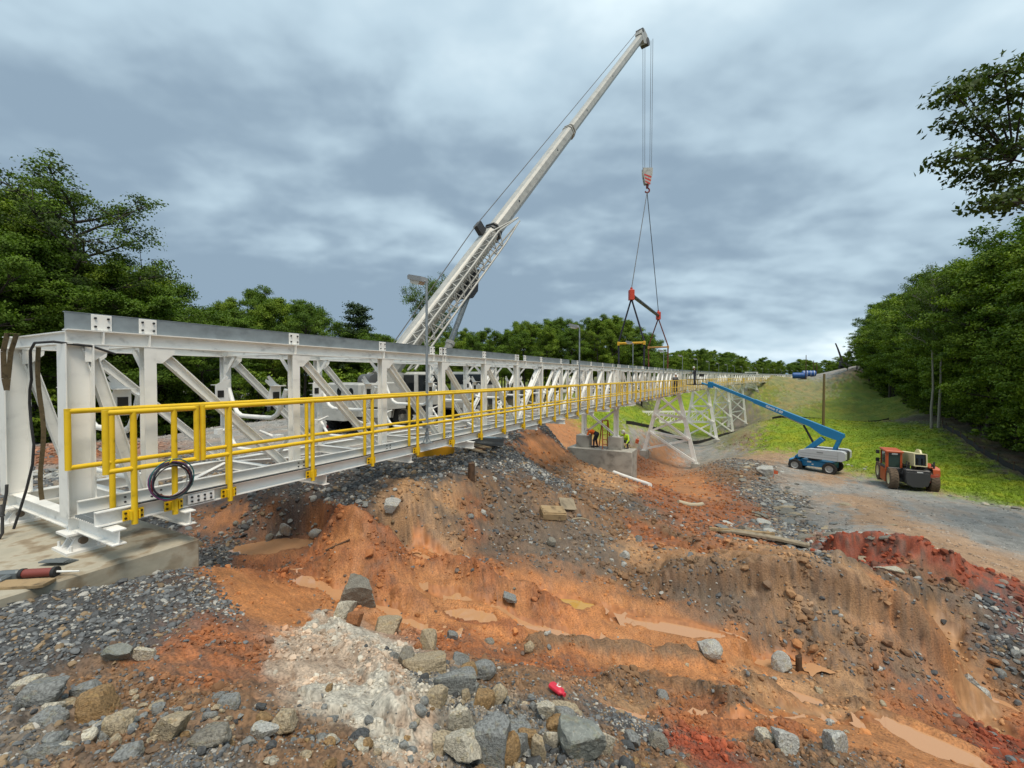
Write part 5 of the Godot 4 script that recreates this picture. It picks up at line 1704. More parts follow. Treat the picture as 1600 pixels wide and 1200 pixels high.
func person(label: String, at: Vector3, turn: float, pose: int, top: Color, legs: Color, hat: Color) -> void:   # faces -z before turning
	if not M.has("clothes"):
		var m: StandardMaterial3D = mat("clothes", Color(1, 1, 1), 0.85)
		m.vertex_color_use_as_albedo = true
	var sk := Color(0.42, 0.24, 0.16)
	var bt := Color(0.05, 0.035, 0.025)
	var hip := V(0, 0.94, 0)
	var lean := 0.06
	if pose == 1:                      # bent over, reaching down
		hip = V(0, 0.86, 0.12)
		lean = 1.25
	elif pose == 2:                    # squatting
		hip = V(0, 0.42, 0.12)
		lean = 0.55
	var up := V(0, cos(lean), -sin(lean))
	var fw := V(0, -sin(lean), -cos(lean))
	var chest := hip + up * 0.36
	var neck := hip + up * 0.56
	var look := (up + V(0, -0.05, -0.25)).normalized()
	var head := neck + look * 0.17
	var bones := [[hip, hip + up * 0.18, 0.135, 0.125, legs], [hip + up * 0.16, chest, 0.125, 0.14, top], [chest - V(0.08, 0, 0), chest + V(0.08, 0, 0), 0.125, 0.125, top], [chest + up * 0.1 - V(0.15, 0, 0), chest + up * 0.1 + V(0.15, 0, 0), 0.075, 0.075, top],
		[neck - up * 0.06, head, 0.055, 0.055, sk], [head, head + look * 0.05, 0.085, 0.095, sk], [head + look * 0.075, head + look * 0.10, 0.112, 0.105, hat], [head + look * 0.055 + fw * 0.04, head + look * 0.055 + fw * 0.10, 0.05, 0.03, hat], [head + fw * 0.085 - look * 0.005, head + fw * 0.105 - look * 0.02, 0.016, 0.018, sk]]
	var hands := []
	for s in [-1.0, 1.0]:
		var hj := hip + V(s * 0.095, -0.03, 0)
		var ft := V(s * 0.13, 0.07, 0.02 + s * 0.06)
		var kn := V(s * 0.125, 0.5, -0.05)
		if pose == 1: kn = V(s * 0.14, 0.48, -0.02)
		if pose == 2:
			kn = V(s * 0.2, 0.48, -0.28)
			ft = V(s * 0.16, 0.07, 0.0 + s * 0.05)
		bones.append([hj, kn, 0.098, 0.068, legs])
		bones.append([kn, ft + V(0, 0.04, 0), 0.066, 0.05, legs])
		bones.append([ft + V(0, -0.02, 0.04), ft + V(0, -0.03, -0.16), 0.05, 0.042, bt])
		var sh := chest + up * 0.11 + V(s * 0.2, 0, 0)
		var elb := sh + (V(s * 0.3, -0.85, -0.25) if pose != 0 else V(s * 0.25, -0.75, -0.35)).normalized() * 0.29
		var wr := elb + (V(-s * 0.25, -0.75, -0.6) if pose != 0 else V(-s * 0.3, 0.1, -0.9)).normalized() * 0.26
		bones.append([sh, elb, 0.062, 0.048, top])
		bones.append([elb, wr, 0.047, 0.034, top])
		var hd := (wr - elb).normalized()
		bones.append([wr, wr + hd * 0.085, 0.03, 0.036, sk])
		hands.append([wr + hd * 0.08, hd, s])
	var b := net_body(bones, 0.028, 0.035)
	b.col = sk
	for h: Array in hands:
		var hd: Vector3 = h[1]
		var sd := hd.cross(Vector3.UP).normalized()
		var dn := sd.cross(hd).normalized()
		for k in 4:
			var p: Vector3 = h[0] + sd * (k - 1.5) * 0.02
			var m: Vector3 = p + (hd * 0.9 - dn * 0.3).normalized() * [0.042, 0.048, 0.045, 0.036][k]
			b.tube(p, m, 0.0095, 0.009, 5)
			b.tube(m, m + (hd * 0.4 - dn).normalized() * 0.03, 0.009, 0.007, 5)
		b.tube(h[0] - hd * 0.05 - sd * h[2] * 0.03, h[0] - sd * h[2] * 0.055, 0.012, 0.009, 5)
	b.col = Color(0.02, 0.015, 0.012)
	for s in [-1.0, 1.0]: b.box(head + fw * 0.083 + look * 0.018 + V(s * 0.034, 0, 0), V(0.02, 0.012, 0.012))
	if pose != 0:
		b.col = Color(0.6, 0.6, 0.4)
	var o := part("person", b, M["clothes"], self, Transform3D(Basis(Vector3.UP, turn), at))
	tag(o, label, "person")

func people() -> void:
	var f := span_frame(0)
	var c := bw(26.5, -7.83, BASE - 0.02 - 2.65)
	person("worker in an orange vest bending down between the concrete pedestals", c + f.basis * V(-0.28, 0, 0.05), 0.9, 1, Color(0.72, 0.13, 0.015), Color(0.02, 0.022, 0.035), Color(0.5, 0.5, 0.48))
	person("worker in a lime vest squatting behind the pier pedestal", c + f.basis * V(1.5, 0, -0.5), 2.4, 2, Color(0.45, 0.66, 0.02), Color(0.05, 0.05, 0.06), Color(0.6, 0.6, 0.58))
	for k in 2:
		var fr := span_frame(1)
		var w := fr * V(1.5, 0.235, -(18.3 + k * 1.1))
		person(["worker in a white helmet on the walkway nearest the boom lift basket", "second worker in a white helmet on the walkway, one step beyond the first"][k], w, -0.8 + k * 2.2, 0, [Color(0.12, 0.12, 0.13), Color(0.45, 0.42, 0.3)][k], Color(0.03, 0.035, 0.06), Color(0.7, 0.7, 0.68))
	# a step ladder beside the bending worker
	var org := mat("ladder orange", Color(0.40, 0.09, 0.03), 0.6)
	var o := thing("step_ladder", "orange step ladder standing open between the concrete pedestals", "ladder", c + f.basis * V(0.3, 0, -0.1), f.basis * Basis(Vector3.UP, 0.5))
	for z in [-1.0, 1.0]:
		for x in [-1.0, 1.0]: bar("rail", "B", 0.06, 0.03, V(x * 0.26, 0, z * 0.5), V(x * 0.17, 1.7, z * 0.05), org, o)
	for k in 5:
		var t := (k + 1) / 6.0
		bar("step", "B", 0.08, 0.03, V(-0.25 + 0.09 * t, 1.7 * t, 0.5 - 0.45 * t), V(0.25 - 0.09 * t, 1.7 * t, 0.5 - 0.45 * t), org, o)
	var b := MB.new()
	b.cbox(V(0, 1.71, 0), V(0.4, 0.05, 0.2), 0.01)
	part("cap", b, org, o)

var stone_count := {}
func icosphere(level: int) -> Array:
	var key := "ico%d" % level
	if cache.has(key): return cache[key]
	var g := (1.0 + sqrt(5.0)) / 2.0
	var v := []
	for q in [[-1, g, 0], [1, g, 0], [-1, -g, 0], [1, -g, 0], [0, -1, g], [0, 1, g], [0, -1, -g], [0, 1, -g], [g, 0, -1], [g, 0, 1], [-g, 0, -1], [-g, 0, 1]]: v.append(V(q[0], q[1], q[2]).normalized())
	var f := [[0, 11, 5], [0, 5, 1], [0, 1, 7], [0, 7, 10], [0, 10, 11], [1, 5, 9], [5, 11, 4], [11, 10, 2], [10, 7, 6], [7, 1, 8], [3, 9, 4], [3, 4, 2], [3, 2, 6], [3, 6, 8], [3, 8, 9], [4, 9, 5], [2, 4, 11], [6, 2, 10], [8, 6, 7], [9, 8, 1]]
	for l in level:
		var mid := {}
		var nf := []
		for t: Array in f:
			var m := []
			for e in 3:
				var a: int = t[e]
				var b: int = t[(e + 1) % 3]
				var k := mini(a, b) * 100000 + maxi(a, b)
				if not mid.has(k):
					mid[k] = v.size()
					v.append((v[a] + v[b]).normalized())
				m.append(mid[k])
			nf.append_array([[t[0], m[0], m[2]], [t[1], m[1], m[0]], [t[2], m[2], m[1]], [m[0], m[1], m[2]]])
		f = nf
	cache[key] = [v, f]
	return cache[key]

# a broken stone filling a unit box (base at y = 0): flat faces cut off a ball, a little rough
func stone(level: int, cuts: int, m: Material, rough := 0.03, box := 0.45, tint := 0.0) -> ArrayMesh:
	var ico := icosphere(level)
	var pn := []
	for k in cuts:
		var d := V(rng.randfn(), rng.randfn(), rng.randfn()).normalized()
		if rf(0, 1) < box:
			var ax := rng.randi_range(0, 2)
			d = V(1 if ax == 0 else 0, 1 if ax == 1 else 0, 1 if ax == 2 else 0) * (1.0 if rf(0, 1) < 0.5 else -1.0) + d * 0.25
			d = d.normalized()
		pn.append([d, rf(0.38, 0.85)])
	var nz := noise(1.8, 3, rng.randi())
	var pts := []
	var lo := Vector3.ONE * 9
	var hi := -lo
	for d: Vector3 in ico[0]:
		var r := 1.0
		for p: Array in pn:
			var c: float = d.dot(p[0])
			if c > 0.05: r = minf(r, p[1] / c)
		r *= 1.0 + nz.get_noise_3d(d.x, d.y, d.z) * rough * 2.0
		var q := d * r
		pts.append(q)
		lo = lo.min(q)
		hi = hi.max(q)
	var b := MB.new()
	var sc := hi - lo
	for t: Array in ico[1]:
		if tint > 0.0:
			var c0: Vector3 = (pts[t[0]] + pts[t[1]] + pts[t[2]]) / 3.0
			var s := 1.0 + nz.get_noise_3d(c0.x * 2.3 + 5.0, c0.y * 4.0, c0.z * 2.3) * tint
			var e := smoothstep(0.1, 0.45, nz.get_noise_3d(c0.x * 0.8 - 9.0, c0.y * 0.8, c0.z * 0.8)) * tint
			b.col = Color(s, s, s).lerp(Color(s * 1.35, s * 0.95, s * 0.55), e)
		var a: Vector3 = (pts[t[0]] - lo) / sc - V(0.5, 0, 0.5)
		var c: Vector3 = (pts[t[1]] - lo) / sc - V(0.5, 0, 0.5)
		var d: Vector3 = (pts[t[2]] - lo) / sc - V(0.5, 0, 0.5)
		b.tri(a, c, d)
	return b.mesh(m)

func place_stone(called: String, mesh: Mesh, x: float, z: float, size: Vector3, sink: float, turn: float, tilt: Vector2, m: Material, label: String, group: String) -> MeshInstance3D:
	var up := slope_at(x, z, maxf(0.06, size.x * 0.4))
	var b := Basis(Vector3.UP, turn)
	var n := (up * 0.8 + V(tilt.x, 0.6, tilt.y)).normalized()
	var q := Basis(Quaternion(Vector3.UP, n)) * b
	var o := put(called, mesh, self, Transform3D(q.scaled_local(size), V(x, ground(x, z) - size.y * sink, z)))
	o.material_override = m
	tag(o, label, "stone", group)
	return o

func stones() -> void:
	var gr := grain(0.02, 6, 51, [[0.0, 0.5], [0.4, 0.85], [0.65, 1.0], [1.0, 1.0]], 512)
	var rl := grain(0.04, 5, 52, [[0.0, 0.0], [1.0, 1.0]], 512)
	var veins := grain(0.006, 3, 53, [[0.0, Color(0.8, 0.8, 0.8)], [0.47, Color(0.88, 0.9, 0.9)], [0.495, Color(1.7, 1.7, 1.65)], [0.52, Color(0.9, 0.92, 0.92)], [1.0, Color(0.75, 0.77, 0.78)]], 512)
	var cols := {"grey": Color(0.24, 0.225, 0.19), "bluegrey": Color(0.235, 0.245, 0.24), "tan": Color(0.42, 0.345, 0.235), "ochre": Color(0.30, 0.19, 0.085), "pale": Color(0.52, 0.48, 0.39), "palegrey": Color(0.48, 0.48, 0.45), "slab": Color(0.27, 0.275, 0.25), "clay": Color(0.36, 0.15, 0.06), "slate": Color(0.075, 0.08, 0.085)}
	for k: String in cols:
		var m: StandardMaterial3D = world_tex(mat("stone " + k, cols[k], 0.72), veins if k == "slab" else gr, 3.0 if k == "slab" else 5.0, rl, 0.5)
		m.vertex_color_use_as_albedo = true
	for q: Array in ROCKS:
		var m: StandardMaterial3D = M["stone " + q[1]]
		var round_ := String(q[0]).contains("round") or String(q[0]).contains("smooth") or String(q[0]).contains("egg") or String(q[0]).contains("oval")
		var me := stone(3, 20 if round_ else rng.randi_range(6, 8), m, 0.035, 0.75 if String(q[0]).contains("block") or String(q[0]).contains("slab") else 0.3, 0.35)
		place_stone("rock", me, q[2], q[3], V(q[4], q[5] * 1.1, q[6]) * 1.04, 0.16, rf(-0.3, 0.3), Vector2(rf(-0.12, 0.12), rf(-0.1, 0.2)), m, q[0], "")
	# middling stones, each its own
	var kinds := []
	for k in 7: kinds.append(stone(2, rng.randi_range(6, 9), M["stone grey"], 0.03, 0.5, 0.3))
	var zones := [
		["rubble strewn in the foreground", "stone lying in the rubble below the lime patch", [[-2.6, -2.35], [-1.6, -2.3], [-0.7, -2.3], [0.3, -2.6], [0.7, -2.9]], 0.4, 260, 40, 0.05, 0.13, ["bluegrey", "tan", "bluegrey", "ochre", "pale", "slate"], 0.6],
		["rubble strewn in the foreground", "stone in the heap before the mud flat", [[-0.75, -3.9], [-0.5, -3.2], [0.1, -2.9]], 0.34, 150, 22, 0.05, 0.12, ["bluegrey", "tan", "slate", "bluegrey"], 0.7],
		["rip-rap slabs in the ditch by the road", "flat slab of the rip-rap ditch beside the gravel road", [[20.4, -38.0], [19.1, -34.2], [15.6, -26.1], [13.1, -20.5], [10.9, -16.5], [8.2, -12.8], [7.4, -11.6]], 1.5, 260, 72, 0.25, 0.72, ["grey", "palegrey", "bluegrey", "tan", "grey"], 0.32],
		["stones along the far road edge", "pale stone at the road edge below the grass bank", [[31.5, -42.2], [30.6, -36.5], [28.6, -30.5], [27.6, -26.6], [25.5, -22.5], [24.5, -20.0]], 0.7, 44, 22, 0.2, 0.5, ["pale", "palegrey", "grey"], 0.5],
		["stones of the dark gravel bank", "pale stone in the dark gravel bank below the walkway", [[-5.0, -8.1], [-4.5, -8.05], [-3.0, -8.0], [-2.2, -8.6]], 0.3, 30, 14, 0.08, 0.2, ["palegrey", "grey", "bluegrey"], 0.6],
		["stones scattered in the mud", "small stone dropped in the mud of the dug basin", [[-1.5, -6.0], [0.5, -5.6], [2.5, -5.0], [4.5, -4.9], [6.5, -5.8]], 0.9, 44, 18, 0.05, 0.13, ["bluegrey", "palegrey", "grey", "tan"], 0.6],
		["stones on the brown slope", "small stone on the brown slope behind the puddles", [[-0.5, -9.0], [1.2, -9.6], [3.0, -9.5], [5.2, -10.0], [3.0, -12.5]], 0.9, 40, 16, 0.07, 0.18, ["bluegrey", "grey", "palegrey"], 0.6],
		["slates of the dark bank", "dark slate in the bank beyond the red clay", [[8.9, -7.9], [8.7, -7.4], [8.2, -6.9], [9.4, -8.6]], 0.5, 60, 14, 0.08, 0.22, ["slate", "bluegrey", "slate"], 0.5],
		["white rip-rap behind the truss", "white broken stone of the heap behind the truss end", [[-12.2, -11.2], [-11.0, -11.0], [-9.6, -11.0], [-8.6, -10.4]], 0.7, 130, 18, 0.16, 0.42, ["palegrey", "pale", "palegrey", "bluegrey"], 0.6]]
	var more := [[], [], []]
	var more_tint := [[], [], []]
	var word := {"grey": "grey", "bluegrey": "blue-grey", "tan": "tan", "ochre": "rusty ochre", "pale": "cream", "palegrey": "pale grey", "slate": "slate-dark"}
	for zn: Array in zones:
		var ln: Array = zn[2]
		for k in zn[4]:
			var t := rf(0, ln.size() - 1.001)
			var i := int(t)
			var p := Vector2(ln[i][0], ln[i][1]).lerp(Vector2(ln[i + 1][0], ln[i + 1][1]), t - i) + Vector2(rng.randfn(), rng.randfn()) * float(zn[3]) * 0.6
			var s := lerpf(zn[6], zn[7], pow(rf(0, 1), 1.7))
			var c: String = zn[8][rng.randi_range(0, zn[8].size() - 1)]
			if k >= zn[5]:                     # past the number that can be told apart
				var q := Basis(Quaternion(Vector3.UP, (slope_at(p.x, p.y) + V(rf(-0.3, 0.3), 0.6, rf(-0.3, 0.3))).normalized())) * Basis(Vector3.UP, rf(0, TAU))
				var w := rng.randi_range(0, 2)
				s *= 0.6
				more[w].append(Transform3D(q.scaled_local(V(s, s * rf(0.7, 1.1) * float(zn[9]), s * rf(0.6, 0.95))), V(p.x, ground(p.x, p.y) - s * float(zn[9]) * 0.2, p.y)))
				more_tint[w].append(cols[c] * rf(0.8, 1.2))
				continue
			var lb: String = zn[1]
			lb = lb.replace("dark slate", "slate").replace("pale stone", "stone").replace("white broken", "broken")
			place_stone("rock", kinds[rng.randi_range(0, 6)], p.x, p.y, V(s, s * rf(0.7, 1.1) * float(zn[9]), s * rf(0.6, 0.95)), 0.22, rf(0, TAU), Vector2(rf(-0.3, 0.3), rf(-0.3, 0.3)), M["stone " + c], "%s %s" % [word[c], lb], zn[0])
	var rm: StandardMaterial3D = world_tex(mat("rubble stone", Color(1, 1, 1), 0.75), gr, 5.0, rl, 0.5)
	rm.vertex_color_use_as_albedo = true
	for w in 3: scatter_copies("rubble", kinds[w], rm, more[w], more_tint[w], ["broken stone filling the rip-rap ditch and heaps", "flat broken stone between the larger rocks", "small broken stone around the heaps"][w])
	# what nobody could count: chippings, crumbs and clods
	var cm: StandardMaterial3D = mat("chippings", Color(1, 1, 1), 0.7)
	cm.vertex_color_use_as_albedo = true
	var dm: StandardMaterial3D = mat("clods", Color(1, 1, 1), 0.95)
	dm.vertex_color_use_as_albedo = true
	var chips := []
	for k in 3: chips.append(stone(1, 6, cm, 0.0, 0.4))
	var clod := stone(1, 16, dm, 0.12, 0.0)
	var xf := [[], [], [], []]
	var tint := [[], [], [], []]
	var pick := noise(1.1, 3, 61)
	for k in 330000:
		var a := rf(-1.0, 1.0)
		var j := rf(20.0, 420.0)
		var r := r_of(j)
		var x := sin(a) * r
		var z := -cos(a) * r
		var kk := int(k_of(a)) % NA
		var at := int(j) * NA + kk
		var st := stony[at]
		var rd := road_share[at]
		if grass_share[at] > 0.3: continue
		var v := pick.get_noise_2d(x, z)
		var chance := pow(st, 2.3) * (0.75 + v * 0.9) if rd < 0.4 else 0.07 + v * 0.35
		var col: Color = soil[at]
		if st > 0.75: chance += 0.25
		var g := ground(x, z)
		var dark := col.get_luminance() < 0.1
		var which := 0
		var s := 0.0
		var c := Color.WHITE
		if rf(0, 1) < chance:
			which = rng.randi_range(0, 2)
			s = r * rf(0.0028, 0.0075) * (1.0 + pow(rf(0, 1), 8.0) * 1.6)
			s = clampf(s, 0.012, 0.16)
			var e := rf(0, 1)
			c = Color(0.055, 0.058, 0.062).lerp(Color(0.17, 0.18, 0.185), rf(0, 1)) if e < 0.72 else Color(0.28, 0.28, 0.26).lerp(Color(0.42, 0.40, 0.36), rf(0, 1)) if e < 0.86 else Color(0.20, 0.14, 0.08) * rf(0.7, 1.5)
			if rd > 0.4:
				s *= 0.65
				c = (col * 0.6 + Color(0.10, 0.10, 0.095)) * rf(0.7, 1.35)
			elif col.r > 0.35 and col.g > 0.33: c = Color(0.52, 0.48, 0.40) * rf(0.7, 1.2)
			elif st < 0.35 and rf(0, 1) < 0.5: c = c.lerp(Color(0.13, 0.075, 0.045), 0.7)
		elif rd < 0.4 and rf(0, 1) < clampf((rough_map[at] - 0.02) * 8.0 * (0.4 + v * 1.4), 0.0, 0.6):
			which = 3
			s = clampf(r * rf(0.003, 0.008) * (1.0 + pow(rf(0, 1), 9.0) * 2.2), 0.012, 0.2)
			c = col * rf(0.75, 1.2)
			c.a = 1.0
		else: continue
		var flat := rf(0.3, 0.7) if which < 3 else rf(0.5, 0.85)
		var bs := Basis(Vector3.UP, rf(0, TAU)) * Basis(Vector3.RIGHT, rf(-0.6, 0.6)) * Basis(Vector3.BACK, rf(-0.6, 0.6))
		xf[which].append(Transform3D(bs.scaled_local(V(s, s * flat, s * rf(0.55, 0.9))), V(x, g - s * flat * 0.3, z)))
		tint[which].append(c)
	for w in 4: scatter_copies("gravel" if w < 3 else "dirt_clods", chips[w] if w < 3 else clod, null, xf[w], tint[w], ["grey slate chippings and gravel over the ground", "mixed dark and pale gravel over the ground", "fine slate flakes over the ground", "crumbled clods of clay over the ground"][w])

func scatter_copies(called: String, me: Mesh, m: Material, xf: Array, tint: Array, label: String) -> void:
	var mm := MultiMesh.new()
	mm.transform_format = MultiMesh.TRANSFORM_3D
	mm.use_colors = true
	mm.mesh = me
	mm.instance_count = xf.size()
	for k in xf.size():
		mm.set_instance_transform(k, xf[k])
		mm.set_instance_color(k, tint[k])
	var o := MultiMeshInstance3D.new()
	o.name = numbered(called)
	o.multimesh = mm
	if m: o.material_override = m
	add_child(o)
	tag(o, label, "", "", "stuff")

func grass() -> void:
	var gm: StandardMaterial3D = mat("grass blades", Color(1, 1, 1), 0.7)
	gm.vertex_color_use_as_albedo = true
	gm.backlight_enabled = true
	gm.backlight = Color(0.4, 0.45, 0.15)
	var b := MB.new()
	for k in 16:
		var a := rf(0, TAU)
		var p := V(cos(a), 0, sin(a)) * rf(0.02, 0.35)
		var h := rf(0.5, 1.0)
		var lean := V(rf(-0.4, 0.4), 0, rf(-0.4, 0.4)) * h
		var sd := V(cos(a * 3.0), 0, sin(a * 3.0)) * 0.03
		b.v.append(p - sd); b.v.append(p + sd); b.v.append(p + V(0, h, 0) + lean)
		for j in 3:
			b.n.append(V(lean.x * 0.3, 1.0, lean.z * 0.3).normalized())
			b.c.append(Color.WHITE)
		b.ix.append(b.v.size() - 3); b.ix.append(b.v.size() - 2); b.ix.append(b.v.size() - 1)
	var me := b.mesh(gm)
	var xf: Array[Transform3D] = []
	var tint := []
	var pick := noise(0.12, 3, 71)
	for k in 150000:
		var a := rf(0.1, 0.95)
		var j := rf(j_of(18.0), j_of(130.0))
		var at := int(j) * NA + int(k_of(a)) % NA
		var gs := grass_share[at]
		if rf(0, 1) > gs * gs * 1.1: continue
		var r := r_of(j)
		var x := sin(a) * r
		var z := -cos(a) * r
		var s := clampf(r * 0.004, 0.06, 0.16) * rf(0.6, 1.2) * (0.6 + 0.4 * gs)
		xf.append(Transform3D(Basis(Vector3.UP, rf(0, TAU)).scaled(V(s * 1.6, s, s * 1.6)), V(x, ground(x, z) - 0.01, z)))
		var v := pick.get_noise_2d(x, z)
		var c: Color = soil[at] * rf(0.95, 1.3)
		c = c.lerp(Color(0.28, 0.33, 0.03), clampf(v * 0.6, 0.0, 0.3))
		c.a = 1.0
		tint.append(c)
	scatter_copies("grass", me, null, xf, tint, "bright short grass covering the bank and the far hill")

func prop(called: String, b: MB, m: Material, label: String, category: String, t := Transform3D(), group := "") -> MeshInstance3D:
	var o := part(called, b, m, self, t)
	tag(o, label, category, group)
	return o

func on(x: float, z: float, lift := 0.0, turn := 0.0, tip := 0.0) -> Transform3D:   # standing on the ground there
	var up := slope_at(x, z, 0.3)
	return Transform3D(Basis(Quaternion(Vector3.UP, (up + V(0, 0.4, 0)).normalized())) * Basis(Vector3.UP, turn) * Basis(Vector3.RIGHT, tip), V(x, ground(x, z) + lift, z))

func board(ln: float, w: float, t: float, bend := 0.0) -> MB:     # a rough sawn board along x with worn corners
	var b := MB.new()
	var n := 8
	var prev := []
	for k in n + 1:
		var x := ln * (float(k) / n - 0.5)
		var y := bend * (1.0 - pow(2.0 * k / n - 1.0, 2.0)) + rf(-0.002, 0.002)
		var e := 0.012 if k == 0 or k == n else 0.0
		var c := t * 0.18
		var ring := [V(x, y - t * 0.5, -w * 0.5 + e), V(x, y + t * 0.5 - c, -w * 0.5 + e), V(x, y + t * 0.5, -w * 0.5 + c + e), V(x, y + t * 0.5, w * 0.5 - c - e), V(x, y + t * 0.5 - c, w * 0.5 - e), V(x, y - t * 0.5, w * 0.5 - e)]
		if k > 0:
			for j in 6: b.quad(prev[j], prev[(j + 1) % 6], ring[(j + 1) % 6], ring[j])
		if k == 0:
			for j in range(1, 5): b.tri(ring[0], ring[j], ring[j + 1])
		if k == n:
			for j in range(1, 5): b.tri(ring[0], ring[j + 1], ring[j])
		prev = ring
	return b

func ribbon(p: Array, w: float, side: Vector3, t := 0.006) -> MB:     # a strap through points
	var b := MB.new()
	for k in p.size() - 1:
		var a: Vector3 = p[k]
		var c: Vector3 = p[k + 1]
		var d := (c - a).normalized()
		var s := (side - d * side.dot(d)).normalized()
		var n := d.cross(s) * t * 0.5
		var h := s * w * 0.5
		b.quad(a - h + n, a + h + n, c + h + n, c - h + n)
		b.quad(a + h - n, a - h - n, c - h - n, c + h - n)
		b.quad(a + h + n, a + h - n, c + h - n, c + h + n)
		b.quad(a - h - n, a - h + n, c - h + n, c - h - n)
	return b

func props() -> void:
	var f := span_frame(0)
	var wood: StandardMaterial3D = M["wood"]
	var grey_wood: StandardMaterial3D = M["weathered wood"]
	# straps and hoses on the end of the truss
	var web: StandardMaterial3D = M["webbing"]
	var b := ribbon([f * V(-0.62, 2.34, -0.05), f * V(-0.62, 2.34, 0.06), f * V(-0.615, 2.1, 0.10), f * V(-0.60, 1.75, 0.10), f * V(-0.60, 1.60, 0.08), f * V(-0.63, 1.75, 0.06), f * V(-0.63, 2.1, 0.03), f * V(-0.62, 2.33, -0.02)], 0.06, f.basis.x * 0.45 + f.basis.z * 0.9)
	prop("lifting_strap", b, web, "short brown webbing strap looped over the end beam of the truss", "strap")
	var pts := []
	for k in 19: pts.append(f * V(-0.30 + sin(k * 0.7) * 0.01 + k * 0.003, 2.2 - k * 0.115, -0.14 + sin(k * 0.5) * 0.02))
	b = ribbon(pts, 0.05, f.basis.x * 0.25 + f.basis.z)
	prop("hanging_strap", b, web, "long brown webbing strap hanging from the end beam to the slab", "strap")
	var rb: StandardMaterial3D = M["black rubber"]
	b = MB.new()
	b.path([f * V(1.1, 2.05, -0.42), f * V(1.12, 2.13, -0.2), f * V(1.05, 2.165, 0.10), f * V(0.72, 2.16, 0.16), f * V(0.5, 2.08, 0.14), f * V(0.42, 1.9, 0.12), f * V(0.36, 1.74, 0.1), f * V(0.22, 1.62, 0.08), f * V(0.12, 1.45, 0.06), f * V(0.16, 1.2, 0.06), f * V(0.20, 0.95, 0.05), f * V(0.14, 0.7, 0.05), f * V(0.05, 0.4, 0.08), f * V(-0.06, 0.1, 0.12), f * V(-0.1, -0.1, 0.16)], 0.014, 7)
	prop("air_hose", b, rb, "dark hose wound from the end post down past the long strap", "hose")
	for k in 2:
		b = MB.new()
		var x := -0.62 + k * 0.36
		b.path([f * V(x - 0.28 + k * 0.4, 0.75 - k * 0.3, 0.2), f * V(x - 0.15 + k * 0.25, 0.35, 0.2), f * V(x + 0.02, 0.06, 0.22), f * V(x + 0.10, -0.14, 0.24), f * V(x + 0.22 - k * 0.2, -0.24, 0.26)], 0.016, 7)
		b.tube(f * V(x - 0.05, 0.18, 0.22), f * V(x + 0.02, 0.05, 0.22), 0.024, -1.0, 7)
		prop("chain_binder", b, M["dark steel"], ["slack dark wire tie-down nearest the outer truss post", "dark wire tie-down hanging just beside the long strap"][k], "tie-down", Transform3D(), "tie-downs on the end beam")
	# coil of control cables on the rail
	var o := thing("cable_coil", "coil of black, red, blue and white cables hung on the yellow rail", "cable coil", f * V(1.935, 0.56, -0.62), f.basis)
	var cc := [Color(0.02, 0.02, 0.022), Color(0.22, 0.03, 0.05), Color(0.015, 0.03, 0.04), Color(0.35, 0.36, 0.36), Color(0.13, 0.03, 0.12), Color(0.02, 0.14, 0.15), Color(0.02, 0.02, 0.02), Color(0.28, 0.08, 0.03), Color(0.03, 0.03, 0.05)]
	for k in 9:
		b = MB.new()
		pts = []
		var r := 0.205 + rf(-0.022, 0.022)
		var c0 := V(rf(-0.02, 0.02), rf(-0.02, 0.02), rf(-0.02, 0.02))
		for j in 26:
			var a := TAU * j / 26
			pts.append(c0 + V(rf(-0.004, 0.004) + sin(a * 2.0 + k) * 0.012, sin(a) * r * 1.02, cos(a) * r))
		b.path(pts, 0.0075, 6, true)
		part("cable_loop", b, mat("cable %d" % k, cc[k], 0.5), o)
	b = MB.new()
	b.path([V(0, 0.2, 0.03), V(0.03, 0.235, 0.01), V(0.01, 0.26, 0.0), V(-0.06, 0.24, 0.0), V(-0.03, 0.2, 0.02)], 0.008, 6, true)
	part("tie", b, mat("tie yellow", Color(0.7, 0.62, 0.03), 0.5), o)
	# on the slab
	for k in 4:
		b = MB.new()
		b.cbox(V(0, 0.006 + k * 0.012, 0), V(0.26, 0.011, 0.075), 0.003)
		var p := bw(1.88 - k * 0.035, -6.47 + k * 0.012, -2.0)
		prop("shim_plate", b, M["shim steel"], ["lowest grey shim plate of the little stack on the slab", "second grey shim plate from the bottom of the little stack", "third grey shim plate of the little stack on the slab", "topmost grey shim plate of the little stack on the slab"][k], "shim plate", Transform3D(Basis(Vector3.UP, -0.25 + k * 0.09), p), "shim plates stacked on the slab")
	var gt := Transform3D(Basis(Vector3.UP, 0.16), bw(1.60, -6.17, -1.955))
	o = thing("caulking_gun", "rust-red and black power caulking gun lying on the slab edge", "tool", gt.origin, gt.basis)
	b = MB.new()
	b.tube(V(-0.14, 0, 0), V(0.12, 0.0, 0), 0.042, -1.0, 14)
	part("barrel", b, mat("gun red", Color(0.20, 0.045, 0.035), 0.5), o)
	b = MB.new()
	b.tube(V(0.12, 0, 0), V(0.15, 0, 0), 0.052, -1.0, 14)
	b.tube(V(-0.16, 0, 0), V(-0.13, 0, 0), 0.050, -1.0, 14)
	part("ring", b, rb, o)
	b = MB.new()
	b.tube(V(0.15, 0, 0), V(0.36, 0.0, 0.02), 0.012, 0.006, 8)
	part("nozzle", b, M["bright white paint"], o)
	b = MB.new()
	b.cbox(V(-0.26, 0.0, 0), V(0.2, 0.08, 0.07), 0.02)
	b.cbox(V(-0.24, -0.01, 0.08), V(0.06, 0.05, 0.14), 0.015)
	part("handle", b, M["shim steel"], o)
	b = board(0.5, 0.16, 0.03)
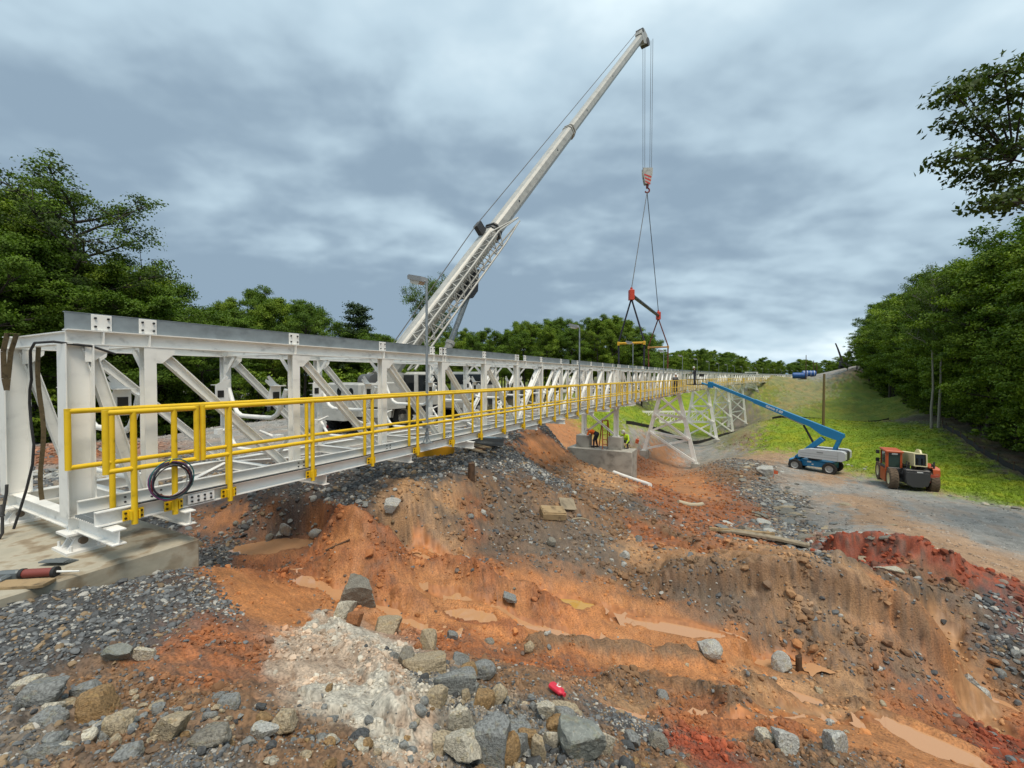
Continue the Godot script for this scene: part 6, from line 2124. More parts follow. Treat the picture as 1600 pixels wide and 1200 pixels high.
	prop("plywood_scrap", b, wood, "scrap of tan plywood under the caulking gun", "board", Transform3D(Basis(Vector3.UP, 0.1), bw(1.45, -6.08, -1.984)))
	# the stub, boxes and boards
	b = MB.new()
	b.tube(V(0, -0.2, 0), V(0.01, 0.40, 0.0), 0.085, 0.08, 14)
	prop("timber_stub", b, M["dark wood"], "short round wooden stub standing upright on the tan ground", "post", Transform3D(Basis(), V(-0.97, ground(-0.97, -10.3), -10.3)))
	o = thing("wooden_crate", "broken wooden crate of rough boards lying on the brown slope", "crate", on(0.95, -10.2, 0.02, 0.15).origin, on(0.95, -10.2, 0.0, 0.15).basis)
	for k in 3: part("board", board(0.56, 0.15, 0.035), grey_wood if k else wood, o, Transform3D(Basis(Vector3.RIGHT, PI / 2), V(rf(-0.02, 0.02), 0.08 + k * 0.005, 0.2 - k * 0.18)))
	for k in 2: part("board", board(0.54, 0.17, 0.03), wood, o, Transform3D(Basis(Vector3.RIGHT, 0.05), V(0, 0.17, 0.1 - k * 0.19)))
	for s in [-1.0, 1.0]: part("end_board", board(0.36, 0.16, 0.03), wood, o, Transform3D(Basis(V(0, 0, 1), V(1, 0, 0), V(0, 1, 0)), V(s * 0.27, 0.085, 0)))
	prop("crate_lid", board(0.42, 0.34, 0.03), grey_wood, "square weathered crate lid tilted against the soil above the crate", "board", on(1.38, -10.75, 0.14, 0.35, 0.5))
	prop("broken_lath", board(0.55, 0.05, 0.03, 0.06), grey_wood, "bent broken lath lying beside the wooden crate", "board", on(1.65, -10.35, 0.05, 0.35))
	var pl := on(7.0, -13.2, 0.16, -0.1)
	prop("timber_beam", board(1.9, 0.10, 0.09), wood, "straight yellow timber lying across the weathered plank by the ditch", "timber", pl)
	pl = on(7.35, -12.7, 0.07, -0.62)
	prop("weathered_plank", board(2.3, 0.30, 0.07, 0.05), grey_wood, "wide weathered grey plank sloping into the rip-rap ditch", "plank", pl)
	pl = on(6.75, -13.5, 0.05, -0.75)
	prop("short_plank", board(0.9, 0.2, 0.06), grey_wood, "short dark plank under the yellow timber by the ditch", "plank", pl)
	b = MB.new()
	b.cbox(V(0, 0.1, 0), V(0.09, 0.34, 0.06), 0.015)
	b.tri(V(-0.045, 0.27, 0.02), V(0.045, 0.27, 0.02), V(0.02, 0.33, 0.0))
	prop("broken_stake", b, M["dark wood"], "short broken brown stake sticking out of the mud", "stake", on(4.27, -6.4, 0.0, 0.3, 0.12))
	o = thing("red_bottle", "crushed red plastic bottle with a white mark on the mud", "bottle", on(0.36, -3.42, 0.035).origin, on(0.36, -3.42, 0.0, -0.9).basis)
	b = MB.new()
	b.cbox(V(0, 0, 0), V(0.075, 0.125, 0.05), 0.018, Basis(V(0, 0, 1), V(1, 0, 0), V(0, 1, 0)))
	b.tube(V(0.06, 0, 0), V(0.085, 0, 0), 0.016, -1.0, 8)
	part("body", b, mat("bottle red", Color(0.62, 0.03, 0.06), 0.35), o)
	b = MB.new()
	b.path([V(-0.015, 0.027, -0.014), V(0.0, 0.027, 0.012), V(0.018, 0.027, 0.006), V(0.02, 0.027, -0.012)], 0.005, 5)
	part("mark", b, M["bright white paint"], o)
	b = MB.new()
	b.tube(V(-0.18, 0, 0), V(0.2, 0.0, 0.05), 0.02, 0.014, 7)
	prop("dead_root", b, M["dark wood"], "dark root lying in the clay below the puddle by the walkway", "root", on(-2.75, -6.8, 0.01, 0.4))
	# under the far part of the first span
	b = MB.new()
	b.cbox(V(0, 0.13, 0), V(1.0, 0.26, 0.6), 0.02)
	prop("outrigger_mat", b, mat("mat yellow", Color(0.72, 0.36, 0.01), 0.6), "orange-yellow block lying under the first truss span", "block", on(-2.15, -11.9, -0.03, 0.5))
	for k in 6:
		var t := on(-1.35 + k * 0.02, -12.6 - k * 0.16, 0.06 + k * 0.012, -0.55 + rf(-0.1, 0.1))
		prop("loose_board", board(rf(1.0, 1.5), 0.14, 0.04), [grey_wood, wood, M["dark wood"]][k % 3], "%s of the loose boards piled beside the orange-yellow block" % ["nearest", "second", "third", "fourth", "fifth", "farthest"][k], "board", t, "loose boards under the span")
	b = MB.new()
	for k in 5: b.cbox(V(0, 0.03 + k * 0.05, rf(-0.03, 0.03)), V(1.5, 0.045, 0.7), 0.008)
	prop("sheet_stack", b, M["galvanised steel"], "stack of grey metal sheets under the walkway", "sheet stack", on(-1.05, -14.0, 0.0, 0.75))
	b = MB.new()
	b.cbox(V(0, 0.28, 0), V(1.0, 0.05, 0.7), 0.02)
	b.cbox(V(0.35, 0.32, 0.1), V(0.4, 0.05, 0.5), 0.02, Basis(Vector3.UP, 0.3))
	prop("blue_tarpaulin", b, mat("tarp blue", Color(0.30, 0.45, 0.56), 0.5), "folded pale blue tarpaulin on the stack of metal sheets", "tarpaulin", on(-0.95, -14.1, 0.0, 0.75))
	# white sock of straw and cloth down the mound behind the pier
	b = MB.new()
	pts = []
	for q in [[5.55, -23.6], [5.9, -22.6], [6.35, -21.4], [6.5, -20.4]]: pts.append(V(q[0], ground(q[0], q[1]) + 0.1, q[1]))
	b.path(pts, 0.11, 8)
	prop("white_pipe", b, M["bright white paint"], "white pipe lying down the mound beside the concrete pier", "pipe")
	b = MB.new()
	pts = []
	for q in [[6.9, -18.0], [7.4, -18.1], [7.9, -18.4], [8.3, -18.9]]: pts.append(V(q[0], ground(q[0], q[1]) + 0.05, q[1]))
	b.path(pts, 0.10, 8)
	prop("silt_sock", b, mat("sock", Color(0.45, 0.38, 0.27), 0.9), "tan silt sock lying across the rill below the white pipe", "silt sock")
	# silt fences
	var fence := func(line: Array, label: String) -> void:
		var fo := thing("silt_fence", label, "silt fence", V(line[0][0], ground(line[0][0], line[0][1]), line[0][1]), Basis(), "black silt fences")
		var fb := MB.new()
		var n := 0
		for e in line.size() - 1:
			var a := Vector2(line[e][0], line[e][1])
			var c := Vector2(line[e + 1][0], line[e + 1][1])
			var m := int(a.distance_to(c) / 1.6) + 1
			for k in m:
				var p := a.lerp(c, float(k) / m)
				var q := a.lerp(c, float(k + 1) / m)
				var P := V(p.x, ground(p.x, p.y), p.y) - fo.position
				var Q := V(q.x, ground(q.x, q.y), q.y) - fo.position
				var hp := 0.46 + rf(-0.06, 0.06)
				for s in [-1.0, 1.0]:
					var off: Vector3 = (Q - P).cross(Vector3.UP).normalized() * 0.006 * s
					if s > 0: fb.quad(P + off - V(0, 0.1, 0), Q + off - V(0, 0.1, 0), Q + off + V(0, hp, 0), P + off + V(0, hp + rf(-0.05, 0.05), 0))
					else: fb.quad(Q + off - V(0, 0.1, 0), P + off - V(0, 0.1, 0), P + off + V(0, hp, 0), Q + off + V(0, hp, 0))
				if n % 2 == 0: bar("post", "B", 0.05, 0.05, P - V(0, 0.1, 0), P + V(0, 0.68, 0), M["dark wood"], fo, V(1, 0, 0))
				n += 1
		part("fabric", fb, M["silt cloth"], fo)
	fence.call([[52.5, -53.0], [49.7, -50.1], [46.0, -44.5], [42.2, -39.3], [37.6, -31.9], [35.5, -27.0], [33.0, -18.0]], "black silt fence running along the foot of the wood")
	fence.call([[66.6, -76.8], [58.0, -79.5], [50.0, -83.5]], "black silt fence curving across the grass behind the knoll")
	fence.call([[48.0, -84.5], [38.0, -78.0], [30.0, -70.0], [22.0, -63.0], [15.5, -59.0]], "black silt fence crossing the valley below the trestles")
	# wooden pole on the knoll, far poles, tanks, crane arm and a spare frame
	b = MB.new()
	b.tube(V(0, -0.5, 0), V(0.05, 7.3, 0), 0.17, 0.13, 10)
	prop("wooden_pole", b, mat("pole wood", Color(0.17, 0.125, 0.05), 0.9), "brown wooden pole standing on the grass behind the boom lift", "pole", Transform3D(Basis(), V(38.9, ground(38.9, -54.3), -54.3)))
	for q in [[92.5, -137.0, 7.6, "before the blue tanks"], [106.0, -153.0, 5.2, "just past the blue tanks"], [112.0, -160.0, 4.2, "farthest of the row past the tanks"]]:
		b = MB.new()
		b.tube(V(0, -0.5, 0), V(0, q[2], 0), 0.14, 0.1, 8)
		prop("utility_pole", b, M["dark wood"], "thin dark pole on the hilltop %s" % q[3], "pole", Transform3D(Basis(), V(q[0], ground(q[0], q[1]), q[1])), "poles on the hilltop")
	for k in 2:
		var x := 91.5 + k * 5.0
		var z := -138.5 - k * 3.0
		o = thing("tank_trailer", ["blue round-ended tank parked on the hilltop, nearest the trestles", "blue ribbed tank parked behind the first blue tank"][k], "tank", V(x, ground(x, z), z), Basis(Vector3.UP, -0.45).scaled(Vector3.ONE * 0.78), "blue tanks on the hilltop")
		b = MB.new()
		b.lathe([Vector2(0, -2.6), Vector2(0.75, -2.5), Vector2(1.15, -2.2), Vector2(1.15, 2.2), Vector2(0.75, 2.5), Vector2(0, 2.6)], 18, Transform3D(Basis(V(0, -1, 0), V(1, 0, 0), V(0, 0, 1)), V(0, 1.55, 0)))
		part("tank", b, M["tank blue"], o)
		b = MB.new()
		for j in 4: b.lathe([Vector2(1.15, -0.06), Vector2(1.22, -0.05), Vector2(1.22, 0.05), Vector2(1.15, 0.06)], 18, Transform3D(Basis(V(0, -1, 0), V(1, 0, 0), V(0, 0, 1)), V(-1.8 + j * 1.2, 1.55, 0)))
		part("rib", b, M["bright white paint"] if k == 1 else M["tank blue"], o)
		b = MB.new()
		b.box(V(0, 0.45, 0), V(4.8, 0.3, 1.6))
		for j in 3: b.tube(V(1.0 + j * 0.5, 0.3, -0.9), V(1.0 + j * 0.5, 0.3, 0.9), 0.3, -1.0, 10)
		b.box(V(-1.8, 0.2, 0), V(0.3, 0.5, 1.4))
		part("undercarriage", b, M["dark steel"], o)
	o = thing("excavator", "dark excavator with its arm raised behind the far hill crest", "excavator", V(113.0, ground(113.0, -148.0), -148.0), Basis(Vector3.UP, 0.5))
	b = MB.new()
	b.cbox(V(0.4, 1.7, 0), V(3.0, 1.6, 2.4), 0.15)
	part("body", b, M["dark steel"], o)
	b = MB.new()
	for s in [-1.0, 1.0]: b.cbox(V(0.4, 0.4, s * 1.0), V(3.8, 0.8, 0.6), 0.15)
	part("track", b, M["black rubber"], o)
	b = MB.new()
	b.tube(V(-1.0, 1.8, 0), V(-4.6, 6.6, 0), 0.34, 0.26, 8)
	b.tube(V(-4.6, 6.6, 0), V(-6.0, 8.2, 0), 0.24, 0.2, 8)
	part("arm", b, M["dark steel"], o)
	var sx := bw(131.0, 2.1, 0)
	o = thing("portal_frame", "white steel portal frame standing at the clay abutment of the far hill", "frame", V(sx.x, BASE - 0.1, sx.z), span_frame(5).basis)
	for x in [-1.3, 1.3]:
		for z in [-0.9, 0.9]: bar("post", "B", 0.18, 0.18, V(x, 0, z), V(x, 3.0, z), M["white steel"], o, V(1, 0, 0))
	for y in [0.1, 2.95]:
		for z in [-0.9, 0.9]: bar("beam", "B", 0.16, 0.18, V(-1.3, y, z), V(1.3, y, z), M["white steel"], o)
		for x in [-1.3, 1.3]: bar("beam", "B", 0.15, 0.16, V(x, y, -0.9), V(x, y, 0.9), M["white steel"], o)
	o = thing("spare_truss", "white spare truss piece lying on the ground behind the trestles", "truss frame", V(24.0, ground(27.0, -78.0) + 0.3, -78.0), Basis(Vector3.UP, 0.05))
	for y in [0.0, 1.9]:
		for z in [0.0, -1.8]: bar("chord", "B", 0.16, 0.18, V(-1.0, y, z), V(11.5, y, z), M["white steel"], o)
	for k in 7:
		var x := -0.9 + k * 2.05
		for z in [0.0, -1.8]:
			bar("post", "B", 0.13, 0.13, V(x, 0.1, z), V(x, 1.8, z), M["white steel"], o, V(1, 0, 0))
			if k < 6: bar("diagonal", "B", 0.1, 0.1, V(x + 0.1, 0.1, z), V(x + 1.95, 1.8, z), M["white steel"], o)
	b = MB.new()
	b.cbox(V(0, 0.25, 0), V(0.35, 0.5, 0.35), 0.03)
	b.tube(V(0, 0.5, 0), V(0, 0.7, 0), 0.05, -1.0, 6)
	prop("orange_barrel", b, mat("marker orange", Color(0.65, 0.13, 0.05), 0.6), "small orange marker on the ground beyond the nearest trestle", "marker", on(15.2, -53.0))
	b = MB.new()
	b.tube(V(0, 0, 0), V(0, 0.55, 0), 0.02, -1.0, 6)
	b.quad(V(0, 0.5, 0), V(0.28, 0.47, 0.03), V(0.3, 0.22, 0), V(0, 0.25, 0))
	b.quad(V(0, 0.25, -0.004), V(0.3, 0.22, -0.004), V(0.28, 0.47, 0.026), V(0, 0.5, -0.004))
	prop("marker_flag", b, M["marker orange"], "small pink-orange marker flag among the rocks of the rip-rap ditch", "flag", on(18.7, -31.0))
	# the haul cone and a red cone by the crane
	b = MB.new()
	b.cbox(V(0, 0.03, 0), V(0.42, 0.06, 0.42), 0.015)
	b.tube(V(0, 0.06, 0), V(0, 0.72, 0), 0.15, 0.03, 12)
	prop("traffic_cone", b, mat("cone red", Color(0.55, 0.05, 0.04), 0.55), "red traffic cone on the gravel behind the truss beside the truck crane", "cone", on(-8.2, -19.6))

# how high the woods stand against the sky: bearing (sideways per metre of depth), rise (upwards per metre of depth)
const SKYLINE := [[-1.6, 0.40], [-1.18, 0.40], [-1.09, 0.38], [-1.03, 0.285], [-0.93, 0.245], [-0.84, 0.22], [-0.77, 0.185], [-0.71, 0.115], [-0.66, 0.175], [-0.6, 0.19], [-0.5, 0.16], [-0.43, 0.13], [-0.36, 0.10], [-0.28, 0.085], [-0.2, 0.10], [-0.1, 0.10], [0.0, 0.118], [0.07, 0.132], [0.15, 0.115], [0.23, 0.135], [0.28, 0.125], [0.33, 0.07], [0.38, 0.055], [0.43, 0.06], [0.5, 0.05], [0.56, 0.042], [0.65, 0.032], [0.72, 0.02]]
const SKYLINE_RIGHT := [[0.76, 0.05], [0.80, 0.10], [0.85, 0.14], [0.90, 0.185], [0.955, 0.235], [1.02, 0.255], [1.09, 0.275], [1.16, 0.32], [1.3, 0.38], [1.8, 0.45]]

func curve(tab: Array, u: float) -> float:
	for k in tab.size() - 1:
		if u < tab[k + 1][0]:
			return lerpf(tab[k][1], tab[k + 1][1], clampf((u - tab[k][0]) / (tab[k + 1][0] - tab[k][0]), 0.0, 1.0))
	return tab[-1][1]

func leaf(b: MB, p: Vector3, out: Vector3, size: float, c: Color) -> void:
	var nn := (V(rf(-1, 1), rf(-0.4, 1.2), rf(-1, 1)) + out * 0.6).normalized()
	var u := nn.cross(V(rf(-1, 1), rf(-1, 1), rf(-1, 1))).normalized()
	var w := nn.cross(u)
	var sn := (nn + out * 0.8 + V(0, 0.35, 0)).normalized()
	var k := b.v.size()
	var bend := nn * size * 0.12
	b.v.append(p - u * size * 0.62); b.v.append(p + w * size * 0.36 - bend); b.v.append(p + u * size * 0.62); b.v.append(p - w * size * 0.36 - bend)
	for j in 4:
		b.n.append(sn)
		b.c.append(c)
	b.ix.append(k); b.ix.append(k + 1); b.ix.append(k + 2)
	b.ix.append(k); b.ix.append(k + 2); b.ix.append(k + 3)

func limb(b: MB, p: Array, r0: float, r1: float, sides: int) -> void:
	for k in p.size() - 1:
		b.tube(p[k], p[k + 1], lerpf(r0, r1, float(k) / (p.size() - 1)), lerpf(r0, r1, float(k + 1) / (p.size() - 1)), sides, false)

# a broad-leaved tree of height 1 unit = 1 m scaled later: returns trunk and crown meshes
func tree_kind(h: float, base: float, rad: float, leaves: int, size: float, c0: Color, c1: Color, limbs: int, gap: float) -> Array:
	var tr := MB.new()
	var cr := MB.new()
	var stem := []
	var off := Vector3.ZERO
	for k in 7:
		stem.append(V(off.x, h * 0.93 * k / 6.0, off.z))
		off += V(rf(-1, 1), 0, rf(-1, 1)) * h * 0.012
	limb(tr, stem, h * 0.016, h * 0.003, 8)
	var spots := []
	for k in limbs:
		var t := base + (0.96 - base) * (k + rf(0.0, 0.8)) / limbs
		var si := clampf(t / 0.93 * 6.0, 0.0, 5.99)
		var p: Vector3 = stem[int(si)].lerp(stem[int(si) + 1], si - int(si))
		var prof := pow(sin(PI * clampf((t - base) / (1.02 - base) * 0.8 + 0.18, 0.0, 1.0)), 0.8)
		var ln := rad * prof * rf(0.7, 1.12)
		var a := k * 2.4 + rf(-0.5, 0.5)
		var rise := rf(0.15, 0.6) + (t - base) * 0.6
		var d := V(cos(a), rise, sin(a)).normalized()
		var q := [p]
		for j in 3:
			d = (d + V(rf(-0.2, 0.2), rf(-0.12, 0.14), rf(-0.2, 0.2))).normalized()
			q.append(q[-1] + d * ln / 3.0)
		limb(tr, q, h * 0.0062, h * 0.0015, 5)
		for j in [1, 2, 3]:
			var n := 3 if j < 3 else 4
			for m in n + 1:
				var e := (d * 0.5 + V(rf(-1, 1), rf(-0.25, 0.6), rf(-1, 1))).normalized()
				var tip: Vector3 = q[j] + e * ln * rf(0.16, 0.5)
				tr.tube(q[j], tip, h * 0.002, h * 0.0007, 4, false)
				if rf(0, 1) > gap: spots.append([tip, rf(0.7, 1.25)])
	spots.append([stem[-1] + V(0, h * 0.03, 0), 1.0])
	var mid := V(0, h * (base + 1.0) * 0.5, 0)
	var per := leaves / spots.size()
	for s: Array in spots:
		var c: Vector3 = s[0]
		var rr: float = rad * 0.13 * s[1]
		var tone := rf(0.0, 1.0)
		var hub := (c - mid).normalized()
		for k in int(per * s[1]):
			var e := V(clampf(rng.randfn(0, 0.55), -1.1, 1.1), clampf(rng.randfn(0, 0.30), -0.6, 0.6), clampf(rng.randfn(0, 0.55), -1.1, 1.1))
			var out := (e * V(1, 1.6, 1) + hub * 0.5 + V(0, 0.15, 0)).normalized()
			leaf(cr, c + e * rr * 1.15, out, size * rf(0.7, 1.25), c0.lerp(c1, clampf(tone + rf(-0.3, 0.3), 0.0, 1.0)))
	return [tr.mesh(M["bark"]), cr.mesh(M["leaves"]), h]

func pine_kind(h: float) -> Array:
	var tr := MB.new()
	var cr := MB.new()
	limb(tr, [V(0, 0, 0), V(0.1, h * 0.5, 0), V(0, h * 0.98, 0.05)], h * 0.013, h * 0.002, 7)
	for k in 26:
		var t := 0.35 + 0.62 * k / 26.0
		var ln := h * 0.23 * pow(1.0 - (t - 0.3) / 0.75, 0.7) * rf(0.7, 1.1)
		var a := k * 2.4
		var p := V(0, h * t, 0)
		var d := V(cos(a), rf(-0.05, 0.3), sin(a)).normalized()
		tr.tube(p, p + d * ln, h * 0.003, h * 0.001, 4, false)
		for m in 7:
			var c := p + d * ln * (0.35 + 0.65 * m / 6.0) + V(rf(-1, 1), rf(-0.2, 0.2), rf(-1, 1)) * 0.25
			for j in 60:
				var e := V(rng.randfn(0, 0.4), rng.randfn(0, 0.16), rng.randfn(0, 0.4))
				leaf(cr, c + e, (e + V(0, 0.4, 0)).normalized(), rf(0.16, 0.26), Color(0.03, 0.055, 0.025).lerp(Color(0.05, 0.085, 0.035), rf(0, 1)))
	return [tr.mesh(M["bark"]), cr.mesh(M["leaves"]), h]

func plant(kind: Array, called: String, x: float, z: float, h: float, wide: float, label: String, group: String, y := NAN, bark: Material = null) -> Node3D:
	var s: float = h / kind[2]
	var gy := (ground(x, z) - 0.15) if is_nan(y) else y
	var o := thing(called, label, "tree" if called != "shrub" else "shrub", V(x, gy, z), Basis(Vector3.UP, rf(0, TAU)).scaled(V(s * wide, s, s * wide)), group)
	var t := put("trunk", kind[0], o)
	if bark: t.material_override = bark
	put("crown", kind[1], o)
	return o

func trees() -> void:
	var bark: StandardMaterial3D = mat("bark", Color(0.075, 0.062, 0.048), 0.95)
	world_tex(bark, grain(0.02, 4, 41, [[0.0, 0.5], [1.0, 1.0]]), 1.5)
	world_tex(mat("pale bark", Color(0.36, 0.34, 0.29), 0.9), grain(0.02, 4, 42, [[0.0, 0.45], [0.5, 0.9], [1.0, 1.0]]), 1.2)
	var lv: StandardMaterial3D = mat("leaves", Color(1, 1, 1), 0.6)
	lv.vertex_color_use_as_albedo = true
	lv.backlight_enabled = true
	lv.backlight = Color(0.7, 0.75, 0.35)
	lv.metallic_specular = 0.3
	var d0 := Color(0.06, 0.11, 0.014)
	var d1 := Color(0.13, 0.215, 0.024)
	var y1 := Color(0.21, 0.295, 0.03)
	var kinds := [
		tree_kind(16, 0.32, 4.6, 34000, 0.175, d0, d1, 17, 0.0),
		tree_kind(16, 0.20, 4.0, 34000, 0.17, d0, y1, 18, 0.05),
		tree_kind(16, 0.12, 4.4, 38000, 0.175, d0.lerp(d1, 0.4), y1, 20, 0.0),
		tree_kind(16, 0.42, 4.2, 22000, 0.17, d0, d1, 15, 0.12),
		tree_kind(16, 0.52, 5.0, 15000, 0.165, d0.lerp(Color(0.05, 0.06, 0.03), 0.5), d1, 13, 0.1)]
	var pine := pine_kind(14)
	var bush := tree_kind(5, 0.02, 2.2, 5200, 0.22, d0, y1, 12, 0.0)
	var look := ["broad dark-leaved tree", "full tree in fresh green leaf", "bushy tree leafed down to the ground", "slender tree with a high crown", "gaunt open-crowned tree"]
	# single trees that stand out
	var hero := tree_kind(18, 0.5, 4.6, 17000, 0.16, Color(0.045, 0.065, 0.025), d1, 15, 0.08)
	plant(hero, "tree", -28.2, -28.5, 16.6, 1.0, "tall gaunt tree with an open olive crown above the wood behind the truss", "")
	plant(pine, "pine_tree", -16.2, -46.0, 11.8, 1.0, "dark pine tree behind the galvanised edge beam, before the crane boom", "")
	plant(kinds[4], "tree", -8.0, -44.0, 12.6, 0.62, "thin sparse tree rising behind the lamp post beside the crane boom", "")
	# woods behind the gallery, denser towards the back
	var where := ["behind the near end of the truss", "beside the gaunt tall tree", "behind the truck crane", "beyond the crane boom", "behind the spreader bars", "beyond the far walkway lamps"]
	var n := 0
	var spots := []
	var tries := 0
	while spots.size() < 175 and tries < 6000:
		tries += 1
		var u := rf(-1.45, 0.70)
		var band := rng.randi_range(0, 2)
		var z := 0.0
		if u < -0.72: z = lerpf(23.0, 28.0, clampf((u + 1.2) / 0.45, 0.0, 1.0)) + band * 5.5 + rf(0, 4)
		elif u < -0.25: z = 40.0 + band * 7.0 + rf(0, 6)
		elif u < 0.30: z = lerpf(58.0, 88.0, (u + 0.25) / 0.55) + band * 8.0 + rf(0, 7)
		else: z = lerpf(105.0, 230.0, (u - 0.30) / 0.4) + band * 14.0 + rf(0, 12)
		var p := V(u * z, 0, -z)
		var ok := true
		for q: Vector3 in spots:
			if q.distance_to(p) < lerpf(2.6, 6.5, clampf((z - 20.0) / 150.0, 0.0, 1.0)): ok = false
		if not ok: continue
		spots.append(p)
		var top := curve(SKYLINE, u) * z * (rf(0.6, 0.92) if rf(0, 1) < 0.6 else rf(0.92, 1.04))
		var gy := ground(p.x, p.z) - 0.2
		var h := clampf(top - gy, 5.0, 24.0)
		var k := rng.randi_range(0, 3) if u > -0.9 else rng.randi_range(0, 3)
		var wi := 0 if u < -1.08 else 1 if u < -0.75 else 2 if u < -0.3 else 3 if u < 0.18 else 4 if u < 0.36 else 5
		plant(kinds[k], "tree", p.x, p.z, h, clampf(rf(0.72, 1.05) * (12.0 / h if h < 12.0 else 1.0), 0.65, 1.6), "%s%s %s" % ["tall " if h > 13.5 else "low " if h < 9.5 else "", look[k], where[wi]], "trees %s" % where[wi])
	# right-hand wood along the silt fence
	var edge := [V(97, 0, -128), V(88, 0, -106), V(75, 0, -83), V(63, 0, -66), V(52, 0, -50), V(44.5, 0, -39), V(39.5, 0, -30), V(36, 0, -20), V(34, 0, -8), V(34, 0, 6)]
	var wr := ["on the hilltop end of the wood", "on the slope above the silt fence", "at the bend of the silt fence", "behind the telehandler", "at the road end of the silt fence"]
	for row in 4:
		for e in edge.size() - 1:
			var a: Vector3 = edge[e]
			var b: Vector3 = edge[e + 1]
			var ln := a.distance_to(b)
			var step := 3.4 if row == 0 else 4.2
			var m := int(ln / step)
			var outw := V(-(b - a).z, 0, (b - a).x).normalized()
			if outw.x < 0.0: outw = -outw
			for j in m:
				var p := a.lerp(b, (j + rf(0.1, 0.9)) / m) + outw * (1.6 + row * 4.0 + rf(-1.0, 1.4))
				var u := p.x / maxf(-p.z, 4.0)
				if u < 0.7: continue
				var h := clampf(curve(SKYLINE_RIGHT, u) * -p.z * rf(0.9, 1.12) - ground(p.x, p.z), 6.0, 21.0) if p.z < -10.0 else rf(14, 17)
				if row == 0: h *= rf(0.75, 1.0)
				var k: int = [2, 1, 2, 1][rng.randi_range(0, 3)] if row == 0 else rng.randi_range(0, 3)
				var wi := 0 if p.z < -95.0 else 1 if p.z < -66.0 else 2 if p.z < -45.0 else 3 if p.z < -30.0 else 4
				plant(kinds[k], "tree", p.x, p.z, h, rf(0.95, 1.2), "%s%s %s" % ["tall " if h > 14.5 else "low " if h < 10.5 else "", look[k], wr[wi]], "trees %s" % wr[wi])
	for k in 26:
		var t := (k + rf(0, 1)) / 26.0 * 6.0 + 0.6
		var p: Vector3 = edge[int(t)].lerp(edge[int(t) + 1], t - int(t))
		var wi := 0 if p.z < -95.0 else 1 if p.z < -66.0 else 2 if p.z < -45.0 else 3 if p.z < -30.0 else 4
		plant(bush, "shrub", p.x + rf(0.6, 2.2), p.z, rf(2.2, 4.4), rf(0.9, 1.2), "leafy shrub at the wood's foot %s" % wr[wi].replace("on ", "on ").replace("at the", "by the"), "shrubs at the foot of the wood")
	for k in 22:
		var u := rf(-1.3, -0.2)
		var z := lerpf(21.5, 37.0, clampf((u + 1.3) / 1.0, 0.0, 1.0)) + rf(-0.5, 1.5)
		plant(bush, "shrub", u * z, -z, rf(2.2, 4.0), rf(0.9, 1.3), "dark shrub by the gravel %s" % ("behind the near end of the truss" if u < -0.8 else "behind the truck crane"), "shrubs at the edge of the gravel")
	for q in [[48.3, -50.0, 15.5, "first"], [49.5, -50.4, 16.5, "second"]]:
		plant(kinds[4], "tree", q[0], q[1], q[2], 0.6, "pale-barked slim tree at the silt fence, the %s of a pair" % q[3], "", NAN, M["pale bark"])
	# the oak whose boughs reach into the picture from outside
	var tr := MB.new()
	var cr := MB.new()
	var at := V(23.5, ground(23.5, -13.0) - 0.2, -13.0)
	var crown_pts := []
	for q in [[1482, 150], [1520, 128], [1560, 118], [1600, 105], [1500, 150], [1545, 160], [1590, 150], [1490, 195], [1530, 200], [1570, 195], [1610, 190], [1485, 250], [1515, 238], [1550, 240], [1590, 232], [1510, 275], [1545, 285], [1580, 270], [1615, 270], [1545, 318], [1575, 308], [1608, 300], [1565, 325]]:
		var z := 13.5 + rf(-1.3, 1.3)
		crown_pts.append(V((q[0] - 800.0) / 680.0 * z, (588.0 - q[1]) / 680.0 * z, -z) - at)
	for k in 70: crown_pts.append(V(rf(-3.4, 5.0), rf(8.0, 18.0), rf(-5, 5)))
	limb(tr, [V(0, 0, 0), V(0.2, 5, 0), V(0, 10, 0.2), V(0.3, 15, 0)], 0.34, 0.08, 10)
	var boughs := [[V(0.1, 8.0, 0), V(-2.5, 11.0, -0.3), V(-5.0, 13.6, -0.4), V(-7.0, 14.6, -0.5)], [V(0.1, 7.4, 0), V(-2.5, 9.6, 0), V(-5.2, 12.0, -0.2), V(-8.3, 12.9, -0.3)], [V(0.1, 6.4, 0), V(-2.6, 8.2, 0.2), V(-5.4, 10.3, 0.0), V(-8.2, 11.5, 0)], [V(0.1, 8.6, 0), V(2.0, 11, 1), V(3.5, 13.5, 2), V(4.5, 15, 2)]]
	for q: Array in boughs: limb(tr, q, 0.12, 0.025, 7)
	for c: Vector3 in crown_pts:
		var best := V(0, 9, 0)
		for q: Array in boughs:
			for k in 13:
				var s := k / 4.0
				var p: Vector3 = q[mini(int(s), 2)].lerp(q[mini(int(s), 2) + 1], s - mini(int(s), 2))
				if p.distance_to(c) < best.distance_to(c): best = p
		tr.tube(best, c, 0.035, 0.014, 5, false)
		for j in 190:
			var e := V(clampf(rng.randfn(0, 0.36), -0.6, 0.6), clampf(rng.randfn(0, 0.12), -0.2, 0.2), clampf(rng.randfn(0, 0.36), -0.6, 0.6))
			leaf(cr, c + e, (e + V(0, 0.3, 0)).normalized(), rf(0.10, 0.17), Color(0.035, 0.06, 0.016).lerp(Color(0.075, 0.115, 0.025), rf(0, 1)))
			if j % 16 == 0: tr.tube(c, c + e, 0.011, 0.004, 3, false)
	var o := thing("oak_tree", "dark oak reaching its boughs over the wood from outside the view", "tree", at)
	part("trunk", tr, bark, o)
	part("crown", cr, lv, o)
	# the horizon: woods too far to tell one tree from the next
	var mm := MultiMesh.new()
	mm.transform_format = MultiMesh.TRANSFORM_3D
	mm.mesh = kinds[2][1]
	mm.instance_count = 420
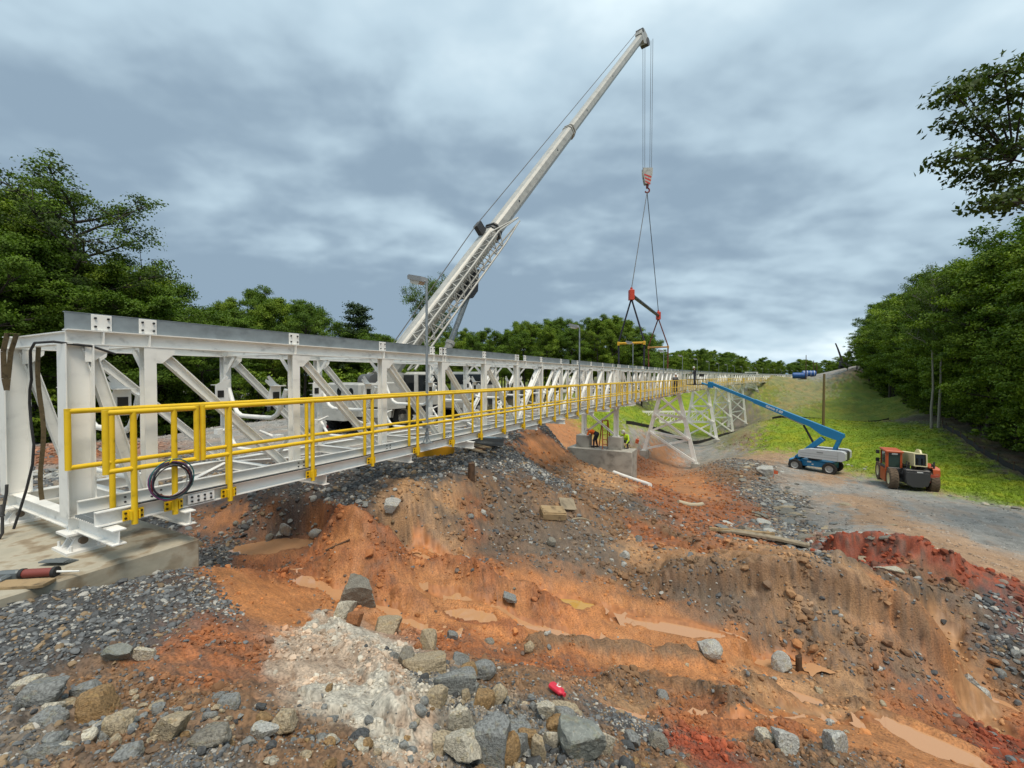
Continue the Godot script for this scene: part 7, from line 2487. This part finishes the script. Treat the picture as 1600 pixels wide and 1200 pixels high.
	for k in 420:
		var u := rf(-1.6, 2.0)
		var z := rf(260, 420)
		var s := rf(0.75, 1.15) * (0.8 if u > 0.5 else 1.0)
		mm.set_instance_transform(k, Transform3D(Basis(Vector3.UP, rf(0, TAU)).scaled(V(s * 1.5, s, s * 1.5)), V(u * z, ground(u * z, -z) - 3.0, -z)))
	var mi := MultiMeshInstance3D.new()
	mi.name = "treeline"
	mi.multimesh = mm
	add_child(mi)
	tag(mi, "dark distant woods along the horizon", "", "", "stuff")

const SKY_GAIN := 0.68
const EXPOSURE := 2.0
const SINB := 0.46789
const COSB := 0.88378

func make_sky() -> void:
	var w := 2048
	var h := 1024
	var data := PackedFloat32Array()
	data.resize(w * h * 3)
	var a := noise(0.55, 5, 101)
	var b := noise(1.5, 5, 102)
	var wz := noise(0.6, 3, 103)
	var c := noise(0.16, 2, 104)
	var e4 := noise(4.5, 4, 105)
	var dark := Vector3(0.215, 0.295, 0.375)
	var mid := Vector3(0.40, 0.515, 0.595)
	var pale := Vector3(0.68, 0.79, 0.835)
	var low := Vector3(0.22, 0.36, 0.54)
	for y in h / 2 + 8:
		var el := (0.5 - (y + 0.5) / h) * PI
		var se := maxf(sin(el), 0.0)
		var k := 1.0 / (se + 0.24)
		for x in w:
			var az := ((x + 0.5) / w - 0.5) * TAU
			var px := sin(az) * cos(el) * k
			var pz := -cos(az) * cos(el) * k
			var q := wz.get_noise_2d(px, pz) * 0.3
			var n1 := a.get_noise_2d(px * 0.6 + q, pz * 0.95 + q)
			var n2 := b.get_noise_2d(px * 0.9 + q * 0.7, pz * 1.6 - q * 0.7)
			var n3 := c.get_noise_2d(px, pz * 1.4 + 7.0)
			var f := 0.47 + n1 * 0.34 + n2 * 0.15 + n3 * 0.34 + e4.get_noise_2d(px, pz * 1.2) * 0.08
			f += lerpf(-0.12, 0.22, smoothstep(0.12, 0.8, se))
			f -= smoothstep(0.27, 0.15, se) * smoothstep(0.03, 0.1, se) * (0.16 + 0.22 * smoothstep(-0.1, 0.4, az))
			f += smoothstep(0.085, 0.05, se) * smoothstep(0.015, 0.04, se) * 0.26
			f = clampf(f, 0.0, 1.0)
			var s := dark.lerp(mid, smoothstep(0.05, 0.5, f)).lerp(pale, smoothstep(0.42, 1.0, f))
			s = s.lerp(low, smoothstep(0.05, 0.0, se) * 0.6) * SKY_GAIN
			var o := (y * w + x) * 3
			data[o] = s.x; data[o + 1] = s.y; data[o + 2] = s.z
	for y in range(h / 2 + 8, h):
		for x in w:
			var o := (y * w + x) * 3
			data[o] = 0.16; data[o + 1] = 0.13; data[o + 2] = 0.10
	var im := Image.create_from_data(w, h, false, Image.FORMAT_RGBF, data.to_byte_array())
	var pm := PanoramaSkyMaterial.new()
	pm.panorama = ImageTexture.create_from_image(im)
	var sky := Sky.new()
	sky.sky_material = pm
	var env := Environment.new()
	env.background_mode = Environment.BG_SKY
	env.sky = sky
	env.tonemap_mode = Environment.TONE_MAPPER_LINEAR
	env.tonemap_exposure = EXPOSURE
	env.sdfgi_enabled = true
	env.ssao_enabled = true
	env.ssil_enabled = true
	var we := WorldEnvironment.new()
	we.name = "overcast_air"
	we.environment = env
	add_child(we)

func _ready() -> void:
	rng.seed = 20240611
	var cam := Camera3D.new()
	cam.name = "camera"
	cam.fov = 82.85
	cam.near = 0.05
	cam.far = 3000.0
	cam.rotation_degrees = V(-1.01, 0, 0)
	add_child(cam)
	cam.current = true
	make_sky()
	var sun := DirectionalLight3D.new()
	sun.name = "veiled_sun"
	sun.light_color = Color(1.0, 0.95, 0.87)
	sun.light_energy = 0.5
	sun.light_angular_distance = 22.0
	sun.shadow_enabled = true
	sun.sky_mode = DirectionalLight3D.SKY_MODE_LIGHT_ONLY
	sun.rotation_degrees = V(-66, 25, 0)
	add_child(sun)
	materials()
	ground_materials()
	make_ground()
	streams()
	bridge()
	crane()
	boom_lift()
	telehandler()
	people()
	props()
	trees()
	stones()
	grass()
